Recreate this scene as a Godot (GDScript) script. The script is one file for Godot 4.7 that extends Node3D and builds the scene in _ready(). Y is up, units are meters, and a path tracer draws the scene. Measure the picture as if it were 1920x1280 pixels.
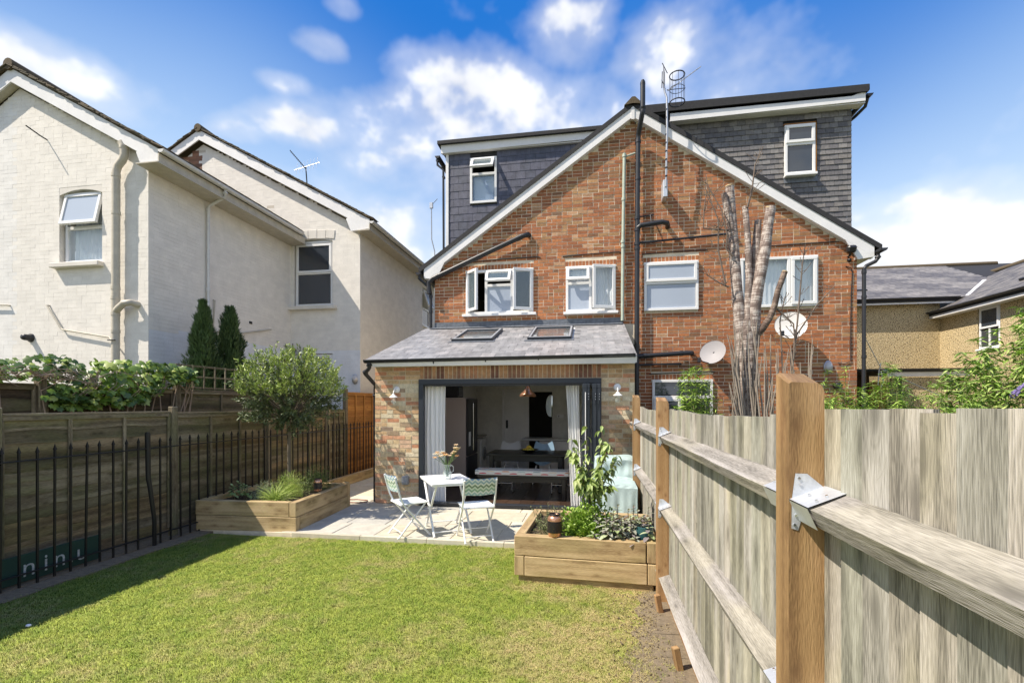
extends Node3D
# Rear gardens of a brick semi-detached pair. y is up, metres; the patio is y = 0, the house walls run along x, the fences along z.

var rng := RandomNumberGenerator.new()
var M := {}
var T := {}
const EYE := Vector3(0, 1.74, 0)

func lin(r: float, g: float, b: float, a := 1.0) -> Color:
	var c := Color(r, g, b).linear_to_srgb()
	c.a = a
	return c

func rf(a: float, b: float) -> float:
	return rng.randf_range(a, b)

# ---------------------------------------------------------------- mesh builder
class MB:
	var v := PackedVector3Array()
	var n := PackedVector3Array()
	var uv := PackedVector2Array()
	var ix := PackedInt32Array()
	var uo := Vector2.ZERO

	func tri(a: int, b: int, c: int) -> void:
		var g := (v[b] - v[a]).cross(v[c] - v[a])
		if g.dot(n[a] + n[b] + n[c]) > 0.0:
			ix.append_array(PackedInt32Array([a, c, b]))
		else:
			ix.append_array(PackedInt32Array([a, b, c]))

	func pt(p: Vector3, nn: Vector3, t := Vector2.ZERO) -> int:
		v.append(p)
		n.append(nn)
		uv.append(t)
		return v.size() - 1

	func face(pts: Array, hint: Vector3, uvs := []) -> void:   # flat convex polygon
		var nn: Vector3 = (pts[1] - pts[0]).cross(pts[2] - pts[0])
		if nn.length_squared() < 1e-14 and pts.size() > 3:
			nn = (pts[2] - pts[0]).cross(pts[3] - pts[0])
		nn = nn.normalized()
		if nn.dot(hint) < 0.0:
			nn = -nn
		var ax := nn.cross(Vector3.UP)
		ax = Vector3.RIGHT if ax.length() < 0.05 else ax.normalized()
		var ay := ax.cross(nn)
		var s := v.size()
		for k in pts.size():
			var p: Vector3 = pts[k]
			pt(p, nn, (uvs[k] if uvs.size() else Vector2(p.dot(ax), p.dot(ay))) + uo)
		for k in range(1, pts.size() - 1):
			tri(s, s + k, s + k + 1)

	func box(c: Vector3, s: Vector3, b := Basis(), skip := Vector3.ZERO) -> MB:   # UV v runs along the longest side
		var h := s * 0.5
		var big := s.max_axis_index()
		for ax in 3:
			var a1 := (ax + 1) % 3
			var a2 := (ax + 2) % 3
			if a1 == big:
				var q := a1
				a1 = a2
				a2 = q
			for sg in [-1.0, 1.0]:
				if skip[ax] == sg:
					continue
				var pts := []
				var uvs := []
				for q in [[-1, -1], [1, -1], [1, 1], [-1, 1]]:
					var p := Vector3.ZERO
					p[ax] = sg * h[ax]
					p[a1] = q[0] * h[a1]
					p[a2] = q[1] * h[a2]
					pts.append(c + b * p)
					uvs.append(Vector2(p[a1] + h[a1] + (s[a1] if sg > 0 else 0.0), p[a2] + h[a2]))
				var d := Vector3.ZERO
				d[ax] = sg
				face(pts, b * d, uvs)
		return self

	func cbox(c: Vector3, s: Vector3, ch: float, b := Basis()) -> MB:   # box with chamfered edges
		var h := s * 0.5
		var big := s.max_axis_index()
		for ax in 3:
			var a1 := (ax + 1) % 3
			var a2 := (ax + 2) % 3
			if a1 == big:
				var q := a1
				a1 = a2
				a2 = q
			for sg in [-1.0, 1.0]:
				var pts := []
				var uvs := []
				for q in [[-1, -1], [1, -1], [1, 1], [-1, 1]]:
					var p := Vector3.ZERO
					p[ax] = sg * h[ax]
					p[a1] = q[0] * (h[a1] - ch)
					p[a2] = q[1] * (h[a2] - ch)
					pts.append(c + b * p)
					uvs.append(Vector2(p[a1] + h[a1] + (s[a1] if sg > 0 else 0.0), p[a2] + h[a2]))
				var d := Vector3.ZERO
				d[ax] = sg
				face(pts, b * d, uvs)
			for sa in [-1.0, 1.0]:
				for sb in [-1.0, 1.0]:
					var pts := []
					var uvs := []
					for q in [[0, -1], [0, 1], [1, 1], [1, -1]]:
						var p := Vector3.ZERO
						p[ax] = q[1] * (h[ax] - ch)
						p[a1] = sa * (h[a1] - (ch if q[0] else 0.0))
						p[a2] = sb * (h[a2] - (0.0 if q[0] else ch))
						pts.append(c + b * p)
						uvs.append(Vector2(p[a1] + h[a1], p[a2] + h[a2] if big != ax else p[ax] + h[ax]))
					var d := Vector3.ZERO
					d[a1] = sa
					d[a2] = sb
					face(pts, b * d, uvs)
		for sx in [-1.0, 1.0]:
			for sy in [-1.0, 1.0]:
				for sz in [-1.0, 1.0]:
					var d := Vector3(sx, sy, sz)
					var q := [Vector3(sx * h.x, sy * (h.y - ch), sz * (h.z - ch)), Vector3(sx * (h.x - ch), sy * h.y, sz * (h.z - ch)), Vector3(sx * (h.x - ch), sy * (h.y - ch), sz * h.z)]
					face([c + b * q[0], c + b * q[1], c + b * q[2]], b * d)
		return self

	func bar(a: Vector3, b: Vector3, w: float, d: float, side := Vector3.ZERO) -> MB:   # square bar between two points
		var y := (b - a).normalized()
		var x := side
		if x == Vector3.ZERO:
			x = Vector3.RIGHT if absf(y.x) < 0.9 else Vector3.UP
		x = (x - y * x.dot(y)).normalized()
		return box((a + b) * 0.5, Vector3(w, (b - a).length(), d), Basis(x, y, x.cross(y)))

	func tube(pts: Array, rad, sides := 8, caps := true) -> MB:
		var s0 := v.size()
		var up := Vector3.ZERO
		var along := 0.0
		for k in pts.size():
			var p: Vector3 = pts[k]
			var d: Vector3 = (pts[mini(k + 1, pts.size() - 1)] - pts[maxi(k - 1, 0)]).normalized()
			if k == 0:
				up = Vector3.RIGHT if absf(d.x) < 0.9 else Vector3.UP
			else:
				along += (pts[k] - pts[k - 1]).length()
			up = (up - d * up.dot(d)).normalized()
			var w := d.cross(up)
			var r: float = rad[k] if rad is Array else rad
			for j in sides + 1:
				var a := TAU * j / sides
				var o := up * cos(a) + w * sin(a)
				pt(p + o * r, o, Vector2(TAU * r * j / sides, along) + uo)
			if k > 0:
				for j in sides:
					var q := s0 + (k - 1) * (sides + 1) + j
					tri(q, q + 1, q + sides + 1)
					tri(q + 1, q + sides + 2, q + sides + 1)
		if caps:
			for e in [0, pts.size() - 1]:
				var d: Vector3 = (pts[0] - pts[1] if e == 0 else pts[e] - pts[e - 1]).normalized()
				var cap := []
				for j in sides:
					cap.append(v[s0 + e * (sides + 1) + j])
				face(cap, d)
		return self

	func lathe(prof: Array, at: Transform3D, sides := 20) -> MB:   # prof: [radius, height] pairs
		var s0 := v.size()
		for k in prof.size():
			var p0: Array = prof[maxi(k - 1, 0)]
			var p1: Array = prof[mini(k + 1, prof.size() - 1)]
			var t := Vector2(p1[0] - p0[0], p1[1] - p0[1]).normalized()
			for j in sides + 1:
				var a := TAU * j / sides
				var o := Vector3(cos(a), 0, sin(a))
				pt(at * (o * prof[k][0] + Vector3.UP * prof[k][1]), (at.basis * (o * t.y - Vector3.UP * t.x)).normalized(), Vector2(float(j) / sides, float(k) / (prof.size() - 1)))
			if k > 0:
				for j in sides:
					var q := s0 + (k - 1) * (sides + 1) + j
					tri(q, q + 1, q + sides + 1)
					tri(q + 1, q + sides + 2, q + sides + 1)
		return self

	func prism(poly: Array, z0: float, z1: float, at := Transform3D()) -> MB:   # convex polygon of Vector2 pushed along z
		var c := Vector2.ZERO
		for p in poly:
			c += p / poly.size()
		var front := []
		var rear := []
		for p in poly:
			front.append(at * Vector3(p.x, p.y, maxf(z0, z1)))
			rear.append(at * Vector3(p.x, p.y, minf(z0, z1)))
		face(front, at.basis.z)
		face(rear, -at.basis.z)
		for k in poly.size():
			var j := (k + 1) % poly.size()
			var o: Vector2 = (poly[k] + poly[j]) * 0.5 - c
			var l: float = (poly[k] - poly[j]).length()
			var e: Vector2 = (poly[j] - poly[k]).orthogonal()
			if e.dot(o) < 0:
				e = -e
			var dz := absf(z1 - z0)
			face([front[k], front[j], rear[j], rear[k]], at.basis * Vector3(e.x, e.y, 0), [Vector2(0, 0), Vector2(l, 0), Vector2(l, dz), Vector2(0, dz)] if l < dz else [Vector2(0, 0), Vector2(0, l), Vector2(dz, l), Vector2(dz, 0)])
		return self

	func grid(nu: int, nv: int, f: Callable, flip := false) -> MB:   # smooth surface f(u, v) -> Vector3
		var s0 := v.size()
		for i in nu + 1:
			for j in nv + 1:
				var u := float(i) / nu
				var w := float(j) / nv
				var p: Vector3 = f.call(u, w)
				var du: Vector3 = f.call(minf(u + 0.01, 1.0), w) - f.call(maxf(u - 0.01, 0.0), w)
				var dv: Vector3 = f.call(u, minf(w + 0.01, 1.0)) - f.call(u, maxf(w - 0.01, 0.0))
				var nn := du.cross(dv).normalized()
				pt(p, -nn if flip else nn, Vector2(u, w))
		for i in nu:
			for j in nv:
				var q := s0 + i * (nv + 1) + j
				tri(q, q + 1, q + nv + 1)
				tri(q + 1, q + nv + 2, q + nv + 1)
		return self

	func mesh() -> ArrayMesh:
		var a := []
		a.resize(Mesh.ARRAY_MAX)
		a[Mesh.ARRAY_VERTEX] = v
		a[Mesh.ARRAY_NORMAL] = n
		a[Mesh.ARRAY_TEX_UV] = uv
		a[Mesh.ARRAY_INDEX] = ix
		var m := ArrayMesh.new()
		m.add_surface_from_arrays(Mesh.PRIMITIVE_TRIANGLES, a)
		return m

# ---------------------------------------------------------------- scene tree
func thing(called: String, label: String, category: String, group := "", at := Vector3.ZERO, turn := 0.0) -> Node3D:
	var o := Node3D.new()
	o.name = called
	add_child(o, true)
	o.position = at
	o.rotation.y = turn
	o.set_meta("label", label)
	o.set_meta("category", category)
	if group:
		o.set_meta("group", group)
	return o

func part(called: String, shape, m: Material, parent: Node, at := Transform3D()) -> MeshInstance3D:
	var o := MeshInstance3D.new()
	o.name = called
	o.mesh = shape.mesh() if shape is MB else shape
	o.material_override = m
	o.transform = at
	parent.add_child(o, true)
	return o

func struct(called: String, shape, m: Material) -> MeshInstance3D:
	var o := part(called, shape, m, self)
	o.set_meta("kind", "structure")
	return o

func solo(called: String, shape, m: Material, label: String, category: String, group := "", at := Transform3D()) -> MeshInstance3D:
	var o := part(called, shape, m, self, at)
	o.set_meta("label", label)
	o.set_meta("category", category)
	if group:
		o.set_meta("group", group)
	return o

func many(called: String, shape: Mesh, m: Material, xf: Array, cols: Array, parent: Node) -> MultiMeshInstance3D:
	var mm := MultiMesh.new()
	mm.transform_format = MultiMesh.TRANSFORM_3D
	mm.use_colors = true
	mm.mesh = shape
	mm.instance_count = xf.size()
	for k in xf.size():
		mm.set_instance_transform(k, xf[k])
		mm.set_instance_color(k, cols[k])
	var o := MultiMeshInstance3D.new()
	o.name = called
	o.multimesh = mm
	o.material_override = m
	parent.add_child(o, true)
	o.set_meta("kind", "stuff")
	return o

func B(c: Vector3, s: Vector3, b := Basis()) -> MB:
	return MB.new().box(c, s, b)

func CB(c: Vector3, s: Vector3, ch: float, b := Basis()) -> MB:
	return MB.new().cbox(c, s, ch, b)

# the n largest in view as pieces of their own, the rest joined; cols are palette numbers, pal the palette, key names the materials
func pieces(one: String, rest: String, shape: Mesh, key: String, base: StandardMaterial3D, xf: Array, ci: Array, pal: Array, n_own: int, parent: Node3D, jitter := 0.12) -> void:
	var order := range(xf.size())
	var inv := parent.transform
	var dist := []
	for k in xf.size():
		dist.append((inv * xf[k].origin).distance_squared_to(EYE))
	if xf.size() > n_own:
		order.sort_custom(func(a, b): return dist[a] < dist[b])
	var rx := []
	var rc := []
	for q in order.size():
		var k: int = order[q]
		if q < n_own:
			var nm := "%s_%d" % [key, ci[k]]
			if not M.has(nm):
				var m: StandardMaterial3D = base.duplicate()
				m.vertex_color_use_as_albedo = false
				m.albedo_color = pal[ci[k]].linear_to_srgb()
				M[nm] = m
			part(one, shape, M[nm], parent, xf[k])
		else:
			rx.append(xf[k])
			var c: Color = pal[ci[k]] * rf(1.0 - jitter, 1.0 + jitter)
			c.a = 1.0
			rc.append(c)
	if rx.size():
		many(rest, shape, base, rx, rc, parent)

# ---------------------------------------------------------------- textures
func noise(w: int, h: int, freq: float, sd: int, oct := 3, type := FastNoiseLite.TYPE_SIMPLEX_SMOOTH, warp := 0.0, seamless := false) -> Image:
	var f := FastNoiseLite.new()
	f.seed = sd
	f.noise_type = type
	f.frequency = freq
	f.fractal_octaves = oct
	if type == FastNoiseLite.TYPE_CELLULAR:
		f.cellular_return_type = FastNoiseLite.RETURN_DISTANCE
		f.fractal_type = FastNoiseLite.FRACTAL_NONE
	if warp > 0.0:
		f.domain_warp_enabled = true
		f.domain_warp_amplitude = warp
		f.domain_warp_frequency = freq * 0.7
	var im := f.get_seamless_image(w, h) if seamless else f.get_image(w, h)
	im.convert(Image.FORMAT_L8)
	return im

func stretched(w: int, h: int, w0: int, h0: int, freq: float, sd: int, oct := 3, warp := 0.0) -> PackedByteArray:
	var im := noise(w0, h0, freq, sd, oct, FastNoiseLite.TYPE_SIMPLEX_SMOOTH, warp)
	im.resize(w, h, Image.INTERPOLATE_CUBIC)
	return im.get_data()

func tex(im: Image) -> ImageTexture:
	return ImageTexture.create_from_image(im)

# boards: grain along v, stretched streaks, knots; colours are linear reflectances from dark to light, tint mixes in where a slow noise is high
func wood_texture(w: int, h: int, sd: int, dark: Color, mid: Color, light: Color, stain: Color, stain_amount: float, knots: int, sharp := 1.0, dirt := 0.35) -> Array:
	var a := stretched(w, h, w / 4, 10, 0.05, sd, 3, 6.0)
	var b := stretched(w, h, w, 14, 0.16, sd + 1, 2)
	var c := stretched(w, h, w, h / 8, 0.25, sd + 2, 2)
	var d := stretched(w, h, w / 16, h / 32, 0.06, sd + 3, 2)
	var e2 := stretched(w, h, w / 4, h / 16, 0.035, sd + 4, 4, 4.0)
	var out := PackedByteArray()
	out.resize(w * h * 3)
	var hgt := PackedByteArray()
	hgt.resize(w * h)
	var pal := PackedByteArray()
	pal.resize(256 * 3 * 8)
	for k in 256:
		var t := k / 255.0
		var q := dark.lerp(mid, t * 2.0) if t < 0.5 else mid.lerp(light, t * 2.0 - 1.0)
		for s in 8:
			var z := q.lerp(Color(stain.r * (0.4 + t), stain.g * (0.4 + t), stain.b * (0.4 + t)), stain_amount * s / 7.0)
			z = z.clamp().linear_to_srgb()
			pal[(s * 256 + k) * 3] = int(z.r * 255)
			pal[(s * 256 + k) * 3 + 1] = int(z.g * 255)
			pal[(s * 256 + k) * 3 + 2] = int(z.b * 255)
	for k in 26:   # drying cracks along the grain
		var x := rng.randi() % w
		var y0 := rng.randi() % (h / 2)
		for y in range(y0, mini(h / 2, y0 + 40 + rng.randi() % 160)):
			var i := y * w + clampi(x + int(1.5 * sin(y * 0.05)), 0, w - 1)
			b[i] = maxi(0, b[i] - int(110 * sharp))
	var kn := []
	for k in knots:
		kn.append([rf(0, w), rf(0, h * 0.5), rf(0.008, 0.02) * w])
	var knot := PackedByteArray()
	knot.resize(w * h)
	knot.fill(255)
	for q in kn:
		var r: float = q[2]
		for y in range(maxi(0, int(q[1] - r * 5)), mini(h / 2, int(q[1] + r * 5))):
			for x in range(maxi(0, int(q[0] - r * 3)), mini(w, int(q[0] + r * 3))):
				var e := Vector2((x - q[0]) / r, (y - q[1]) / r * 0.62)
				var l := e.length()
				if l < 1.0:
					knot[y * w + x] = int(40 + 90 * l * l)
				elif l < 3.0:
					var rr := 150.0 + 105.0 * minf(1.0, (l - 1.0) * 0.55) - 50.0 * maxf(0.0, sin(l * 9.0)) * (3.0 - l) * 0.5
					knot[y * w + x] = int(clampf(rr, 60.0, 255.0))
	for y in h / 2:
		var o := (h - 1 - y) * w
		for x in w:
			var k := y * w + x
			var t := (a[k] - 128) * 0.6 + (b[k] - 128) * 0.4 * sharp + (c[k] - 128) * 0.75 * sharp + (e2[k] - 128) * dirt + 128.0
			var kk := knot[k]
			if kk < 255:
				t = t * kk / 255.0
			var i := clampi(int(t), 0, 255)
			var p := (256 * clampi((d[k] - 105) / 10, 0, 7) + i) * 3
			var m := o + x
			hgt[k] = i
			hgt[m] = i
			for e in 3:
				out[k * 3 + e] = pal[p + e]
				out[m * 3 + e] = pal[p + e]
	return [tex(Image.create_from_data(w, h, false, Image.FORMAT_RGB8, out)), tex(Image.create_from_data(w, h, false, Image.FORMAT_L8, hgt))]

# grey mottle: low..high, from noise images multiplied
func mottle(size: int, layers: Array, low: float, high: float) -> ImageTexture:
	var acc := PackedFloat32Array()
	acc.resize(size * size)
	var tot := 0.0
	for l in layers:   # [freq, weight, seed, octaves, type]
		var im := noise(size, size, l[0], l[2], l[3], l[4] if l.size() > 4 else FastNoiseLite.TYPE_SIMPLEX_SMOOTH, 0.0, true)
		var d := im.get_data()
		tot += l[1]
		for k in size * size:
			acc[k] += d[k] * l[1]
	var out := PackedByteArray()
	out.resize(size * size)
	var lut := PackedByteArray()
	for k in 256:
		lut.append(int(255.0 * Color(lerpf(low, high, k / 255.0), 0, 0).linear_to_srgb().r))
	for k in size * size:
		out[k] = lut[int(255.0 * clampf((acc[k] / tot / 255.0 - 0.5) * 1.5 + 0.5, 0, 1))]
	return tex(Image.create_from_data(size, size, false, Image.FORMAT_L8, out))

func mat(c: Color, rough := 0.8, t: Texture2D = null, bump: Texture2D = null, bump_cm := 0.0, tri := 0.0, metal := 0.0) -> StandardMaterial3D:
	var m := StandardMaterial3D.new()
	m.albedo_color = c
	m.roughness = rough
	m.metallic = metal
	m.albedo_texture = t
	if bump:
		m.heightmap_enabled = true
		m.heightmap_texture = bump
		m.heightmap_scale = bump_cm
	if tri > 0.0:
		m.uv1_triplanar = true
		m.uv1_world_triplanar = true
		m.uv1_scale = Vector3.ONE / tri
	return m

func tinted(m: StandardMaterial3D, c: Color) -> StandardMaterial3D:
	var k: StandardMaterial3D = m.duplicate()
	k.albedo_color = c
	return k

func leafy(c: Color, through: Color, rough := 0.5) -> StandardMaterial3D:
	var m := mat(c, rough)
	m.vertex_color_use_as_albedo = true
	m.backlight_enabled = true
	m.backlight = through
	m.cull_mode = BaseMaterial3D.CULL_DISABLED
	return m

# ---------------------------------------------------------------- sky
func blob(d: Vector3, c: Vector3, wide: float, tall: float) -> float:
	var a := atan2(d.x, -d.z) - atan2(c.x, -c.z)
	a = wrapf(a, -PI, PI)
	var e := asin(clampf(d.y, -1, 1)) - asin(clampf(c.y, -1, 1))
	return maxf(0.0, 1.0 - sqrt(a * a / (wide * wide) + e * e / (tall * tall)))

func make_sky() -> ImageTexture:
	var w := 2048
	var h := 1024
	var f := FastNoiseLite.new()
	f.seed = 11
	f.frequency = 1.0
	f.fractal_octaves = 6
	f.fractal_gain = 0.55
	var g := FastNoiseLite.new()
	g.seed = 5
	g.frequency = 1.0
	g.fractal_octaves = 2
	# clouds: azimuth from -z towards +x and elevation in degrees, half width, half height, weight (below 0: clear air)
	var cl := [[-12.5, 32.0, 13.0, 4.4, 1.2], [-11.0, 28.5, 18.0, 6.5, 1.0], [-20.0, 35.0, 6.7, 2.4, 0.95], [-2.8, 37.8, 5.2, 3.4, 1.0], [8.2, 35.2, 5.2, 3.4, 1.0], [-31.4, 35.0, 4.2, 1.3, 0.9], [-28.9, 38.2, 2.6, 1.0, 0.7], [-35.7, 31.5, 3.2, 1.0, 0.7], [-33.0, 28.2, 5.0, 1.8, 0.9], [-39.7, 26.5, 3.2, 1.3, 0.6],
		[-54.1, 27.0, 5.2, 2.6, 1.1], [-19.0, 27.0, 9.0, 3.0, 0.6], [-26.0, 17.0, 30.0, 6.5, 0.85], [32.0, 11.0, 21.0, 6.0, 2.0], [13.0, 13.0, 12.9, 3.0, 1.1], [52.0, 13.0, 14.0, 6.0, 1.3], [17.0, 32.0, 11.0, 4.5, 0.68], [-47.0, 33.0, 10.0, 5.0, -0.5], [-36.0, 34.0, 3.0, 2.0, -0.2], [28.0, 28.0, 12.0, 6.0, -0.25],
		[110, 40, 30, 14, 0.8], [160, 30, 36, 14, 0.9], [-130, 36, 34, 16, 0.9], [60, 62, 40, 12, 0.7], [-100, 64, 60, 12, 0.8], [170, 70, 80, 10, 0.7], [-80, 14, 40, 12, 0.5], [100, 12, 40, 12, 0.7], [-150, 10, 50, 11, 0.6]]
	var out := PackedFloat32Array()
	out.resize(w * h * 3)
	for y in h:
		var el := PI * (0.5 - (y + 0.5) / h)
		var ce := cos(el)
		var deg := rad_to_deg(el)
		var near := []
		for c in cl:
			if absf(deg - c[1]) < c[3] * 1.5:
				near.append(c)
		for x in w:
			var q := (y * w + x) * 3
			if deg < -1.0:
				out[q] = 0.22
				out[q + 1] = 0.24
				out[q + 2] = 0.2
				continue
			var az := wrapf(TAU * (x + 0.5) / w, -PI, PI)
			var d := Vector3(sin(az) * ce, sin(el), -cos(az) * ce)
			var azd := rad_to_deg(az)
			# clear air: pale near the horizon, deep overhead
			var t := smoothstep(7.0, 42.0, deg + 6.0 * g.get_noise_3dv(d * 1.3))
			var r := lerpf(0.64, 0.014, pow(t, 0.56))
			var gg := lerpf(0.67, 0.125, pow(t, 0.74))
			var b := lerpf(0.72, 0.43, t)
			var k := 0.0
			for c in near:
				var da: float = wrapf(azd - c[0], -180.0, 180.0) / c[2]
				var de: float = (deg - c[1]) / c[3]
				var s := 1.5 - sqrt(da * da + de * de)
				if s > 0.0:
					k = maxf(k, minf(s, 1.0) * c[4]) if c[4] > 0.0 else k + minf(s, 1.0) * c[4]
			var p := Vector3(d.x, d.y * 1.5, d.z)
			var n := f.get_noise_3dv(p * 4.2 + Vector3(0.0, g.get_noise_3dv(p * 2.0) * 0.4, 0.0))
			var m := f.get_noise_3dv(p * 11.0 + Vector3(7, 2, 5))
			var dens := clampf((n * 1.0 + m * 0.5 + k * 1.1 - 0.55) * 1.3, 0.0, 1.0)
			dens = dens * dens * (3.0 - 2.0 * dens) * 0.96
			dens = maxf(dens, clampf(k * 0.56 + n * 0.40 + m * 0.14 - 0.08, 0.0, 0.78))
			var wht := 0.655 + 0.11 * f.get_noise_3dv(p * 6.0 + Vector3(3, 1, 2)) + 0.05 * m
			out[q] = lerpf(r, wht * 0.985, dens)
			out[q + 1] = lerpf(gg, wht, dens)
			out[q + 2] = lerpf(b, wht * 1.04, dens)
	return tex(Image.create_from_data(w, h, false, Image.FORMAT_RGBF, out.to_byte_array()))

func set_the_air() -> void:
	var cam := Camera3D.new()
	cam.name = "camera"
	cam.position = EYE
	cam.rotation.y = atan(148.0 / 890.0)
	cam.projection = Camera3D.PROJECTION_FRUSTUM
	cam.keep_aspect = Camera3D.KEEP_HEIGHT
	cam.near = 0.05
	cam.far = 600.0
	cam.size = 0.05 * 1280.0 / 890.0
	cam.frustum_offset = Vector2(0, 0.05 * 118.0 / 890.0)
	add_child(cam)
	cam.current = true
	var e := Environment.new()
	e.background_mode = Environment.BG_SKY
	var sky := Sky.new()
	var pan := PanoramaSkyMaterial.new()
	pan.panorama = make_sky()
	sky.sky_material = pan
	e.sky = sky
	e.background_energy_multiplier = 1.0
	e.tonemap_mode = Environment.TONE_MAPPER_LINEAR
	e.tonemap_exposure = 1.6
	e.sdfgi_enabled = true
	e.ssao_enabled = true
	e.ssil_enabled = true
	var we := WorldEnvironment.new()
	we.name = "air"
	we.environment = e
	add_child(we)
	var sun := DirectionalLight3D.new()
	sun.name = "sun"
	sun.light_energy = 1.5
	sun.light_color = Color(1.0, 0.955, 0.89)
	sun.light_angular_distance = 0.5
	sun.shadow_enabled = true
	add_child(sun)
	sun.look_at_from_position(Vector3(-7.0, 10, 3.5), Vector3.ZERO)

# ---------------------------------------------------------------- materials
func make_materials() -> void:
	var wg := wood_texture(1024, 1024, 21, Color(0.14, 0.135, 0.115), Color(0.36, 0.345, 0.305), Color(0.54, 0.525, 0.485), Color(0.40, 0.38, 0.27), 0.5, 18, 0.9, 0.75)
	M.grey_wood = mat(Color.WHITE, 0.85, wg[0], wg[1], 0.35)
	M.grey_wood.uv1_scale = Vector3(1.0, 0.5, 1)
	M.rail_wood = tinted(M.grey_wood, Color(0.90, 0.89, 0.90))
	var wp := wood_texture(512, 1024, 31, Color(0.24, 0.13, 0.055), Color(0.42, 0.27, 0.13), Color(0.54, 0.38, 0.21), Color(0.28, 0.19, 0.08), 0.5, 9, 0.6)
	M.post_wood = mat(Color.WHITE, 0.8, wp[0], wp[1], 0.25)
	M.post_wood.albedo_color = Color(0.93, 0.90, 0.87)
	M.post_wood.uv1_scale = Vector3(1.6, 0.7, 1)
	var ws := wood_texture(1024, 1024, 41, Color(0.23, 0.15, 0.07), Color(0.46, 0.335, 0.175), Color(0.58, 0.45, 0.26), Color(0.30, 0.235, 0.095), 0.5, 26, 0.7, 0.6)
	M.sleeper = mat(Color.WHITE, 0.82, ws[0], ws[1], 0.22)
	M.sleeper.uv1_scale = Vector3(0.9, 0.6, 1)
	var wd := wood_texture(512, 1024, 51, Color(0.075, 0.058, 0.036), Color(0.19, 0.155, 0.10), Color(0.34, 0.29, 0.20), Color(0.14, 0.145, 0.06), 0.5, 10, 0.9, 0.6)
	M.slat = mat(Color.WHITE, 0.88, wd[0], wd[1], 0.3)
	M.slat.uv1_scale = Vector3(1.5, 0.5, 1)
	M.slat_dark = tinted(M.slat, Color(0.62, 0.58, 0.56))
	M.slat_brown = mat(Color(1.0, 0.86, 0.62), 0.85, wp[0], wp[1], 0.3)
	M.slat_brown.uv1_scale = Vector3(1.5, 0.5, 1)
	M.slat_tone = [M.slat, tinted(M.slat, Color(0.9, 0.92, 0.88)), tinted(M.slat, Color(1.0, 0.95, 0.88)), tinted(M.slat, Color(0.84, 0.84, 0.8))]
	M.board_tone = [tinted(M.grey_wood, Color(0.96, 0.955, 0.95)), tinted(M.grey_wood, Color(0.92, 0.93, 0.90)), tinted(M.grey_wood, Color(0.97, 0.95, 0.93)), tinted(M.grey_wood, Color(0.86, 0.86, 0.84))]
	# masonry
	T.speck = mottle(512, [[0.012, 1.0, 3, 3], [0.05, 0.9, 4, 3], [0.22, 0.8, 5, 2]], 0.42, 1.0)
	T.grit = mottle(512, [[0.06, 0.7, 8, 3], [0.3, 1.0, 9, 2]], 0.55, 1.0)
	T.soft = mottle(512, [[0.006, 1.0, 13, 4], [0.03, 0.6, 14, 3], [0.2, 0.25, 15, 2]], 0.74, 1.0)
	T.faint = mottle(512, [[0.006, 1.0, 23, 4], [0.05, 0.5, 24, 3]], 0.88, 1.0)
	T.cloudy = mottle(512, [[0.008, 1.0, 17, 5], [0.04, 0.5, 18, 3]], 0.5, 1.0)
	M.brick = mat(Color.WHITE, 0.9, T.speck, T.grit, 0.25, 0.55)
	M.brick.vertex_color_use_as_albedo = true
	M.mortar = mat(lin(0.80, 0.70, 0.54), 0.95, T.soft, T.grit, 0.2, 0.6)
	M.mortar_buff = mat(lin(0.74, 0.63, 0.45), 0.95, T.soft, T.grit, 0.2, 0.6)
	M.paint = mat(Color.WHITE, 0.75, T.faint, T.grit, 0.22, 1.3)
	M.paint.vertex_color_use_as_albedo = true
	M.paint_wall = mat(lin(0.74, 0.70, 0.63), 0.75, T.faint, T.grit, 0.2, 1.3)
	M.paint_white = mat(lin(0.78, 0.785, 0.80), 0.7, T.faint, T.grit, 0.2, 1.1)
	var pim := noise(512, 512, 0.075, 61, 1, FastNoiseLite.TYPE_CELLULAR, 0.0, true)
	var pd := pim.get_data()
	var pc := noise(512, 512, 0.06, 62, 3, FastNoiseLite.TYPE_SIMPLEX_SMOOTH, 0.0, true).get_data()
	var po := PackedByteArray()
	po.resize(512 * 512 * 3)
	for k in 512 * 512:
		var t := 1.0 - smoothstep(90.0, 200.0, pd[k])
		var q := lin(0.10, 0.075, 0.04).lerp(lin(0.50, 0.385, 0.20).lerp(lin(0.66, 0.56, 0.36), clampf((pc[k] - 110) / 60.0, 0, 1)), t)
		po[k * 3] = int(q.r * 255)
		po[k * 3 + 1] = int(q.g * 255)
		po[k * 3 + 2] = int(q.b * 255)
	for k in 512 * 512:
		pd[k] = 255 - pd[k]
	T.pebble_h = tex(Image.create_from_data(512, 512, false, Image.FORMAT_L8, pd))
	M.pebbledash = mat(Color(1, 1, 1), 0.9, tex(Image.create_from_data(512, 512, false, Image.FORMAT_RGB8, po)), T.pebble_h, 0.8, 1.25)
	M.slate = mat(Color.WHITE, 0.55, T.cloudy, T.grit, 0.12, 0.9)
	M.slate.vertex_color_use_as_albedo = true
	M.tile = mat(Color.WHITE, 0.85, T.speck, T.grit, 0.3, 0.5)
	M.tile.vertex_color_use_as_albedo = true
	M.roof_dark = mat(lin(0.035, 0.035, 0.038), 0.8, T.speck, T.grit, 0.3, 0.6)
	M.moss = mat(lin(0.15, 0.115, 0.07), 0.95, T.speck, T.grit, 0.6, 0.35)
	M.flag = mat(Color.WHITE, 0.85, T.soft, T.grit, 0.12, 0.8)
	M.flag.vertex_color_use_as_albedo = true
	M.soil = mat(lin(0.055, 0.038, 0.024), 1.0, T.speck, T.grit, 1.5, 0.4)
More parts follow.
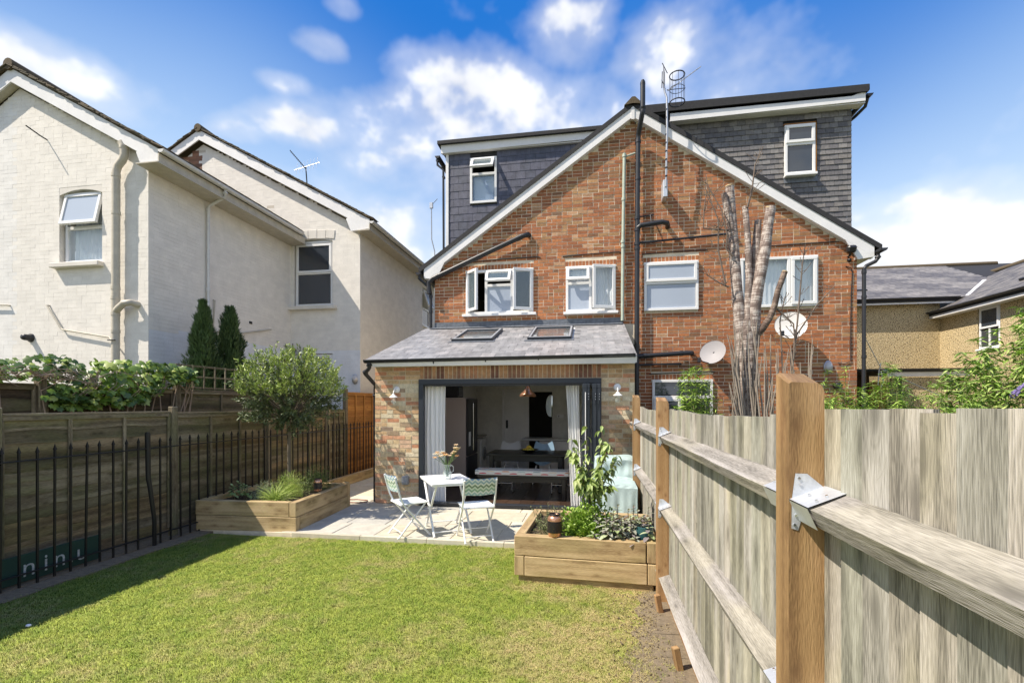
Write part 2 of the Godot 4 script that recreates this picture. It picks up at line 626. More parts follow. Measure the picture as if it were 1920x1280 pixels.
	M.dirt = mat(lin(0.27, 0.215, 0.145), 1.0, T.speck, T.grit, 1.2, 0.5)
	M.turf = mat(lin(0.33, 0.36, 0.075), 1.0, T.speck, T.grit, 1.5, 0.5)
	M.earth = mat(lin(0.12, 0.13, 0.06), 1.0, T.cloudy, T.grit, 1.0, 3.0)
	# fittings
	M.white = mat(lin(0.80, 0.80, 0.79), 0.35)
	M.white_board = mat(lin(0.82, 0.815, 0.81), 0.5, T.faint, null, 0, 2.0)
	M.gutter_white = mat(lin(0.78, 0.77, 0.75), 0.5, T.soft, null, 0, 0.7)
	M.pipe_cream = mat(lin(0.58, 0.53, 0.43), 0.55, T.soft, null, 0, 0.7)
	M.pipe_green = mat(lin(0.46, 0.52, 0.43), 0.5, T.soft, null, 0, 0.7)
	M.black = mat(lin(0.018, 0.019, 0.022), 0.4)
	M.pipe_black = mat(lin(0.022, 0.024, 0.030), 0.42, T.soft, null, 0, 0.5)
	M.iron = mat(lin(0.008, 0.008, 0.009), 0.5, T.soft, T.grit, 0.15, 0.3)
	M.anthracite = mat(lin(0.022, 0.028, 0.038), 0.4)
	M.lead = mat(lin(0.17, 0.19, 0.22), 0.5, T.cloudy, T.grit, 0.2, 0.4)
	M.glass = mat(Color(0.75, 0.85, 0.9, 0.10), 0.02)
	M.glass.transparency = BaseMaterial3D.TRANSPARENCY_ALPHA
	M.roof_glass = mat(Color(0.6, 0.65, 0.68, 0.12), 0.03)
	M.roof_glass.transparency = BaseMaterial3D.TRANSPARENCY_ALPHA
	M.dark_glass = mat(lin(0.03, 0.04, 0.055), 0.03)
	M.dark_glass.metallic_specular = 0.75
	M.frosted = mat(lin(0.40, 0.46, 0.55), 0.22)
	M.net = mat(lin(0.62, 0.66, 0.70), 0.9)
	M.net_blue = mat(lin(0.24, 0.33, 0.50), 0.5)
	M.dim = mat(lin(0.06, 0.055, 0.05), 0.9)
	M.steel = mat(lin(0.62, 0.64, 0.66), 0.32, T.soft, null, 0, 0.3, 0.9)
	M.galv = mat(lin(0.68, 0.72, 0.78), 0.4, T.soft, T.grit, 0.05, 0.2, 0.45)
	M.chrome = mat(lin(0.75, 0.75, 0.75), 0.1, null, null, 0, 0, 1.0)
	M.copper = mat(lin(0.66, 0.36, 0.23), 0.25, null, null, 0, 0, 0.75)
	M.grey_plastic = mat(lin(0.30, 0.31, 0.33), 0.5)
	M.dish = mat(lin(0.30, 0.29, 0.30), 0.6)
	M.dish_white = mat(lin(0.60, 0.585, 0.56), 0.6)
	M.alu = mat(lin(0.55, 0.55, 0.55), 0.35, null, null, 0, 0, 0.8)

# ---------------------------------------------------------------- masonry
# courses of bricks over x0..x1, y0..y1 of a wall seen along -z, without the holes; gable: [apex x, apex y, slope]
func courses(x0: float, x1: float, y0: float, y1: float, holes: Array, gable := [], headers := 0.2, joint := 0.013) -> Array:
	var out := []
	var row := 0
	var y := y0
	while y + 0.065 < y1:
		var spans := [[x0, x1]]
		for r in holes:
			if y + 0.06 > r.position.y and y + 0.005 < r.end.y:
				var nx := []
				for s in spans:
					if r.end.x <= s[0] or r.position.x >= s[1]:
						nx.append(s)
						continue
					if r.position.x - s[0] > 0.03:
						nx.append([s[0], r.position.x])
					if s[1] - r.end.x > 0.03:
						nx.append([r.end.x, s[1]])
				spans = nx
		for s in spans:
			var x: float = s[0]
			var first := row % 2 == 1
			while x < s[1] - 0.03:
				var l := 0.1025 if first or rng.randf() < headers else 0.215
				first = false
				if x + l > s[1] - 0.045:
					l = s[1] - x
				var cx := x + l * 0.5
				if gable.is_empty() or y + 0.05 < gable[1] - gable[2] * absf(cx - gable[0]):
					out.append([cx, y + 0.0325, l])
				x += l + joint
		row += 1
		y += 0.075
	return out

# a list of courses as unit-box transforms; wall: frame of the wall, face at its z = 0
func laid(list: Array, wall: Transform3D, proud := 0.0035, depth := 0.03, tall := 0.062, skew := 1.0) -> Array:
	var out := []
	for q in list:
		var b := Basis(Vector3(0, 0, 1), rf(-0.006, 0.006) * skew) * Basis(Vector3(0, 1, 0), rf(-0.008, 0.008) * skew)
		b = b * Basis.from_scale(Vector3(q[2], tall + rf(-0.002, 0.002), depth))
		out.append(wall * Transform3D(b, Vector3(q[0], q[1], -depth * 0.5 + rf(-proud, proud))))
	return out

# the wall behind the bricks: boxes around rectangular holes
func slabbed(x0: float, x1: float, y0: float, y1: float, holes: Array, z0: float, z1: float) -> MB:
	var m := MB.new()
	var xs := [x0, x1]
	for r in holes:
		for e in [r.position.x, r.end.x]:
			if e > x0 and e < x1:
				xs.append(e)
	xs.sort()
	for k in xs.size() - 1:
		if xs[k + 1] - xs[k] < 0.001:
			continue
		var cx: float = (xs[k] + xs[k + 1]) * 0.5
		var cuts := []
		for r in holes:
			if cx > r.position.x and cx < r.end.x:
				cuts.append([r.position.y, r.end.y])
		cuts.sort_custom(func(a, b): return a[0] < b[0])
		var y := y0
		for c in cuts + [[y1, y1]]:
			if c[0] - y > 0.001:
				m.box(Vector3(cx, (y + c[0]) * 0.5, (z0 + z1) * 0.5), Vector3(xs[k + 1] - xs[k], c[0] - y, absf(z1 - z0)))
			y = maxf(y, c[1])
	return m

func R(x0: float, y0: float, x1: float, y1: float) -> Rect2:
	return Rect2(x0, y0, x1 - x0, y1 - y0)

# frame of four bars round x0..x1, y0..y1 at z, bar width w, depth d
func ring(m: MB, x0: float, y0: float, x1: float, y1: float, z: float, w: float, d: float) -> MB:
	m.cbox(Vector3((x0 + x1) * 0.5, y0 + w * 0.5, z), Vector3(x1 - x0, w, d), 0.004)
	m.cbox(Vector3((x0 + x1) * 0.5, y1 - w * 0.5, z), Vector3(x1 - x0, w, d), 0.004)
	m.cbox(Vector3(x0 + w * 0.5, (y0 + y1) * 0.5, z), Vector3(w, y1 - y0 - 2 * w, d - 0.004), 0.004)
	m.cbox(Vector3(x1 - w * 0.5, (y0 + y1) * 0.5, z), Vector3(w, y1 - y0 - 2 * w, d - 0.004), 0.004)
	return m

# a uPVC window: bars at xs (mullions) and lights: [x0, y0, x1, y1, kind, angle] kind: fixed, sash (closed), left / right / top hung and open
func window(parent: Node3D, called: String, x0: float, y0: float, x1: float, y1: float, at: Transform3D, bars: Array, lights: Array, pane: Material, curtain: Material = null, sill := 0.0, sill_mat: Material = null) -> Node3D:
	var fm := MB.new()
	ring(fm, x0, y0, x1, y1, 0, 0.055, 0.07)
	for b in bars:   # [x0, y0, x1, y1] of a bar's middle line
		if b[0] == b[2]:
			fm.cbox(Vector3(b[0], (b[1] + b[3]) * 0.5, 0), Vector3(0.06, absf(b[3] - b[1]), 0.066), 0.004)
		else:
			fm.cbox(Vector3((b[0] + b[2]) * 0.5, b[1], 0), Vector3(absf(b[2] - b[0]), 0.06, 0.064), 0.004)
	var wnd := part(called, fm, M.white, parent, at)
	for l in lights:
		var w: float = l[2] - l[0]
		var h: float = l[3] - l[1]
		var kind: String = l[4]
		if kind == "fixed":
			part("pane", B(Vector3((l[0] + l[2]) * 0.5, (l[1] + l[3]) * 0.5, 0.0), Vector3(w, h, 0.012)), l[6] if l.size() > 6 else pane, wnd)
			continue
		var t := Transform3D()
		var c := Vector3.ZERO
		match kind:
			"left":
				t = Transform3D(Basis(Vector3.UP, -l[5]), Vector3(l[0], 0, 0.045))
				c = Vector3(w * 0.5, (l[1] + l[3]) * 0.5, 0)
			"right":
				t = Transform3D(Basis(Vector3.UP, l[5]), Vector3(l[2], 0, 0.045))
				c = Vector3(-w * 0.5, (l[1] + l[3]) * 0.5, 0)
			"top":
				t = Transform3D(Basis(Vector3.RIGHT, -l[5]), Vector3(0, l[3], 0.045))
				c = Vector3((l[0] + l[2]) * 0.5, -h * 0.5, 0)
			_:
				t = Transform3D(Basis(), Vector3(0, 0, 0.03))
				c = Vector3((l[0] + l[2]) * 0.5, (l[1] + l[3]) * 0.5, 0)
		var sm := MB.new()
		ring(sm, c.x - w * 0.5, c.y - h * 0.5, c.x + w * 0.5, c.y + h * 0.5, 0, 0.06, 0.055)
		part("sash", sm, M.white, wnd, t)
		part("pane", B(c, Vector3(w - 0.118, h - 0.118, 0.012)), l[6] if l.size() > 6 else pane, wnd, t)
	if curtain:
		part("curtain", MB.new().grid(60, 1, func(u, v): return Vector3(lerpf(x0 + 0.03, x1 - 0.03, u), lerpf(y0 + 0.03, y1 - 0.03, v), -0.13 + 0.012 * sin(u * (x1 - x0) * 62.0))), curtain, wnd)
	if sill > 0.0:
		part("sill", CB(Vector3((x0 + x1) * 0.5, y0 - 0.03, 0.03), Vector3(x1 - x0 + sill * 2.0, 0.055, 0.17), 0.006), sill_mat if sill_mat else M.white, wnd)
	return wnd

# verge, eaves and half-round pipe helpers
func gutter_run(a: Vector3, b: Vector3, r := 0.06) -> MB:
	var m := MB.new()
	var d := (b - a).normalized()
	var s := d.cross(Vector3.UP).normalized()
	var n := 10
	for k in n:
		var t0 := PI * k / n
		var t1 := PI * (k + 1) / n
		for q in [[1.0, 1.0], [0.9, -1.0]]:
			var o0: Vector3 = s * cos(t0) - Vector3.UP * sin(t0)
			var o1: Vector3 = s * cos(t1) - Vector3.UP * sin(t1)
			m.face([a + o0 * r * q[0], a + o1 * r * q[0], b + o1 * r * q[0], b + o0 * r * q[0]], (o0 + o1) * q[1])
	for e in [[a, -d], [b, d]]:
		var fan := []
		for k in n + 1:
			fan.append(e[0] + (s * cos(PI * k / n) - Vector3.UP * sin(PI * k / n)) * r)
		m.face(fan, e[1])
	for sg in [-1.0, 1.0]:
		m.bar(a + s * sg * r * 0.95, b + s * sg * r * 0.95, r * 0.16, r * 0.16)
	return m

func pipe_collars(m: MB, pts: Array, r: float, every := 1) -> MB:
	for k in range(0, pts.size(), every):
		var p: Vector3 = pts[k]
		var d: Vector3 = ((pts[k + 1] - p) if k + 1 < pts.size() else (p - pts[k - 1])).normalized()
		m.tube([p - d * 0.03, p + d * 0.03], r, 12)
	return m

func rebase(o: Node3D, base: Vector3) -> void:
	o.position = base
	for c in o.get_children():
		c.position -= base

const RED := [Color(0.494, 0.186, 0.078), Color(0.443, 0.167, 0.074), Color(0.560, 0.216, 0.087), Color(0.394, 0.156, 0.074), Color(0.526, 0.242, 0.109), Color(0.552, 0.310, 0.141), Color(0.469, 0.256, 0.114), Color(0.303, 0.144, 0.070), Color(0.320, 0.186, 0.109), Color(0.627, 0.364, 0.201), Color(0.610, 0.235, 0.089), Color(0.419, 0.205, 0.092)]
const BUFF := [Color(0.833, 0.625, 0.362), Color(0.907, 0.725, 0.458), Color(0.785, 0.539, 0.302), Color(0.736, 0.353, 0.196), Color(0.833, 0.452, 0.267), Color(0.920, 0.799, 0.565), Color(0.517, 0.377, 0.243), Color(0.663, 0.426, 0.231), Color(0.883, 0.600, 0.399), Color(0.394, 0.290, 0.207)]
const SOLD := [Color(0.540, 0.290, 0.155), Color(0.396, 0.203, 0.124), Color(0.666, 0.370, 0.194), Color(0.288, 0.138, 0.092), Color(0.613, 0.305, 0.170)]

func weighted(w: Array) -> int:
	var s := 0.0
	for x in w:
		s += x
	var r := rng.randf() * s
	for k in w.size():
		r -= w[k]
		if r <= 0:
			return k
	return w.size() - 1

func red_pick(x: float, y: float) -> int:
	if y > 6.6:   # brown, tan-flecked bricks of the gable
		return weighted([2.0, 1.6, 0.6, 1.2, 1.8, 0.9, 1.1, 0.6, 0.1, 0.2, 0.2, 2.0])
	if y > 5.1:
		var pale := 1.0 - smoothstep(0.3, 1.1, absf(x + 0.25)) if y < 7.0 else 0.0
		return weighted([2.6, 2.0, 1.2, 0.8, 1.6, 0.5 + 2.0 * pale, 0.5, 0.3, 0.12, 0.2 + 1.8 * pale, 0.8, 0.8])
	if y < 2.6:
		return weighted([1.6, 2.2, 0.6, 1.6, 0.7, 0.2, 0.3, 0.6, 0.2, 0.1, 0.6, 0.9])
	return weighted([2.8, 1.5, 2.2, 0.5, 1.3, 0.3, 0.25, 0.18, 0.12, 0.35, 2.0, 0.4])

func picked(list: Array, f: Callable) -> Array:
	var out := []
	for q in list:
		out.append(f.call(q[0], q[1]))
	return out

func soldiers(x0: float, x1: float, y0: float, y1: float) -> Array:   # bricks on end, as laid() wants them (length is their width)
	var out := []
	var n := int(round((x1 - x0) / 0.075))
	for k in n:
		out.append([x0 + (k + 0.5) * (x1 - x0) / n, (y0 + y1) * 0.5, (x1 - x0) / n - 0.014])
	return out

const UNIT := Vector3.ONE

func roofline(x: float) -> float:
	return 8.22 - 0.695 * absf(x - 0.895)

func strip(xa: float, ya: float, xb: float, yb: float, tall: float, z0: float, z1: float) -> MB:
	return MB.new().prism([Vector2(xa, ya), Vector2(xb, yb), Vector2(xb, yb - tall), Vector2(xa, ya - tall)], z0, z1)

func left_house() -> void:
	var h := thing("brick_house", "left red brick semi-detached house with slate-roofed kitchen extension and open folding doors", "house", "pair of brick semi-detached houses")
	var unit := BoxMesh.new()
	var W := Transform3D(Basis(), Vector3(0, 0, -10.65))
	var E := Transform3D(Basis(), Vector3(0, 0, -7.91))
	# main rear wall above the extension
	var holes := [R(-2.85, 3.81, -1.28, 4.82), R(-0.55, 3.79, 0.54, 4.81)]
	var wall := slabbed(-3.6, 0.95, 2.45, 4.95, holes, -10.655, -10.9)
	wall.prism([Vector2(-3.6, 4.95), Vector2(-3.6, roofline(-3.6) - 0.1), Vector2(0.88, roofline(0.88) - 0.1), Vector2(0.95, roofline(0.95) - 0.1), Vector2(0.95, 4.95)], -10.655, -10.9)
	wall.box(Vector3(-3.48, 2.5, -14.4), Vector3(0.24, 5.0, 7.2))
	wall.box(Vector3(0.93, 2.5, -14.4), Vector3(0.08, 5.0, 7.2))
	wall.box(Vector3(-1.3, 2.5, -18.0), Vector3(4.6, 5.0, 0.2))
	part("wall", wall, M.mortar, h)
	part("upper_floor", B(Vector3(-1.3, 2.62, -14.35), Vector3(4.2, 0.2, 7.0)), M.dim, h)
	part("loft_floor", B(Vector3(-1.3, 5.05, -14.35), Vector3(4.3, 0.1, 7.0)), M.dim, h)
	# extension walls
	var ext := slabbed(-3.78, 0.70, 0.0, 2.42, [R(-2.95, -1, 0.17, 2.17)], -7.915, -8.18)
	for x in [-3.66, 0.58]:
		ext.prism([Vector2(-10.65, 0), Vector2(-10.65, 3.36), Vector2(-8.18, 2.54), Vector2(-8.18, 0)], -0.12, 0.12, Transform3D(Basis(Vector3.BACK, Vector3.UP, Vector3.LEFT), Vector3(x, 0, 0)))
	part("extension_wall", ext, M.mortar_buff, h)
	var xf := []
	var ci := []
	var pal := RED + BUFF + SOLD
	for p in [[-3.78, -2.95], [0.17, 0.70]]:
		var c := courses(p[0], p[1], 0.0, 2.41, [], [], 0.3)
		xf.append_array(laid(c, E, 0.005))
		for q in c:
			ci.append(RED.size() + (weighted([2.6, 2.2, 1.6, 0.9, 0.9, 1.6, 0.4, 0.8, 1.0, 0.25]) if q[1] < 2.15 else [2, 7, 6, 3][rng.randi() % 4]))
	var so := soldiers(-2.95, 0.17, 2.18, 2.405)
	xf.append_array(laid(so, E, 0.004, 0.03, 0.212))
	for q in so:
		ci.append(RED.size() + BUFF.size() + weighted([2, 1.5, 2, 1.2, 1.5]))
	var n_ext := xf.size()
	var main := courses(-3.6, 0.95, 3.5, 7.95, holes + [R(-2.87, 4.82, -1.27, 4.945), R(-0.57, 4.81, 0.56, 4.935)], [0.895, 7.965, 0.695], 0.22)
	xf.append_array(laid(main, W))
	ci.append_array(picked(main, red_pick))
	for s in [[-2.87, -1.27, 4.83], [-0.57, 0.56, 4.82]]:
		var l := soldiers(s[0], s[1], s[2], s[2] + 0.105)
		xf.append_array(laid(l, W, 0.003, 0.03, 0.1))
		for q in l:
			ci.append([0, 2, 1, 10][rng.randi() % 4])
	pieces("brick", "brickwork", unit, "brick", M.brick, xf, ci, pal, 300, h, 0.16)
	for s in [[-3.0, -1.12, 5.04], [-0.62, 0.66, 5.06]]:
		part("cavity_tray", MB.new().tube([Vector3(s[0], s[2] - 0.02, -10.64), Vector3((s[0] + s[1]) * 0.5, s[2] + 0.01, -10.64), Vector3(s[1] - 0.05, s[2] + 0.02, -10.64), Vector3(s[1], s[2] - 0.0, -10.64)], 0.011, 6), M.black, h)
	# windows of the main wall
	var F := Transform3D(Basis(), Vector3(0, 0, -10.66))
	window(h, "window", -2.85, 3.81, -1.28, 4.82, F, [[-2.37, 3.81, -2.37, 4.82], [-1.77, 3.81, -1.77, 4.82], [-2.37, 4.46, -1.77, 4.46]],
		[[-2.82, 3.86, -2.40, 4.79, "left", 0.75, M.glass], [-2.34, 3.86, -1.80, 4.43, "fixed"], [-2.36, 4.47, -1.78, 4.79, "top", 0.55, M.glass], [-1.75, 3.86, -1.30, 4.79, "right", 0.42, M.glass]], M.frosted, null, 0.07)
	window(h, "window", -0.55, 3.79, 0.54, 4.81, F, [[-0.01, 3.79, -0.01, 4.81], [-0.55, 4.43, -0.01, 4.43]],
		[[-0.50, 3.84, -0.04, 4.40, "fixed"], [-0.53, 4.47, -0.03, 4.79, "top", 0.30, M.glass], [0.02, 3.84, 0.52, 4.79, "right", 0.30, M.glass]], M.frosted, M.net, 0.05)
	# roof and boards of the gable
	part("roof", strip(0.895, 8.272, -3.948, 4.904, 0.11, -10.51, -18.1), M.roof_dark, h)
	part("ridge_tile", MB.new().prism([Vector2(0.712, 8.190), Vector2(0.875, 8.353), Vector2(0.936, 8.353), Vector2(1.099, 8.190), Vector2(0.895, 8.211)], -10.48, -10.72), M.moss, h)
	var bb := strip(0.895, 8.221, -3.825, 4.940, 0.27, -10.53, -10.56)
	bb.prism([Vector2(-3.825, 4.670), Vector2(-3.530, 4.629), Vector2(-3.337, 5.006)], -10.53, -10.56)
	part("bargeboard", bb, M.white_board, h)
	var sf := strip(0.895, 7.966, -3.510, 4.904, 0.02, -10.56, -10.65)
	sf.box(Vector3(-3.67, 4.70, -10.605), Vector3(0.29, 0.1, 0.09))
	part("soffit", sf, M.white_board, h)
	part("bargeboard_joint", B(Vector3(0.895, 8.058, -10.522), Vector3(0.07, 0.34, 0.014)), M.white_board, h)
	part("eaves_gutter", gutter_run(Vector3(-3.93, 4.78, -10.42), Vector3(-3.93, 4.78, -17)), M.pipe_black, h)
	# dormer of the left house: a slate-hung cheek
	var dz := -11.2
	var cheek := slabbed(-3.49, 1.0, 5.2, 8.0, [R(-2.89, 6.60, -2.23, 7.70)], dz - 0.02, dz - 0.2)
	cheek.box(Vector3(-3.39, 6.6, -14.5), Vector3(0.2, 2.8, 6.3))
	cheek.box(Vector3(0.98, 6.6, -14.5), Vector3(0.1, 2.8, 6.3))
	part("dormer_wall", cheek, M.roof_dark, h)
	part("dormer_roof", B(Vector3(-1.32, 8.075, -14.4), Vector3(4.7, 0.08, 6.75)), M.roof_dark, h)
	var sx := []
	var sc := []
	var row := 0
	var y := 5.25
	while y < 7.86:
		var x := -3.42 - (0.12 if row % 2 else 0.0)
		while x < 0.7:
			var xa := maxf(x, -3.42)
			var xb := x + 0.236
			var cuts := [[xa, xb]]
			if y + 0.19 > 6.60 and y < 7.70:   # round the window
				cuts = []
				if xa < -2.89:
					cuts.append([xa, minf(xb, -2.89)])
				if xb > -2.23:
					cuts.append([maxf(xa, -2.23), xb])
			for c in cuts:
				if c[1] - c[0] > 0.03 and y + 0.18 > roofline(c[1]) - 0.25:
					var b := Basis(Vector3.RIGHT, -0.03) * Basis.from_scale(Vector3(c[1] - c[0] - 0.005, 0.186, 0.006))
					sx.append(Transform3D(b, Vector3((c[0] + c[1]) * 0.5, y + 0.093, dz + rf(0.0, 0.002))))
					sc.append(rng.randi() % 4)
			x += 0.236
		row += 1
		y += 0.187
	pieces("hung_slate", "hung_slates", unit, "hung", M.slate, sx, sc, [Color(0.10, 0.105, 0.15), Color(0.115, 0.12, 0.165), Color(0.09, 0.098, 0.137), Color(0.107, 0.112, 0.158)], 300, h)
	part("dormer_fascia", MB.new().prism([Vector2(-3.60, 7.84), Vector2(-3.60, 8.045), Vector2(0.9, 8.075), Vector2(0.9, 7.88)], dz + 0.10, dz + 0.07), M.white_board, h)
	part("dormer_edge", B(Vector3(-1.33, 8.09, dz + 0.08), Vector3(4.66, 0.05, 0.10), Basis(Vector3.BACK, 0.006)), M.roof_dark, h)
	part("dormer_soffit", B(Vector3(-1.4, 7.85, dz + 0.035), Vector3(4.36, 0.02, 0.07)), M.white_board, h)
	part("corner_board", CB(Vector3(-3.465, 6.5, dz + 0.01), Vector3(0.07, 2.68, 0.035), 0.004), M.white_board, h)
	var dp := MB.new().tube([Vector3(-3.72, 7.78, dz), Vector3(-3.72, 7.62, dz), Vector3(-3.57, 7.48, dz), Vector3(-3.56, 5.2, dz)], 0.028, 10)
	part("dormer_downpipe", pipe_collars(dp, [Vector3(-3.72, 7.72, dz), Vector3(-3.56, 7.3, dz)], 0.036), M.pipe_black, h)
	part("dormer_gutter", gutter_run(Vector3(-3.71, 7.82, dz + 0.05), Vector3(-3.71, 7.82, -16)), M.pipe_black, h)
	window(h, "dormer_window", -2.89, 6.60, -2.23, 7.70, Transform3D(Basis(), Vector3(0, 0, dz)), [[-2.89, 7.30, -2.23, 7.30]], [[-2.82, 6.66, -2.30, 7.27, "fixed"], [-2.84, 7.31, -2.28, 7.66, "top", 0.62, M.glass]], M.glass, null, 0.0)
	part("blind", B(Vector3(-2.56, 6.98, dz - 0.12), Vector3(0.56, 0.62, 0.01)), M.net_blue, h)
	# pipes on the wall
	var gp := MB.new().tube([Vector3(0.72, 7.19, -10.58), Vector3(0.69, 5.2, -10.58), Vector3(0.68, 3.56, -10.58)], 0.036, 12)
	gp.tube([Vector3(0.72, 7.12, -10.58), Vector3(0.95, 7.18, -10.58)], 0.022, 8)
	part("green_downpipe", pipe_collars(gp, [Vector3(0.72, 7.14, -10.58), Vector3(0.705, 6.2, -10.58), Vector3(0.69, 5.28, -10.58), Vector3(0.69, 5.18, -10.58)], 0.047), M.pipe_green, h)
	var wp := MB.new().tube([Vector3(-1.37, 5.56, -10.72), Vector3(-1.39, 5.56, -10.58), Vector3(-1.50, 5.52, -10.54), Vector3(-2.4, 5.155, -10.54), Vector3(-3.62, 4.65, -10.54), Vector3(-3.72, 4.56, -10.54), Vector3(-3.70, 4.30, -10.54)], 0.055, 14)
	part("waste_pipe", pipe_collars(wp, [Vector3(-1.55, 5.50, -10.54), Vector3(-1.62, 5.47, -10.54), Vector3(-3.5, 4.70, -10.54)], 0.063), M.pipe_black, h)
	var cd := MB.new().tube([Vector3(-3.93, 4.74, -10.5), Vector3(-3.93, 4.66, -10.5), Vector3(-3.70, 4.44, -10.6), Vector3(-3.68, 4.3, -10.6), Vector3(-3.68, 0.0, -10.6)], 0.034, 10)
	part("downpipe", pipe_collars(cd, [Vector3(-3.68, 4.25, -10.6), Vector3(-3.68, 3.9, -10.6), Vector3(-3.68, 2.2, -10.6)], 0.043), M.pipe_black, h)
	extension_roof(h, unit)
	doors(h)
	rebase(h, Vector3(-1.4, 0, -10.65))

func extension_roof(h: Node3D, unit: Mesh) -> void:
	var k := 0.3322
	var u := Vector3(0, k, -1).normalized()
	var nrm := Vector3(0, 1, k).normalized()
	var foot := Vector3(0, 2.53 - k * 0.05, -7.65)
	var frame := Basis(Vector3.RIGHT, u, nrm)
	var L := 3.16
	var lights := [[-2.71, -1.88, 1.44, 2.60], [-1.20, -0.36, 1.42, 2.68]]   # x0, x1 and distance up the slope
	var hol := []
	for s in lights:
		hol.append(R(s[0] + 0.04, s[2] + 0.04, s[1] - 0.04, s[3] - 0.04))
	part("roof_deck", slabbed(-3.80, 0.69, 0.0, L, hol, -0.012, -0.13), M.white_board, h, Transform3D(frame, foot))
	var xf := []
	var ci := []
	var row := 0
	var s := -0.03
	while s < L - 0.05:
		var x := -3.83 - (0.125 if row % 2 else 0.0)
		while x < 0.70:
			var xa := maxf(x, -3.83)
			var xb := minf(x + 0.25, 0.715)
			var out := false
			for q in lights:
				if (xa + xb) * 0.5 > q[0] - 0.03 and (xa + xb) * 0.5 < q[1] + 0.03 and s + 0.12 > q[2] and s + 0.05 < q[3] + 0.02:
					out = true
			if not out and xb - xa > 0.03:
				var len := minf(0.30, L - s + 0.02)
				var b := frame * Basis(Vector3.RIGHT, 0.024 + rf(-0.003, 0.003)) * Basis(Vector3.BACK, rf(-0.006, 0.006)) * Basis.from_scale(Vector3(xb - xa - 0.005, len, 0.006))
				xf.append(Transform3D(b, foot + Vector3((xa + xb) * 0.5, 0, 0) + u * (s + len * 0.5) + nrm * (0.001 + rf(0, 0.002))))
				ci.append(rng.randi() % 5)
			x += 0.25
		row += 1
		s += 0.205
	var slate: StandardMaterial3D = M.slate.duplicate()
	slate.roughness = 0.42
	pieces("roof_slate", "roof_slates", unit, "rslate", slate, xf, ci, [Color(0.37, 0.368, 0.37), Color(0.32, 0.32, 0.325), Color(0.41, 0.40, 0.40), Color(0.345, 0.343, 0.35), Color(0.29, 0.29, 0.295)], 300, h)
	for q in lights:   # roof windows
		var c = foot + u * (q[2] + q[3]) * 0.5 + Vector3((q[0] + q[1]) * 0.5, 0, 0)
		var t := Transform3D(frame, c)
		var w: float = (q[1] - q[0]) * 0.5
		var l: float = (q[3] - q[2]) * 0.5
		var sk := part("roof_window", ring(MB.new(), -w, -l, w, l, 0.022, 0.07, 0.07), M.anthracite, h, t)
		part("pane", B(Vector3(0, 0, 0.03), Vector3(w * 2 - 0.13, l * 2 - 0.14, 0.016)), M.roof_glass, sk)
		part("flashing", B(Vector3(0, -l - 0.05, 0.012), Vector3(w * 2 + 0.1, 0.12, 0.004)), M.lead, sk)
		part("side_cover", ring(MB.new(), -w + 0.02, -l + 0.02, w - 0.02, l - 0.02, 0.058, 0.04, 0.016), M.grey_plastic, sk)
	var fl := MB.new().box(Vector3(-1.45, 3.575, -10.632), Vector3(4.3, 0.13, 0.008))
	fl.box(Vector3(-1.5, 3.505, -10.56), Vector3(4.36, 0.17, 0.006), Basis(Vector3.RIGHT, -1.25))
	part("lead_flashing", fl, M.lead, h)
	part("verge_board", strip(0, 0, L, 0, 0.1, -3.83, -3.80), M.white_board, h, Transform3D(Basis(u, nrm, Vector3.RIGHT), foot - nrm * 0.02))
	part("verge_board", strip(0, 0, L, 0, 0.1, 0.69, 0.715), M.white_board, h, Transform3D(Basis(u, nrm, Vector3.RIGHT), foot - nrm * 0.02))
	var fa := MB.new().box(Vector3(-1.51, 2.465, -7.735), Vector3(4.42, 0.115, 0.022))
	fa.box(Vector3(-1.51, 2.415, -7.83), Vector3(4.42, 0.012, 0.17))
	part("fascia", fa, M.white_board, h)
	var g := gutter_run(Vector3(-3.86, 2.50, -7.665), Vector3(0.69, 2.535, -7.665), 0.052)
	part("extension_gutter", g, M.black, h)
	for x in [-2.62, -1.72, -0.84, 0.04, 0.60]:
		part("gutter_bracket", CB(Vector3(x, 2.45 + (x + 3.8) * 0.008, -7.70), Vector3(0.03, 0.075, 0.07), 0.006, Basis(Vector3.RIGHT, 0.5)), M.black, h)
	var dp := MB.new().tube([Vector3(-3.77, 2.46, -7.665), Vector3(-3.77, 2.37, -7.665), Vector3(-3.80, 2.34, -7.68), Vector3(-3.88, 2.30, -7.74), Vector3(-3.885, 2.27, -7.76), Vector3(-3.80, 2.09, -7.96), Vector3(-3.83, 2.0, -8.02), Vector3(-3.83, 0.0, -8.02)], 0.034, 12)
	part("extension_downpipe", pipe_collars(dp, [Vector3(-3.77, 2.42, -7.665), Vector3(-3.88, 2.30, -7.74), Vector3(-3.83, 1.9, -8.02)], 0.043), M.black, h)

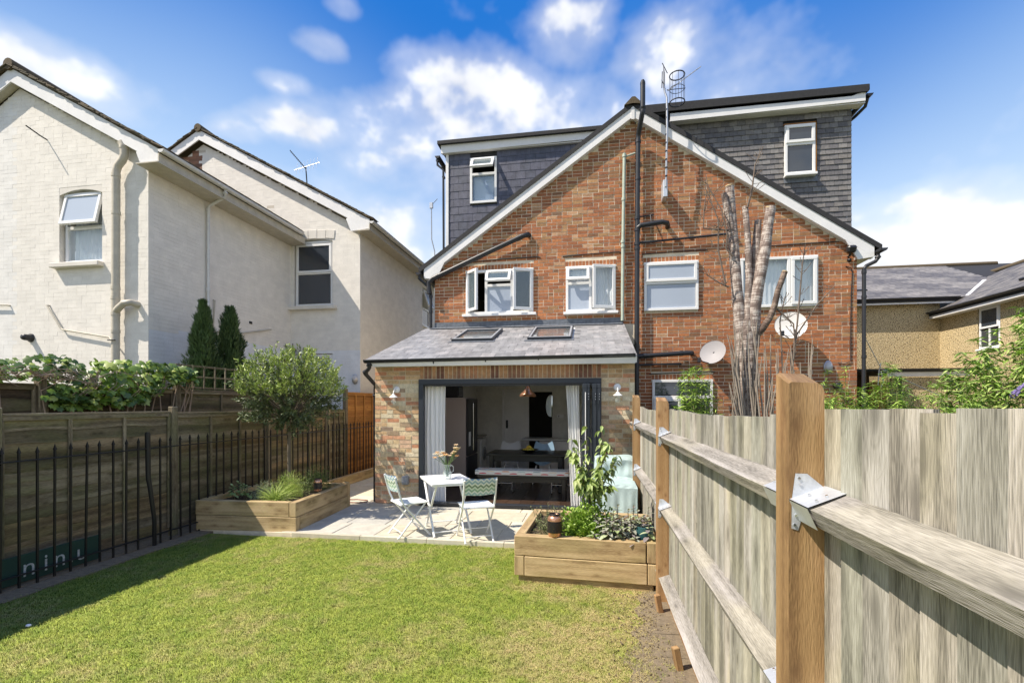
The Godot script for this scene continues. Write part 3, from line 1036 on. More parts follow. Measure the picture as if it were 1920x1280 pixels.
func doors(h: Node3D) -> void:
	var fr := ring(MB.new(), -2.95, -0.03, 0.17, 2.172, -7.90, 0.085, 0.11)
	var f := part("door_frame", fr, M.anthracite, h)
	part("threshold", B(Vector3(-1.39, 0.035, -7.84), Vector3(3.12, 0.03, 0.16)), M.black, f)
	part("head_track", B(Vector3(-1.39, 2.07, -7.90), Vector3(2.94, 0.03, 0.05)), M.black, f)
	for k in 4:   # leaves folded back against the right jamb
		var x := -0.115 + k * 0.078
		var out := 0.62 - 0.015 * k
		var at := Transform3D(Basis(Vector3.UP, PI / 2 + [0.035, -0.02, 0.02, -0.01][k]), Vector3(x, 0, -7.93))
		var leaf := part("folding_door", ring(MB.new(), -out, 0.03, 0.09, 2.06, 0.0, 0.07, 0.064), M.anthracite, h, at)
		part("pane", B(Vector3((0.09 - out) * 0.5, 1.045, 0), Vector3(out - 0.05, 1.9, 0.022)), M.glass, leaf)
		part("hinge", MB.new().tube([Vector3(-out - 0.012, 1.75, 0), Vector3(-out - 0.012, 1.92, 0)], 0.012, 8), M.anthracite, leaf)
		for q in [1.82, 1.86, 1.90]:
			part("screw", MB.new().tube([Vector3(-out - 0.001, q, 0.015), Vector3(-out - 0.006, q, 0.015)], 0.006, 6), M.chrome, leaf)
		if k == 0:
			part("pull_handle", CB(Vector3(-out - 0.02, 1.05, 0.012), Vector3(0.018, 1.75, 0.012), 0.004), M.white, leaf)

func right_house() -> void:
	var h := thing("brick_house", "right red brick semi-detached house with grey tile-hung dormer and white windows", "house", "pair of brick semi-detached houses")
	var unit := BoxMesh.new()
	var W := Transform3D(Basis(), Vector3(0, 0, -10.65))
	var holes := [R(1.14, 3.76, 2.26, 4.81), R(3.10, 3.76, 4.59, 4.80), R(1.31, 0.9, 2.55, 2.27)]
	var wall := slabbed(0.97, 5.33, 0.0, 4.95, holes, -10.655, -10.9)
	wall.prism([Vector2(0.97, 4.95), Vector2(0.97, roofline(0.97) - 0.1), Vector2(5.33, roofline(5.33) - 0.1), Vector2(5.33, 4.95)], -10.655, -10.9)
	wall.box(Vector3(5.21, 2.5, -14.4), Vector3(0.24, 5.0, 7.2))
	wall.box(Vector3(3.15, 2.5, -18.0), Vector3(4.4, 5.0, 0.2))
	part("wall", wall, M.mortar, h)
	part("upper_floor", B(Vector3(3.1, 2.62, -14.35), Vector3(4.0, 0.2, 7.0)), M.dim, h)
	part("loft_floor", B(Vector3(3.1, 5.05, -14.35), Vector3(4.0, 0.1, 7.0)), M.dim, h)
	var lint := [[1.12, 2.28, 4.82], [3.08, 4.61, 4.81], [1.29, 2.57, 2.28]]
	var lh := []
	for s in lint:
		lh.append(R(s[0], s[2] - 0.01, s[1], s[2] + 0.115))
	var main := courses(0.95, 5.33, 1.25, 7.95, holes + lh, [0.895, 7.965, 0.695], 0.22)
	var xf := laid(main, W)
	var ci := picked(main, red_pick)
	for s in lint:
		var l := soldiers(s[0], s[1], s[2], s[2] + 0.105)
		xf.append_array(laid(l, W, 0.003, 0.03, 0.1))
		for q in l:
			ci.append([0, 2, 1, 10][rng.randi() % 4])
	pieces("brick", "brickwork", unit, "brick", M.brick, xf, ci, RED, 300, h, 0.16)
	for s in [[1.1, 2.45, 5.02], [3.2, 5.0, 5.05], [1.25, 2.6, 2.42]]:
		part("cavity_tray", MB.new().tube([Vector3(s[0], s[2] - 0.02, -10.64), Vector3((s[0] + s[1]) * 0.5, s[2] + 0.0, -10.64), Vector3(s[1], s[2] + 0.01, -10.64)], 0.010, 6), M.black, h)
	var F := Transform3D(Basis(), Vector3(0, 0, -10.63))
	window(h, "window", 1.14, 3.76, 2.26, 4.81, F, [[1.14, 4.36, 2.26, 4.36]], [[1.20, 3.82, 2.20, 4.33, "fixed"], [1.17, 4.38, 2.23, 4.79, "closed", 0.0]], M.frosted, null, 0.0)
	window(h, "window", 3.10, 3.76, 4.59, 4.80, F, [[4.04, 3.76, 4.04, 4.80]], [[3.16, 3.82, 4.0, 4.74, "fixed"], [4.08, 3.80, 4.56, 4.77, "closed", 0.0]], M.glass, M.net, 0.0)
	window(h, "window", 1.31, 0.9, 2.55, 2.27, F, [[1.31, 1.90, 2.55, 1.90], [1.93, 0.9, 1.93, 1.87]], [[1.37, 1.95, 2.49, 2.21, "fixed"], [1.34, 0.94, 1.90, 1.87, "closed", 0.0], [1.96, 0.96, 2.50, 1.87, "fixed"]], M.dark_glass, null, 0.05)
	part("roof", strip(0.895, 8.272, 5.718, 4.919, 0.11, -10.51, -18.1), M.roof_dark, h)
	var bb := strip(0.931, 8.195, 5.586, 4.960, 0.27, -10.53, -10.56)
	bb.prism([Vector2(5.586, 4.690), Vector2(5.290, 4.650), Vector2(5.067, 5.047)], -10.53, -10.56)
	part("bargeboard", bb, M.white_board, h)
	var sf := strip(0.916, 7.946, 5.270, 4.924, 0.02, -10.56, -10.65)
	sf.box(Vector3(5.43, 4.72, -10.605), Vector3(0.29, 0.1, 0.09))
	sf.box(Vector3(5.44, 4.68, -14.0), Vector3(0.2, 0.02, 6.7))
	part("soffit", sf, M.white_board, h)
	part("eaves_gutter", gutter_run(Vector3(5.66, 4.80, -10.33), Vector3(5.66, 4.80, -17)), M.pipe_black, h)
	# tile-hung dormer cheek
	var dz := -11.2
	var cheek := slabbed(1.1, 5.42, 5.2, 8.1, [R(4.16, 6.72, 4.80, 7.80)], dz - 0.03, dz - 0.2)
	cheek.box(Vector3(5.32, 6.6, -14.5), Vector3(0.2, 2.8, 6.3))
	part("dormer_wall", cheek, M.roof_dark, h)
	part("dormer_roof", MB.new().prism([Vector2(1.0, 8.2), Vector2(1.0, 8.42), Vector2(5.74, 8.42), Vector2(5.74, 8.30), Vector2(5.4, 8.2)], dz + 0.22, -17.5), M.roof_dark, h)
	var sx := []
	var sc := []
	var row := 0
	var y := 5.55
	while y < 8.06:
		var x := 5.5 + (0.085 if row % 2 else 0.0)
		while x > 1.5:
			var xb := minf(x, 5.5)
			var xa := x - 0.17
			var hit := y + 0.11 > 6.66 and y < 7.82 and xb > 4.17 and xa < 4.80
			if hit and xa < 4.16 and xb - 4.16 < 0.17:
				xb = 4.16
				hit = false
			elif hit and xb > 4.82:
				xa = 4.82
				hit = false
			if not hit and xb - xa > 0.03 and y + 0.12 > roofline(xa) - 0.2:
				var b := Basis(Vector3.RIGHT, -0.13 + rf(-0.015, 0.015)) * Basis(Vector3.BACK, rf(-0.01, 0.01)) * Basis.from_scale(Vector3(xb - xa - 0.005, 0.16, 0.012))
				sx.append(Transform3D(b, Vector3((xa + xb) * 0.5, y + 0.07, dz + rf(-0.002, 0.003))))
				sc.append(rng.randi() % 5)
			x -= 0.17
		row += 1
		y += 0.113
	pieces("hung_tile", "hung_tiles", unit, "htile", M.tile, sx, sc, [Color(0.25, 0.24, 0.24), Color(0.20, 0.195, 0.20), Color(0.29, 0.28, 0.275), Color(0.175, 0.17, 0.18), Color(0.26, 0.245, 0.235)], 300, h)
	part("dormer_fascia", MB.new().prism([Vector2(1.74, 8.03), Vector2(1.74, 8.28), Vector2(5.66, 8.28), Vector2(5.66, 8.08)], dz + 0.22, dz + 0.19), M.white_board, h)
	part("dormer_edge", MB.new().prism([Vector2(1.2, 8.24), Vector2(1.2, 8.42), Vector2(5.70, 8.40), Vector2(5.70, 8.25)], dz + 0.26, dz + 0.222), M.roof_dark, h)
	part("dormer_soffit", B(Vector3(3.7, 8.06, dz + 0.09), Vector3(3.94, 0.02, 0.2)), M.white_board, h)
	part("dormer_gutter", gutter_run(Vector3(5.76, 8.24, dz + 0.2), Vector3(5.76, 8.24, -16)), M.pipe_black, h)
	part("dormer_downpipe", MB.new().tube([Vector3(5.76, 8.2, dz + 0.1), Vector3(5.74, 8.05, dz + 0.05), Vector3(5.62, 7.94, dz - 0.1), Vector3(5.56, 7.90, dz - 0.3), Vector3(5.52, 5.2, dz - 0.5)], 0.034, 10), M.pipe_black, h)
	window(h, "dormer_window", 4.16, 6.72, 4.77, 7.80, Transform3D(Basis(), Vector3(0, 0, dz + 0.03)), [[4.16, 7.38, 4.77, 7.38]], [[4.22, 6.78, 4.71, 7.35, "fixed"], [4.18, 7.40, 4.75, 7.78, "closed", 0.0]], M.dark_glass, null, 0.01)
	var tr := MB.new().box(Vector3(4.785, 7.28, dz + 0.02), Vector3(0.022, 1.12, 0.07))
	tr.box(Vector3(4.47, 7.82, dz + 0.02), Vector3(0.65, 0.022, 0.07))
	part("timber_trim", tr, M.slat_brown, h)
	part("lead_apron", B(Vector3(4.49, 6.62, dz + 0.02), Vector3(0.68, 0.13, 0.006), Basis(Vector3.RIGHT, -0.1)), M.lead, h)
	# soil stack and its branches, on the party line
	var p := [Vector3(1.075, 8.45, -10.27), Vector3(1.075, 7.90, -10.27), Vector3(1.06, 7.82, -10.29), Vector3(1.01, 7.55, -10.50), Vector3(1.005, 7.45, -10.53), Vector3(0.985, 5.2, -10.53), Vector3(0.965, 0.0, -10.53)]
	var ss := MB.new().tube(p, 0.052, 16)
	pipe_collars(ss, [Vector3(1.075, 7.95, -10.27), Vector3(1.005, 7.40, -10.53), Vector3(1.0, 6.6, -10.53), Vector3(0.985, 5.75, -10.53), Vector3(0.985, 5.5, -10.53), Vector3(0.985, 5.2, -10.53), Vector3(0.985, 5.1, -10.53), Vector3(0.975, 3.0, -10.53)], 0.062)
	ss.tube([Vector3(1.075, 8.45, -10.27), Vector3(1.075, 8.50, -10.27), Vector3(1.075, 8.54, -10.27)], [0.055, 0.05, 0.03], 14)
	part("soil_stack", ss, M.pipe_black, h)
	part("soil_branch", MB.new().tube([Vector3(0.985, 5.53, -10.53), Vector3(1.06, 5.575, -10.48), Vector3(1.5, 5.61, -10.46), Vector3(1.60, 5.60, -10.50), Vector3(1.63, 5.57, -10.6), Vector3(1.63, 5.56, -10.7)], 0.052, 14), M.pipe_black, h)
	var br := MB.new().tube([Vector3(1.0, 5.80, -10.6), Vector3(1.34, 5.83, -10.6)], 0.016, 6)
	br.tube([Vector3(1.27, 5.83, -10.6), Vector3(1.275, 5.64, -10.5)], 0.014, 6)
	part("pipe_bracket", br, M.pipe_black, h)
	part("waste_pipe", MB.new().tube([Vector3(0.985, 5.22, -10.54), Vector3(1.1, 5.23, -10.56), Vector3(2.98, 5.33, -10.58), Vector3(3.02, 5.33, -10.7)], 0.024, 10), M.pipe_black, h)
	var lw := MB.new().tube([Vector3(0.97, 2.76, -10.54), Vector3(1.06, 2.78, -10.52), Vector3(2.02, 2.83, -10.54), Vector3(2.12, 2.83, -10.58), Vector3(2.14, 2.83, -10.7)], 0.05, 14)
	part("waste_pipe", pipe_collars(lw, [Vector3(1.15, 2.785, -10.52), Vector3(1.9, 2.825, -10.54)], 0.058), M.pipe_black, h)
	part("waste_pipe", MB.new().tube([Vector3(0.97, 2.59, -10.54), Vector3(1.88, 2.61, -10.56), Vector3(1.92, 2.61, -10.7)], 0.022, 10), M.pipe_black, h)
	var cp := MB.new().tube([Vector3(5.66, 4.76, -10.55), Vector3(5.66, 4.66, -10.55), Vector3(5.62, 4.60, -10.56), Vector3(5.46, 4.52, -10.57), Vector3(5.42, 4.46, -10.57), Vector3(5.41, 0.0, -10.57)], 0.036, 12)
	part("downpipe", pipe_collars(cp, [Vector3(5.66, 4.68, -10.55), Vector3(5.42, 4.4, -10.57), Vector3(5.42, 3.9, -10.57), Vector3(5.42, 2.7, -10.57)], 0.045), M.pipe_black, h)
	part("cable", MB.new().tube([Vector3(5.12, 4.55, -10.64), Vector3(5.16, 4.53, -10.63), Vector3(5.22, 4.5, -10.63), Vector3(5.24, 4.4, -10.635), Vector3(5.22, 4.0, -10.635), Vector3(5.21, 3.4, -10.635), Vector3(5.21, 2.62, -10.635), Vector3(5.1, 2.56, -10.635), Vector3(4.98, 2.58, -10.635)], 0.009, 6), M.black, h)
	rebase(h, Vector3(3.1, 0, -10.65))

func slope_board(xa: float, ya: float, xb: float, yb: float, tall: float, z: float) -> MB:
	return strip(xa, ya, xb, yb, tall, z, z - 0.028)

func verge_tiles(a: Vector3, b: Vector3, deep: float) -> Array:   # stepped tile ends along a verge
	var out := []
	var d := b - a
	var n := int(d.length() / 0.105)
	var ang := atan2(d.y, d.x)
	for k in n:
		for l in 2:
			var p := a + d * ((k + 0.5 + 0.4 * l) / n)
			var bs := Basis(Vector3.BACK, ang + 0.10 * signf(-d.y) + rf(-0.02, 0.02)) * Basis.from_scale(Vector3(0.20, 0.017, deep + rf(-0.03, 0.03)))
			out.append(Transform3D(bs, p + Vector3(0, 0.035 + 0.022 * l + rf(-0.004, 0.006), rf(-0.012, 0.012) - deep * 0.5)))
	return out

func arch_fill(x0: float, x1: float, y: float, rise: float, z0: float, z1: float) -> MB:
	var m := MB.new()
	var n := 10
	for k in n:
		var u0 := 2.0 * k / n - 1.0
		var u1 := 2.0 * (k + 1) / n - 1.0
		m.prism([Vector2(lerpf(x0, x1, (u0 + 1) * 0.5), y - rise * u0 * u0), Vector2(lerpf(x0, x1, (u1 + 1) * 0.5), y - rise * u1 * u1), Vector2(lerpf(x0, x1, (u1 + 1) * 0.5), y + 0.03), Vector2(lerpf(x0, x1, (u0 + 1) * 0.5), y + 0.03)], z0, z1)
	return m

func cream_house() -> void:
	var h := thing("painted_brick_house", "cream painted brick house with two white-edged gables on the left", "house")
	var unit := BoxMesh.new()
	var cream := Color(0.82, 0.78, 0.71)
	var white := Color(0.80, 0.81, 0.83)
	var brown := Color(0.20, 0.10, 0.06)
	var W1 := Transform3D(Basis(), Vector3(0, 0, -7.61))
	var S := Basis(Vector3(0, 0, -1), Vector3.UP, Vector3.RIGHT)
	var S1 := Transform3D(S, Vector3(-8.14, 0, 0))
	var W2 := Transform3D(Basis(), Vector3(0, 0, -11.87))
	var S2 := Transform3D(S, Vector3(-6.10, 0, 0))
	var h1 := [R(-10.14, 4.45, -9.16, 5.86)]
	var h2 := [R(-8.05, 4.40, -6.90, 6.24), R(-8.05, 0.0, -6.9, 3.12)]
	var h4 := [R(16.62, 4.62, 17.5, 6.06)]
	var back := slabbed(-14.0, -8.16, 0, 6.1, h1, -7.613, -7.9)
	back.prism([Vector2(-14.0, 6.1), Vector2(-11.08, 7.95), Vector2(-8.16, 6.34), Vector2(-8.16, 6.1)], -7.613, -7.9)
	back.box(Vector3(-8.29, 3.15, -9.74), Vector3(0.28, 6.3, 4.25))
	for b in [slabbed(-12.5, -6.12, 0, 6.4, h2, -11.873, -12.15)]:
		back.v.append_array(b.v)
		back.n.append_array(b.n)
		back.uv.append_array(b.uv)
		var off = back.v.size() - b.v.size()
		for i in b.ix:
			back.ix.append(i + off)
	back.prism([Vector2(-15.5, 6.4), Vector2(-10.88, 9.13), Vector2(-6.12, 6.50), Vector2(-6.12, 6.4)], -11.873, -12.15)
	part("wall", back, M.paint_wall, h)
	part("side_wall", slabbed(11.9, 19.0, 0, 6.5, h4, -0.003, -0.28), M.paint_wall, h, S2)
	part("rear_wall", B(Vector3(-11, 3.2, -19), Vector3(10, 6.4, 0.2)), M.paint_wall, h)
	var xf := []
	var cols := []
	for q in [[courses(-11.9, -8.14, 1.2, 7.8, h1, [-11.08, 7.95, 0.559], 0.15, 0.0025), W1, 0], [courses(7.62, 11.87, 1.2, 6.2, [], [], 0.15, 0.0008), S1, 1], [courses(-12.2, -6.10, 1.4, 9.0, h2, [-10.88, 9.13, 0.553], 0.15, 0.0008), W2, 2], [courses(11.88, 18.9, 1.4, 6.5, h4, [], 0.15, 0.0008), S2, 3]]:
		var l: Array = q[0]
		var t := laid(l, q[1], 0.0006 if q[2] % 2 else 0.0009, 0.02, 0.0735, 0.45)
		for k in l.size():
			var c := cream
			if q[2] == 1 and l[k][1] < 3.17 + 0.018 * (l[k][0] - 7.6) or q[2] == 2 and l[k][1] < 3.19:
				c = white
			elif q[2] == 0 and l[k][0] < -11.16:
				c = Color(0.81, 0.79, 0.75)
			elif q[2] == 2 and l[k][0] < -10.95:
				c = brown * rf(0.6, 1.4)
			elif q[2] == 2 and l[k][1] > 7.2 and rng.randf() < 0.025:
				c = Color(0.60, 0.54, 0.45)
			c = c * rf(0.97, 1.03)
			c.a = 1
			cols.append(c)
		xf.append_array(t)
	many("painted_brickwork", unit, M.paint, xf, cols, h)
	# windows
	part("window_arch", arch_fill(-10.14, -9.16, 5.86, 0.09, -7.612, -7.8), M.paint_wall, h)
	window(h, "window", -10.10, 4.47, -9.18, 5.84, Transform3D(Basis(), Vector3(0, 0, -7.72)), [[-10.10, 5.16, -9.18, 5.16]], [[-10.04, 4.53, -9.24, 5.12, "fixed"], [-10.06, 5.17, -9.22, 5.80, "top", 0.20, M.frosted]], M.glass, M.net, 0.0)
	part("sill", CB(Vector3(-9.68, 4.40, -7.60), Vector3(1.12, 0.09, 0.22), 0.01), M.paint_wall, h)
	part("window_arch", arch_fill(-8.05, -6.90, 6.24, 0.07, -11.872, -12.05), M.paint_wall, h)
	window(h, "window", -8.02, 4.43, -6.93, 6.20, Transform3D(Basis(), Vector3(0, 0, -11.95)), [[-8.02, 5.33, -6.93, 5.33]], [[-7.95, 4.50, -7.0, 5.29, "fixed"], [-7.99, 5.34, -6.96, 6.12, "closed", 0.0]], M.dark_glass, null, 0.0)
	part("sill", CB(Vector3(-7.48, 4.36, -11.83), Vector3(1.42, 0.10, 0.2), 0.01), M.paint_wall, h)
	for k in 5:
		part("voussoir", CB(Vector3(-7.48 + (k - 2) * 0.26, 6.37 - 0.01 * absf(k - 2.0), -11.868), Vector3(0.25, 0.24, 0.03), 0.008, Basis(Vector3.BACK, -0.06 * (k - 2))), M.paint_wall, h)
	part("door_frame", ring(MB.new(), -8.03, 0.0, -6.92, 3.10, -11.95, 0.09, 0.1), M.white, h)
	part("door_panel", B(Vector3(-7.48, 1.3, -11.98), Vector3(0.95, 2.4, 0.04)), M.white, h)
	part("door_light", B(Vector3(-7.48, 2.75, -11.97), Vector3(0.95, 0.42, 0.02)), M.frosted, h)
	window(h, "side_window", 16.66, 4.66, 17.46, 6.02, S2.translated_local(Vector3(0, 0, -0.06)), [[16.66, 5.3, 17.46, 5.3]], [[16.72, 4.72, 17.4, 5.27, "fixed"], [16.70, 5.31, 17.42, 5.98, "top", 0.35, M.frosted]], M.dark_glass, null, 0.03)
	# roofs
	var r := strip(-11.078, 8.304, -7.771, 6.457, 0.1, -7.47, -12.0)
	r.prism([Vector2(-11.078, 8.304), Vector2(-14.507, 6.386), Vector2(-14.507, 6.285), Vector2(-11.078, 8.202)], -7.47, -12.0)
	part("roof", r, M.moss, h)
	var r2 := strip(-10.882, 9.513, -5.734, 6.666, 0.1, -11.72, -19.1)
	r2.prism([Vector2(-10.882, 9.513), Vector2(-15.950, 6.707), Vector2(-15.950, 6.606), Vector2(-10.882, 9.412)], -11.72, -19.1)
	part("roof", r2, M.moss, h)
	var vt := verge_tiles(Vector3(-11.078, 8.253, -7.410), Vector3(-7.730, 6.381, -7.410), 0.3)
	vt.append_array(verge_tiles(Vector3(-12.783, 7.299, -7.410), Vector3(-11.078, 8.253, -7.410), 0.3))
	vt.append_array(verge_tiles(Vector3(-10.882, 9.463, -11.670), Vector3(-5.714, 6.606, -11.670), 0.3))
	vt.append_array(verge_tiles(Vector3(-12.720, 8.446, -11.670), Vector3(-10.882, 9.463, -11.670), 0.3))
	var vc := []
	for k in vt.size():
		var c := Color(0.15, 0.11, 0.065).lerp(Color(0.10, 0.09, 0.06), rng.randf()) * rf(0.6, 1.5)
		c.a = 1
		vc.append(c)
	for z in range(60):   # eaves courses, seen on edge over the gutter
		for l in 3:
			vt.append(Transform3D(Basis(Vector3.BACK, -0.44) * Basis.from_scale(Vector3(0.26, 0.016, 0.16)), Vector3(-7.72 - 0.09 * l + rf(-0.01, 0.01), 6.43 + 0.055 * l + rf(-0.006, 0.006), -7.45 - (z + 0.5 * (l % 2)) * 0.07)))
			var c := Color(0.20, 0.15, 0.10) * rf(0.5, 1.6)
			c.a = 1
			vc.append(c)
	many("roof_tiles", unit, M.tile, vt, vc, h)
	for p in [[Vector3(-11.08, 8.30, -7.41), 4.6], [Vector3(-10.88, 9.50, -11.66), 7.5]]:
		part("ridge_tiles", MB.new().tube([p[0], p[0] + Vector3(0, 0, -p[1])], 0.11, 12), M.moss, h)
	var b1 := slope_board(-11.078, 8.243, -7.776, 6.397, 0.26, -7.46)
	b1.prism([Vector2(-11.078, 8.243), Vector2(-14.406, 6.381), Vector2(-14.406, 6.123), Vector2(-11.078, 7.979)], -7.46, -7.488)
	b1.prism([Vector2(-7.776, 6.397), Vector2(-7.776, 6.143), Vector2(-8.136, 6.123), Vector2(-8.238, 6.366), Vector2(-8.116, 6.508)], -7.457, -7.491)
	part("bargeboard", b1, M.white_board, h)
	var b2 := slope_board(-10.882, 9.453, -5.754, 6.616, 0.27, -11.71)
	b2.prism([Vector2(-10.882, 9.453), Vector2(-15.647, 6.818), Vector2(-15.647, 6.545), Vector2(-10.882, 9.180)], -11.71, -11.74)
	b2.prism([Vector2(-5.754, 6.616), Vector2(-5.754, 6.374), Vector2(-6.279, 6.333), Vector2(-6.420, 6.666), Vector2(-6.158, 6.788)], -11.707, -11.743)
	part("bargeboard", b2, M.white_board, h)
	var so := strip(-11.078, 7.989, -8.238, 6.402, 0.02, -7.49, -7.615)
	so.prism([Vector2(-11.078, 7.989), Vector2(-14.203, 6.242), Vector2(-14.203, 6.222), Vector2(-11.078, 7.969)], -7.49, -7.615)
	so.box(Vector3(-7.9, 6.10, -9.6), Vector3(0.46, 0.02, 4.5))
	so.box(Vector3(-7.70, 6.19, -9.62), Vector3(0.022, 0.17, 4.45))
	so.prism([Vector2(-10.882, 9.200), Vector2(-6.400, 6.717), Vector2(-6.400, 6.697), Vector2(-10.882, 9.180)], -11.74, -11.875)
	so.box(Vector3(-5.92, 6.32, -15.3), Vector3(0.4, 0.02, 7.3))
	so.box(Vector3(-5.73, 6.40, -15.3), Vector3(0.022, 0.16, 7.3))
	part("soffit", so, M.pipe_cream, h)
	part("gutter", gutter_run(Vector3(-7.63, 6.33, -7.37), Vector3(-7.63, 6.33, -11.62), 0.06), M.gutter_white, h)
	part("gutter", gutter_run(Vector3(-5.655, 6.53, -11.62), Vector3(-5.655, 6.53, -18.5), 0.06), M.gutter_white, h)
	var dp := MB.new().tube([Vector3(-7.65, 6.30, -8.93), Vector3(-7.65, 6.14, -8.93), Vector3(-8.04, 5.99, -8.95), Vector3(-8.08, 5.94, -8.95), Vector3(-8.08, 0, -8.95)], 0.036, 4)
	part("downpipe", pipe_collars(dp, [Vector3(-7.65, 6.22, -8.93), Vector3(-8.08, 5.9, -8.95), Vector3(-8.08, 4.2, -8.95)], 0.042), M.gutter_white, h)
	var sp := MB.new().tube([Vector3(-8.60, 6.60, -7.50), Vector3(-8.545, 6.52, -7.50), Vector3(-8.54, 6.36, -7.50), Vector3(-8.58, 6.27, -7.50), Vector3(-8.68, 6.17, -7.50), Vector3(-8.72, 6.06, -7.50), Vector3(-8.74, 0, -7.50)], 0.066, 16)
	pipe_collars(sp, [Vector3(-8.545, 6.5, -7.5), Vector3(-8.72, 6.0, -7.5), Vector3(-8.72, 5.3, -7.5), Vector3(-8.73, 3.9, -7.5), Vector3(-8.73, 3.72, -7.5), Vector3(-8.73, 3.42, -7.5), Vector3(-8.73, 3.1, -7.5), Vector3(-8.73, 2.5, -7.5)], 0.074)
	sp.tube([Vector3(-8.73, 3.46, -7.5), Vector3(-8.62, 3.52, -7.46), Vector3(-8.48, 3.6, -7.44), Vector3(-8.38, 3.62, -7.48), Vector3(-8.35, 3.6, -7.65)], 0.06, 14)
	part("soil_stack", sp, M.pipe_cream, h)
	part("overflow_pipe", MB.new().tube([Vector3(-10.36, 3.66, -7.63), Vector3(-10.37, 3.65, -7.56), Vector3(-10.04, 3.2, -7.56), Vector3(-9.98, 3.17, -7.56), Vector3(-8.92, 3.0, -7.55), Vector3(-8.84, 2.93, -7.52)], 0.016, 8), M.pipe_cream, h)
	part("overflow_pipe", MB.new().tube([Vector3(-11.9, 3.72, -7.56), Vector3(-11.32, 3.69, -7.56), Vector3(-11.3, 3.69, -7.63)], 0.016, 8), M.pipe_cream, h)
	part("overflow_pipe", MB.new().tube([Vector3(-8.16, 4.02, -9.15), Vector3(-8.1, 4.01, -9.15), Vector3(-8.1, 3.33, -9.1), Vector3(-8.1, 3.40, -9.9), Vector3(-8.1, 3.66, -11.0)], 0.018, 8), M.pipe_cream, h)
	part("pipe_clip", MB.new().tube([Vector3(-8.81, 2.93, -7.42), Vector3(-8.65, 2.93, -7.42)], 0.012, 6), M.black, h)
	part("flue", MB.new().lathe([[0.0, 0.16], [0.045, 0.155], [0.06, 0.12], [0.062, 0.03], [0.085, 0.02], [0.085, 0.0]], Transform3D(Basis(Vector3.RIGHT, PI / 2), Vector3(-10.80, 3.04, -7.61)), 16), M.black, h)
	part("iron_hook", MB.new().tube([Vector3(-10.42, 6.87, -7.63), Vector3(-10.44, 6.90, -7.5), Vector3(-10.52, 7.0, -7.32)], 0.012, 6), M.iron, h)
	part("vent", B(Vector3(-8.135, 3.72, -10.3), Vector3(0.02, 0.06, 0.09)), M.iron, h)
	part("roof_cowl", MB.new().lathe([[0.06, 0.0], [0.06, 0.14], [0.14, 0.16], [0.12, 0.22], [0.0, 0.24]], Transform3D(Basis(), Vector3(-7.2, 7.42, -13.2)), 14), M.iron, h)
	rebase(h, Vector3(-9.5, 0, -10.5))

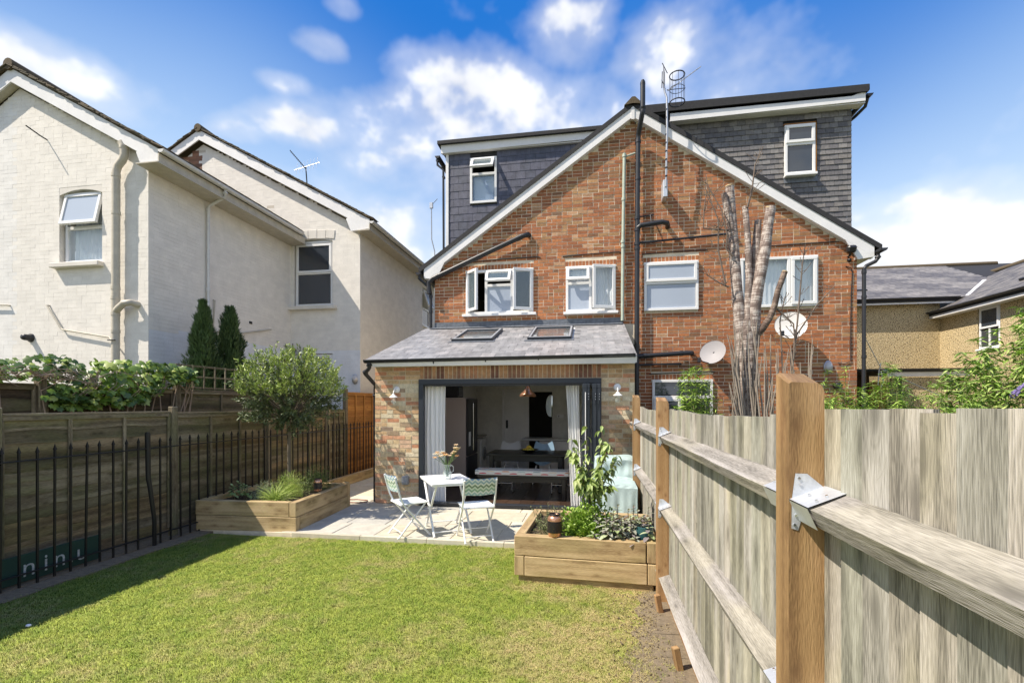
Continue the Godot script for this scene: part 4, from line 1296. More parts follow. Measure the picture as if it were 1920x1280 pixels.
func pebble_house() -> void:
	var h := thing("pebbledashed_house", "ochre pebbledashed house with grey slate roofs behind the right garden", "house")
	var unit := BoxMesh.new()
	var S := Transform3D(Basis(Vector3(0, 0, 1), Vector3.UP, Vector3.LEFT), Vector3(12.8, 0, 0))   # local x is world z, faces -x
	var w := slabbed(5.0, 12.8, 0, 5.62, [], -20.0, -20.3)
	part("wall", w, M.pebbledash, h)
	part("wing_wall", slabbed(-20.0, -9.0, 0, 5.1, [R(-18.26, 3.54, -17.36, 4.96)], 0.0, -0.3), M.pebbledash, h, S)
	part("end_wall", B(Vector3(15.5, 2.6, -9.1), Vector3(5.2, 5.2, 0.2)), M.pebbledash, h)
	part("roof_deck", MB.new().prism([Vector2(0, 0), Vector2(5.0, 2.45), Vector2(5.0, 2.33), Vector2(0, -0.12)], 4.6, 19.0, Transform3D(Basis(Vector3(0, 0, -1), Vector3.UP, Vector3.RIGHT), Vector3(0, 5.63, -19.68))), M.roof_dark, h)
	part("roof_deck", MB.new().prism([Vector2(12.44, 5.13), Vector2(17.0, 7.41), Vector2(17.0, 7.29), Vector2(12.44, 5.01)], -8.8, -22.5), M.roof_dark, h)
	var xf := []
	var cols := []
	var u := Vector3(0, 0.49, -1).normalized()
	var nr := Vector3(0, 1, 0.49).normalized()
	for row in 27:
		for k in 50:
			var x := 4.9 + k * 0.22 + (0.11 if row % 2 else 0.0)
			var s := row * 0.205
			var p := Vector3(x, 5.64, -19.64) + u * (s + 0.14) + nr * 0.006
			if p.y < 5.13 + 0.5 * (p.x - 12.44) - 0.03:
				continue
			xf.append(Transform3D(Basis(Vector3.RIGHT, u, nr) * Basis(Vector3.RIGHT, 0.028) * Basis.from_scale(Vector3(0.215, 0.30, 0.008)), p))
			var band := 0.5 + 0.5 * sin(x * 2.1 + row * 0.35 + sin(row * 1.3))
			var c := Color(0.14, 0.13, 0.125).lerp(Color(0.34, 0.315, 0.285), clampf(band * 0.6 + rf(-0.2, 0.3), 0, 1))
			c.a = 1
			cols.append(c)
	var u2 := Vector3(1, 0.5, 0).normalized()
	var n2 := Vector3(-0.5, 1, 0).normalized()
	for row in 22:
		for k in 62:
			var z := -8.8 - k * 0.22 - (0.11 if row % 2 else 0.0)
			var p := Vector3(12.42, 5.14, z) + u2 * (row * 0.205 + 0.14) + n2 * 0.006
			if z < -19.68 and p.y < 5.63 + 0.49 * (-19.68 - z):
				continue
			xf.append(Transform3D(Basis(u2, n2, u2.cross(n2)) * Basis(Vector3.BACK, -0.028) * Basis.from_scale(Vector3(0.30, 0.008, 0.215)), p))
			var c := Color(0.13, 0.12, 0.115).lerp(Color(0.36, 0.33, 0.29), clampf(rf(-0.1, 0.75), 0, 1))
			c.a = 1
			cols.append(c)
	many("roof_slates", unit, M.slate, xf, cols, h)
	part("ridge_tiles", MB.new().tube([Vector3(4.6, 8.08, -24.62), Vector3(18, 8.08, -24.62)], 0.1, 8), M.moss, h)
	part("ridge_tiles", MB.new().tube([Vector3(17.0, 7.42, -8.8), Vector3(17.0, 7.42, -23.6)], 0.1, 8), M.moss, h)
	part("valley", MB.new().bar(Vector3(13.5, 5.70, -19.72), Vector3(15.5, 6.70, -21.75), 0.24, 0.02, Vector3(1, 0, 1)), M.paint_white, h)
	part("fascia", B(Vector3(9.2, 5.54, -19.72), Vector3(8.3, 0.18, 0.025)), M.white_board, h)
	part("fascia", B(Vector3(12.47, 5.02, -14.4), Vector3(0.025, 0.2, 11.2)), M.white_board, h)
	part("soffit", B(Vector3(12.64, 4.93, -14.4), Vector3(0.33, 0.02, 11.2)), M.white_board, h)
	part("gutter", gutter_run(Vector3(5.0, 5.66, -19.64), Vector3(13.2, 5.66, -19.64)), M.pipe_black, h)
	part("gutter", gutter_run(Vector3(12.39, 5.15, -8.8), Vector3(12.39, 5.15, -20.0)), M.pipe_black, h)
	window(h, "sash_window", -18.22, 3.58, -17.40, 4.93, S.translated_local(Vector3(0, 0, -0.05)), [[-17.81, 3.58, -17.81, 4.93]], [[-18.18, 4.24, -17.44, 4.90, "closed", 0.0], [-18.16, 3.64, -17.46, 4.24, "fixed"]], M.dark_glass, null, 0.05)
	part("vent_slot", B(Vector3(10.55, 6.25, -20.85), Vector3(0.5, 0.09, 0.06), Basis(Vector3.RIGHT, 0.45)), M.black, h)
	part("vent_slot", B(Vector3(13.4, 5.68, -17.2), Vector3(0.06, 0.09, 0.5), Basis(Vector3.BACK, 0.46)), M.black, h)
	rebase(h, Vector3(11, 0, -19))
	var l := thing("lean_to", "low flat-roofed pebbledashed lean-to with black gutter behind the right fence", "outbuilding")
	part("wall", B(Vector3(10.7, 1.3, -17.2), Vector3(2.1, 2.6, 0.4)), M.pebbledash, l)
	part("roof", B(Vector3(9.95, 2.84, -18.4), Vector3(3.4, 0.08, 3.0)), M.roof_dark, l)
	part("fascia", B(Vector3(10.5, 2.70, -16.93), Vector3(2.3, 0.14, 0.03)), M.white_board, l)
	part("gutter", gutter_run(Vector3(8.3, 2.86, -16.85), Vector3(11.7, 2.86, -16.85), 0.075), M.pipe_black, l)
	part("post", CB(Vector3(9.72, 1.35, -17.0), Vector3(0.12, 2.7, 0.12), 0.01), M.slat_dark, l)
	part("rear_wall", B(Vector3(9.2, 1.4, -19.6), Vector3(2.0, 2.8, 0.1)), M.slat_dark, l)
	rebase(l, Vector3(10, 0, -18))

# ---------------------------------------------------------------- ground
func ground() -> void:
	struct("ground", B(Vector3(0, -0.16, -20), Vector3(500, 0.1, 500)), M.earth)
	struct("lawn", B(Vector3(-2.3, -0.085, -1.3), Vector3(6.1, 0.05, 9.1)), M.turf)
	var sb := MB.new()
	var zs := 2.5
	var edge := rf(0.3, 0.45)
	while zs > -5.7:
		var nx := clampf(edge + rf(-0.09, 0.09), 0.22, 0.54)
		var zn := zs - rf(0.06, 0.14)
		sb.face([Vector3(edge, -0.056, zs), Vector3(0.76, -0.045 + rf(-0.006, 0.006), zs), Vector3(0.76, -0.045, zn)], Vector3.UP)
		sb.face([Vector3(edge, -0.056, zs), Vector3(0.76, -0.045, zn), Vector3(nx, -0.056, zn)], Vector3.UP)
		edge = nx
		zs = zn
	struct("soil_border", sb, M.dirt)
	var path := MB.new()
	for k in 26:
		var z := 2.0 - k * 0.33
		path.box(Vector3(-5.36 + rf(-0.012, 0.012), -0.062, z), Vector3(0.30 + rf(-0.03, 0.03), 0.05, 0.324), Basis(Vector3.UP, rf(-0.02, 0.02)) * Basis(Vector3.BACK, rf(-0.02, 0.02)))
	path.box(Vector3(-5.72, -0.055, -4.0), Vector3(0.5, 0.05, 14.0))
	struct("path", path, M.dirt)
	var p := struct("patio", B(Vector3(-2.4, -0.055, -8.94), Vector3(6.2, 0.09, 6.12)), M.mortar)
	var cols := [lin(0.60, 0.55, 0.43), lin(0.56, 0.535, 0.46), lin(0.64, 0.60, 0.49), lin(0.50, 0.49, 0.44), lin(0.58, 0.525, 0.41), lin(0.62, 0.585, 0.49)]
	var z := -5.90
	var row := 0
	var mats := []
	for c in cols:
		var m: StandardMaterial3D = M.flag.duplicate()
		m.vertex_color_use_as_albedo = false
		m.albedo_color = c
		mats.append(m)
	while z > -11.8:
		var d: float = [0.60, 0.46, 0.60, 0.30][row % 4]
		var x = -5.40 - [0.0, 0.25, 0.1, 0.37][row % 4]
		var last := -3.85 if z - d < -7.95 else 0.66
		while x < last:
			var w: float = [0.9, 0.6, 0.75, 0.6, 0.45][rng.randi() % 5]
			var xb := minf(x + w, last)
			var xa := maxf(x, -5.40)
			if xb - xa > 0.12:
				part("paving_slab", CB(Vector3.ZERO, Vector3(xb - xa - 0.012, 0.04, d - 0.012), 0.006), mats[rng.randi() % 6], p, Transform3D(Basis(Vector3(1, 0, 0), rf(-0.002, 0.002)), Vector3((xa + xb) * 0.5, -0.018 + rf(-0.0015, 0.0015), z - d * 0.5)))
			x += w
		z -= d
		row += 1
	var e := thing("patio_edging", "pale buff edging strip between the patio and the lawn", "edging")
	var x := -4.0
	while x < -0.74:
		var l := minf(rf(0.85, 1.05), -0.74 - x)
		part("edging_stone", CB(Vector3(x + l * 0.5, -0.035, -5.87), Vector3(l - 0.004, 0.09, 0.06), 0.006), mats[[0, 2, 4, 0][rng.randi() % 4]], e)
		x += l
	rebase(e, Vector3(-2.4, -0.06, -5.87))
	grass()

func grass() -> void:
	var tufts := []
	for k in 4:
		var m := MB.new()
		for b in 9:
			var a := rf(0, TAU)
			var o := Vector3(rf(-0.018, 0.018), 0, rf(-0.018, 0.018))
			var l := rf(0.014, 0.036)
			var lean := rf(0.15, 1.1)
			var d := Vector3(cos(a), 0, sin(a))
			var s := Vector3(-d.z, 0, d.x) * rf(0.0009, 0.0015)
			var p1 := o + Vector3.UP * l * 0.6 + d * l * 0.25 * lean
			var p2 := o + Vector3.UP * l * (1.0 - 0.25 * lean) + d * l * 0.75 * lean
			var nn := (d * 0.3 + Vector3.UP).normalized()
			var i0 := m.pt(o - s, nn)
			var i1 := m.pt(o + s, nn)
			var i2 := m.pt(p1 - s * 0.8, nn)
			var i3 := m.pt(p1 + s * 0.8, nn)
			var i4 := m.pt(p2, nn)
			m.tri(i0, i1, i2)
			m.tri(i1, i3, i2)
			m.tri(i2, i3, i4)
		tufts.append(m.mesh())
	var f := FastNoiseLite.new()
	f.seed = 77
	f.frequency = 0.9
	f.fractal_octaves = 4
	var g := FastNoiseLite.new()
	g.seed = 78
	g.frequency = 5.0
	g.fractal_octaves = 2
	var gm := leafy(Color.WHITE, Color(0.5, 0.5, 0.5), 0.6)
	var xs := [[], [], [], []]
	var cs := [[], [], [], []]
	for k in 125000:
		var t := rng.randf()
		var z := -5.82 + 4.6 * pow(t, 1.15)
		var x := rf(-5.24, 0.62)
		if x > -0.72 and z < -4.78:
			continue
		if x > 0.64 + 0.1 * f.get_noise_2d(z * 3.0, 1.0) or z < -5.78 and x < -3.9:
			continue
		var dry := 0.5 * f.get_noise_2d(x, z) + 0.35 * g.get_noise_2d(x, z) - 0.01
		dry += 0.66 * smoothstep(-1.0, 0.4, x) * smoothstep(-5.2, -4.3, z) + 0.35 * smoothstep(0.20, 0.0, absf(z + 4.66)) * smoothstep(-0.9, -0.6, x)
		var bare := smoothstep(0.16, 0.62, x + 0.30 * g.get_noise_2d(x * 1.3, z * 1.3)) * smoothstep(-4.9, -4.4, z)
		if rng.randf() < bare * 0.9:
			continue
		dry = clampf(dry + rf(-0.16, 0.16), -0.5, 1.0)
		var c := Color(0.25, 0.355, 0.045).lerp(Color(0.44, 0.51, 0.085), clampf(0.5 + rf(-0.6, 0.6) - g.get_noise_2d(x + 9, z) * 0.8, 0, 1))
		if dry > 0.0:
			c = c.lerp(Color(0.62, 0.50, 0.24), clampf(dry * 1.5, 0, 0.92))
		c = c * rf(0.9, 1.1)
		c.a = 1
		var q := k % 4
		var sc := rf(0.75, 1.25)
		xs[q].append(Transform3D(Basis(Vector3.UP, rf(0, TAU)) * Basis(Vector3.RIGHT, rf(-0.3, 0.3)).scaled(Vector3(sc, sc * rf(0.7, 1.15) * (0.7 if dry > 0.4 else 1.0), sc)), Vector3(x, -0.062, z)))
		cs[q].append(c)
	var o := Node3D.new()
	o.name = "grass"
	add_child(o)
	o.set_meta("kind", "stuff")
	o.set_meta("label", "short sunlit lawn grass with dry straw-coloured patches")
	o.set_meta("category", "grass")
	for q in 4:
		many("grass_blades", tufts[q], gm, xs[q], cs[q], o)
	var clods := []
	var cc := []
	for k in 900:   # crumbs of soil in the bare strip by the fence
		var z := rf(-4.6, -2.2)
		var x := rf(0.05, 0.62)
		if rng.randf() > smoothstep(0.0, 0.5, x):
			continue
		var s := rf(0.004, 0.02)
		clods.append(Transform3D(Basis.from_euler(Vector3(rf(0, 6), rf(0, 6), 0)) * Basis.from_scale(Vector3(s, s * 0.7, s * 1.2)), Vector3(x, -0.05, z)))
		var c := Color(0.25, 0.19, 0.12) * rf(0.5, 1.4)
		c.a = 1
		cc.append(c)
	var sp := SphereMesh.new()
	sp.radial_segments = 6
	sp.rings = 3
	var cm = M.soil.duplicate()
	cm.albedo_color = Color.WHITE
	cm.vertex_color_use_as_albedo = true
	many("soil_crumbs", sp, cm, clods, cc, o)
	solo("pebble", MB.new().lathe([[0.0, 0.0], [0.016, 0.004], [0.020, 0.012], [0.014, 0.02], [0.0, 0.022]], Transform3D(Basis.from_scale(Vector3(1.2, 1, 0.8)), Vector3(-4.47, -0.05, -3.13)), 10), M.flag, "pale round pebble lying on the lawn in the shade edge at left", "stone")

# ---------------------------------------------------------------- boundaries
func board_box(c: Vector3, s: Vector3, b := Basis()) -> MB:
	var m := MB.new()
	m.uo = Vector2(rf(0, 0.85), rf(0, 0.9))
	return m.box(c, s, b)

func grain_cbox(c: Vector3, s: Vector3, ch: float, b := Basis()) -> MB:
	var m := MB.new()
	m.uo = Vector2(rf(0, 0.8), rf(0, 0.9))
	return m.cbox(c, s, ch, b)

# a lap panel of waney slats on battens in the plane x, from z0 (near) to z1 (far)
func lap_panel(f: Node3D, x: float, z0: float, z1: float, y0: float, y1: float, bays: int, tones: Array, frame: Material) -> void:
	var n := int((y1 - y0 - 0.03) / 0.128)
	for k in n:
		var h := 0.165
		var y := y0 + (k + 0.5) * (y1 - y0 - 0.03) / n
		var b := Basis(Vector3.BACK, 0.045) * Basis(Vector3.RIGHT, rf(-0.007, 0.007))
		var m := MB.new()
		m.uo = Vector2(rf(0, 0.8), rf(0, 0.9))
		var nz := 8
		var pts := []
		var ph := rf(0, 6)
		for j in nz + 1:   # wavy lower edge
			var z := lerpf(z0, z1, float(j) / nz)
			pts.append([Vector3(-0.004, -h * 0.5 + 0.010 * sin(ph + j * 1.7) + rf(-0.004, 0.004), z - (z0 + z1) * 0.5), Vector3(-0.004, h * 0.5, z - (z0 + z1) * 0.5)])
		var c := Vector3(x - 0.012, y, (z0 + z1) * 0.5)
		for j in nz:
			var u0 := absf(z1 - z0) * j / nz
			var u1 := absf(z1 - z0) * (j + 1) / nz
			var o := Vector3(0.012, 0, 0)
			m.face([c + b * (pts[j][0] + o), c + b * (pts[j + 1][0] + o), c + b * (pts[j + 1][1] + o), c + b * (pts[j][1] + o)], Vector3.RIGHT, [Vector2(0, u0), Vector2(0, u1), Vector2(h, u1), Vector2(h, u0)])
			m.face([c + b * pts[j][0], c + b * pts[j + 1][0], c + b * pts[j + 1][1], c + b * pts[j][1]], Vector3.LEFT, [Vector2(0, u0), Vector2(0, u1), Vector2(h, u1), Vector2(h, u0)])
			m.face([c + b * pts[j][0], c + b * pts[j + 1][0], c + b * (pts[j + 1][0] + o), c + b * (pts[j][0] + o)], Vector3.DOWN)
		part("slat", m, tones[rng.randi() % tones.size()], f)
	for k in bays + 1:
		var z := lerpf(z0 - 0.018, z1 + 0.018, float(k) / bays)
		part("batten", grain_cbox(Vector3(x + 0.014, (y0 + y1) * 0.5, z), Vector3(0.022, y1 - y0 - 0.05, 0.036), 0.003), frame, f)
	part("capping", grain_cbox(Vector3(x + 0.004, y1 - 0.012, (z0 + z1) * 0.5), Vector3(0.05, 0.026, absf(z1 - z0)), 0.004), frame, f)
	part("rail", grain_cbox(Vector3(x + 0.015, y1 - 0.05, (z0 + z1) * 0.5), Vector3(0.024, 0.045, absf(z1 - z0) - 0.04), 0.003), frame, f)

func left_fences() -> void:
	var f := thing("low_panel_fence", "weathered brown lap-panel fence directly behind the black railings", "fence")
	var posts := [2.0, 0.12, -1.76, -3.64, -5.60, -7.52, -9.44]
	for k in posts.size():
		part("post", grain_cbox(Vector3(-5.60, 0.83, posts[k]), Vector3(0.08, 1.76, 0.09), 0.008), M.slat, f)
		var z1: float = posts[k + 1] + 0.045 if k + 1 < posts.size() else -10.16
		lap_panel(f, -5.62, posts[k] - 0.045, z1, 0.06, 1.63 + 0.02 * (k % 2), 3, M.slat_tone, M.slat)
	rebase(f, Vector3(-5.62, 0, -4))
	var e := thing("brown_panel_fence", "taller orange-brown lap-panel fence beside the kitchen extension passage", "fence")
	var tones := [M.slat_brown, tinted(M.slat_brown, Color(0.85, 0.72, 0.5)), tinted(M.slat_brown, Color(0.95, 0.8, 0.58))]
	for z in [-10.22, -12.12, -14.0]:
		part("post", grain_cbox(Vector3(-5.62, 1.05, z), Vector3(0.09, 2.1, 0.09), 0.008), M.slat, e)
		lap_panel(e, -5.64, z - 0.045, z - 1.85, 0.1, 2.03, 4, tones, M.slat_brown)
	rebase(e, Vector3(-5.62, 0, -12))
	var t := thing("tall_panel_fence", "taller grey-brown lap-panel fence behind the low one, topped with a square trellis", "fence")
	posts = [-0.9, -2.78, -4.66, -6.54, -8.42, -10.2]
	for k in posts.size() - 1:
		part("post", grain_cbox(Vector3(-6.48, 1.06, posts[k]), Vector3(0.09, 2.12 if k != 3 else 2.25, 0.09), 0.01), M.slat, t)
		lap_panel(t, -6.5, posts[k] - 0.05, posts[k + 1] + 0.05, 0.2, 1.985, 2, [M.slat_dark, M.slat_tone[3]], M.slat)
	var tr := part("trellis", grain_cbox(Vector3(-6.5, 2.375, -8.0), Vector3(0.02, 0.03, 2.9), 0.003), M.slat, t)
	for y in [2.015, 2.20]:
		part("trellis_lath", grain_cbox(Vector3(-6.502, y, -8.0), Vector3(0.018, 0.026, 2.9), 0.003), M.slat, tr)
	for k in 13:
		part("trellis_lath", grain_cbox(Vector3(-6.482, 2.19, -6.62 - k * 0.235), Vector3(0.018, 0.39, 0.026), 0.003), M.slat, tr)
	rebase(t, Vector3(-6.5, 0, -5.5))
	var r := thing("iron_railing", "black iron railings with pointed bars and one bent post along the lawn", "railing")
	var bar := MB.new().box(Vector3(0, 0.66, 0), Vector3(0.017, 1.32, 0.017))
	for q in [[1, 0], [-1, 0], [0, 1], [0, -1]]:
		var d := Vector3(q[0], 0, q[1]) * 0.013
		var s := Vector3(-q[1], 0, q[0]) * 0.013
		bar.face([Vector3(0, 1.30, 0) + d - s, Vector3(0, 1.30, 0) + d + s, Vector3(0, 1.365, 0)], d + Vector3.UP * 0.003)
	var bm := bar.mesh()
	var z := -1.30
	var k := 0
	while z > -11.4:
		if absf(z + 5.095) > 0.07:
			part("bar", bm, M.iron, r, Transform3D(Basis(Vector3.BACK, rf(-0.008, 0.008)) * Basis(Vector3.RIGHT, rf(-0.012, 0.012)), Vector3(-5.45, -0.03 + rf(-0.008, 0.008), z)))
		z -= 0.1525
		k += 1
	part("top_rail", CB(Vector3(-5.45, 1.19, -6.3), Vector3(0.034, 0.014, 10.2), 0.003), M.iron, r)
	part("bottom_rail", CB(Vector3(-5.45, 0.09, -6.3), Vector3(0.034, 0.014, 10.2), 0.003), M.iron, r)
	part("bent_post", MB.new().tube([Vector3(-5.44, -0.06, -5.17), Vector3(-5.41, 0.3, -5.14), Vector3(-5.43, 0.70, -5.10), Vector3(-5.45, 0.82, -5.095), Vector3(-5.45, 1.375, -5.085), Vector3(-5.45, 1.395, -5.085)], [0.024, 0.024, 0.026, 0.028, 0.03, 0.022], 10), M.iron, r)
	rebase(r, Vector3(-5.45, -0.05, -6.3))
	# old painted board leaning at the fence foot, its lettering broken up by the bars
	var s := thing("painted_sign_board", "old dark green board with worn white letters at the foot of the railings", "sign")
	part("board", CB(Vector3(-5.535, 0.125, -3.98), Vector3(0.018, 0.27, 1.16), 0.003), mat(lin(0.012, 0.055, 0.042), 0.6, T.soft, null, 0, 0.5), s)
	for q in [["s", -3.58], ["n", -3.87], ["i", -4.02], ["n", -4.15], [",", -4.265], ["u", -4.37]]:
		var tm := TextMesh.new()
		var fo := SystemFont.new()
		fo.font_names = PackedStringArray(["Droid Sans"])
		tm.font = fo
		tm.text = q[0]
		tm.font_size = 32
		tm.pixel_size = 0.0065
		tm.depth = 0.003
		part("letter", tm, mat(lin(0.62, 0.66, 0.66), 0.6, T.cloudy, null, 0, 0.2), s, Transform3D(Basis(Vector3.UP, PI / 2), Vector3(-5.5245, 0.11, q[1])))
	rebase(s, Vector3(-5.535, 0, -3.98))

# ---- right-hand closeboard fence
const RAIL := [Vector2(0.700, 0.045), Vector2(0.606, 0.004), Vector2(0.630, -0.048), Vector2(0.700, -0.058)]

func arris(z0: float, z1: float, y: float) -> MB:   # slightly waney rail
	var m := MB.new()
	m.uo = Vector2(rf(0, 0.5), rf(0, 0.6))
	var n := 10
	var rings := []
	for k in n + 1:
		var ring_ := []
		for q in RAIL:
			ring_.append(Vector3(q.x + rf(-0.003, 0.003), y + q.y + rf(-0.003, 0.003), lerpf(z0, z1, float(k) / n)))
		rings.append(ring_)
	var out := [Vector3(-0.4, 1, 0), Vector3(-1, -0.45, 0), Vector3(-0.1, -1, 0), Vector3(1, 0, 0)]
	for k in n:
		var v0 := absf(z1 - z0) * k / n
		var v1 := absf(z1 - z0) * (k + 1) / n
		for j in 4:
			var i := (j + 1) % 4
			m.face([rings[k][j], rings[k][i], rings[k + 1][i], rings[k + 1][j]], out[j], [Vector2(0.12 * j, v0), Vector2(0.12 * j + 0.1, v0), Vector2(0.12 * j + 0.1, v1), Vector2(0.12 * j, v1)])
	m.face(rings[0], Vector3.BACK)
	m.face(rings[n], Vector3.FORWARD)
	return m

func bracket(f: Node3D, z: float, dir: float, y: float) -> void:   # folded galvanised arris bracket against a post face at z
	var m := MB.new()
	var a := z
	var b := z + dir * 0.125
	var t := [Vector3(0.700, y + 0.050, 0), Vector3(0.600, y + 0.007, 0), Vector3(0.627, y - 0.053, 0)]
	for q in [[t[0], t[1], Vector3(-0.4, 1, 0)], [t[1], t[2], Vector3(-1, -0.4, 0)]]:
		var o: Vector3 = q[2].normalized() * 0.0025
		m.face([q[0] + Vector3(0, 0, a) + o, q[1] + Vector3(0, 0, a) + o, q[1] + Vector3(0, 0, b) + o, q[0] + Vector3(0, 0, b) + o], q[2])
	var ez := z + dir * 0.0025
	m.face([Vector3(0.605, y + 0.008, ez), Vector3(0.694, y + 0.048, ez), Vector3(0.648, y + 0.088, ez), Vector3(0.615, y + 0.088, ez)], Vector3(0, 0, dir))
	m.face([Vector3(0.605, y + 0.004, ez), Vector3(0.632, y - 0.052, ez), Vector3(0.623, y - 0.085, ez), Vector3(0.604, y - 0.080, ez)], Vector3(0, 0, dir))
	var br := part("rail_bracket", m, M.galv, f)
	for q in [Vector3(0.64, y + 0.028, z + dir * 0.04), Vector3(0.66, y + 0.036, z + dir * 0.10), Vector3(0.63, y + 0.0235, z + dir * 0.108)]:
		var up := Vector3(-0.394, 0.92, 0)
		part("screw", MB.new().tube([q, q + up * 0.006], 0.0042, 8), M.chrome, br)
	for q in [Vector3(0.625, y + 0.074, ez), Vector3(0.628, y + 0.055, ez), Vector3(0.612, y - 0.068, ez), Vector3(0.616, y - 0.04, ez)]:
		part("screw", MB.new().tube([q, q + Vector3(0, 0, dir * 0.004)], 0.0042, 8), M.chrome, br)

func right_fence() -> void:
	var f := thing("closeboard_fence", "grey weathered closeboard fence with orange posts and galvanised rail brackets at right", "fence")
	var posts := [1.3, -1.62, -4.52, -7.05]
	var tops := [1.84, 1.835, 1.80, 1.87]
	for k in 4:
		var z: float = posts[k]
		var m := MB.new()
		m.uo = Vector2(0.3 * k, 0.1)
		var t: float = tops[k]
		m.prism([Vector2(0.597, -0.5), Vector2(0.697, -0.5), Vector2(0.697, t - 0.022), Vector2(0.690, t - 0.004), Vector2(0.680, t + 0.003), Vector2(0.606, t + 0.008), Vector2(0.597, t + 0.002)], z + 0.05, z - 0.05)
		for i in m.v.size():   # the top slopes down towards the lawn
			if m.v[i].y > t - 0.05 and m.v[i].z > z:
				m.v[i].y -= 0.034
		part("post", m, M.post_wood, f)
	for k in 3:
		var a: float = posts[k] - 0.05
		var b: float = posts[k + 1] + 0.05
		for y in [1.442, 0.79, 0.155]:
			part("rail", arris(a, b, y + (0.004 * k)), M.rail_wood, f)
			if y > 0.5:
				bracket(f, b, 1.0, y + 0.004 * k)
				bracket(f, a, -1.0, y + 0.004 * k)
	part("rail", arris(-7.1, -7.8, 1.45), M.rail_wood, f)
	var z := 1.35
	while z > -7.88:   # feather-edged boards, each lapping the next
		var t := 1.71
		if z < -1.62 and z > -4.52:
			t = 1.705 - 0.028 * sin(PI * (-1.62 - z) / 2.9)
		elif z <= -4.52 and z > -7.05:
			t = 1.72 - 0.05 * sin(PI * (-4.52 - z) / 2.53)
		elif z > -1.62:
			t = 1.728
		t += rf(-0.006, 0.006)
		part("board", board_box(Vector3(0.7095, t * 0.5 - 0.03, z - 0.06), Vector3(0.013, t + 0.06, 0.124), Basis(Vector3.UP, 0.11 + rf(-0.02, 0.02)) * Basis(Vector3.BACK, rf(-0.004, 0.004))), M.board_tone[rng.randi() % 4], f)
		z -= 0.108
	for q in [-2.35, -3.35, -4.25]:
		part("peg", grain_cbox(Vector3(0.585, -0.02, q), Vector3(0.045, 0.24, 0.045), 0.004, Basis(Vector3.BACK, 0.18) * Basis(Vector3.UP, 0.3)), M.post_wood, f)
	part("gravel_board", board_box(Vector3(0.69, 0.03, -3.0), Vector3(0.02, 0.17, 9.0)), M.post_wood, f)
	rebase(f, Vector3(0.67, 0, -3.2))

# ---------------------------------------------------------------- raised beds
func sleeper(bed: Node3D, a: Vector3, b: Vector3, w := 0.1, h := 0.198) -> void:   # centre line from a to b
	var d := b - a
	part("sleeper", grain_cbox((a + b) * 0.5, Vector3(w, h, d.length()), 0.006, Basis(Vector3.UP, atan2(d.x, d.z)) * Basis(Vector3.BACK, rf(-0.006, 0.006))), M.sleeper, bed)

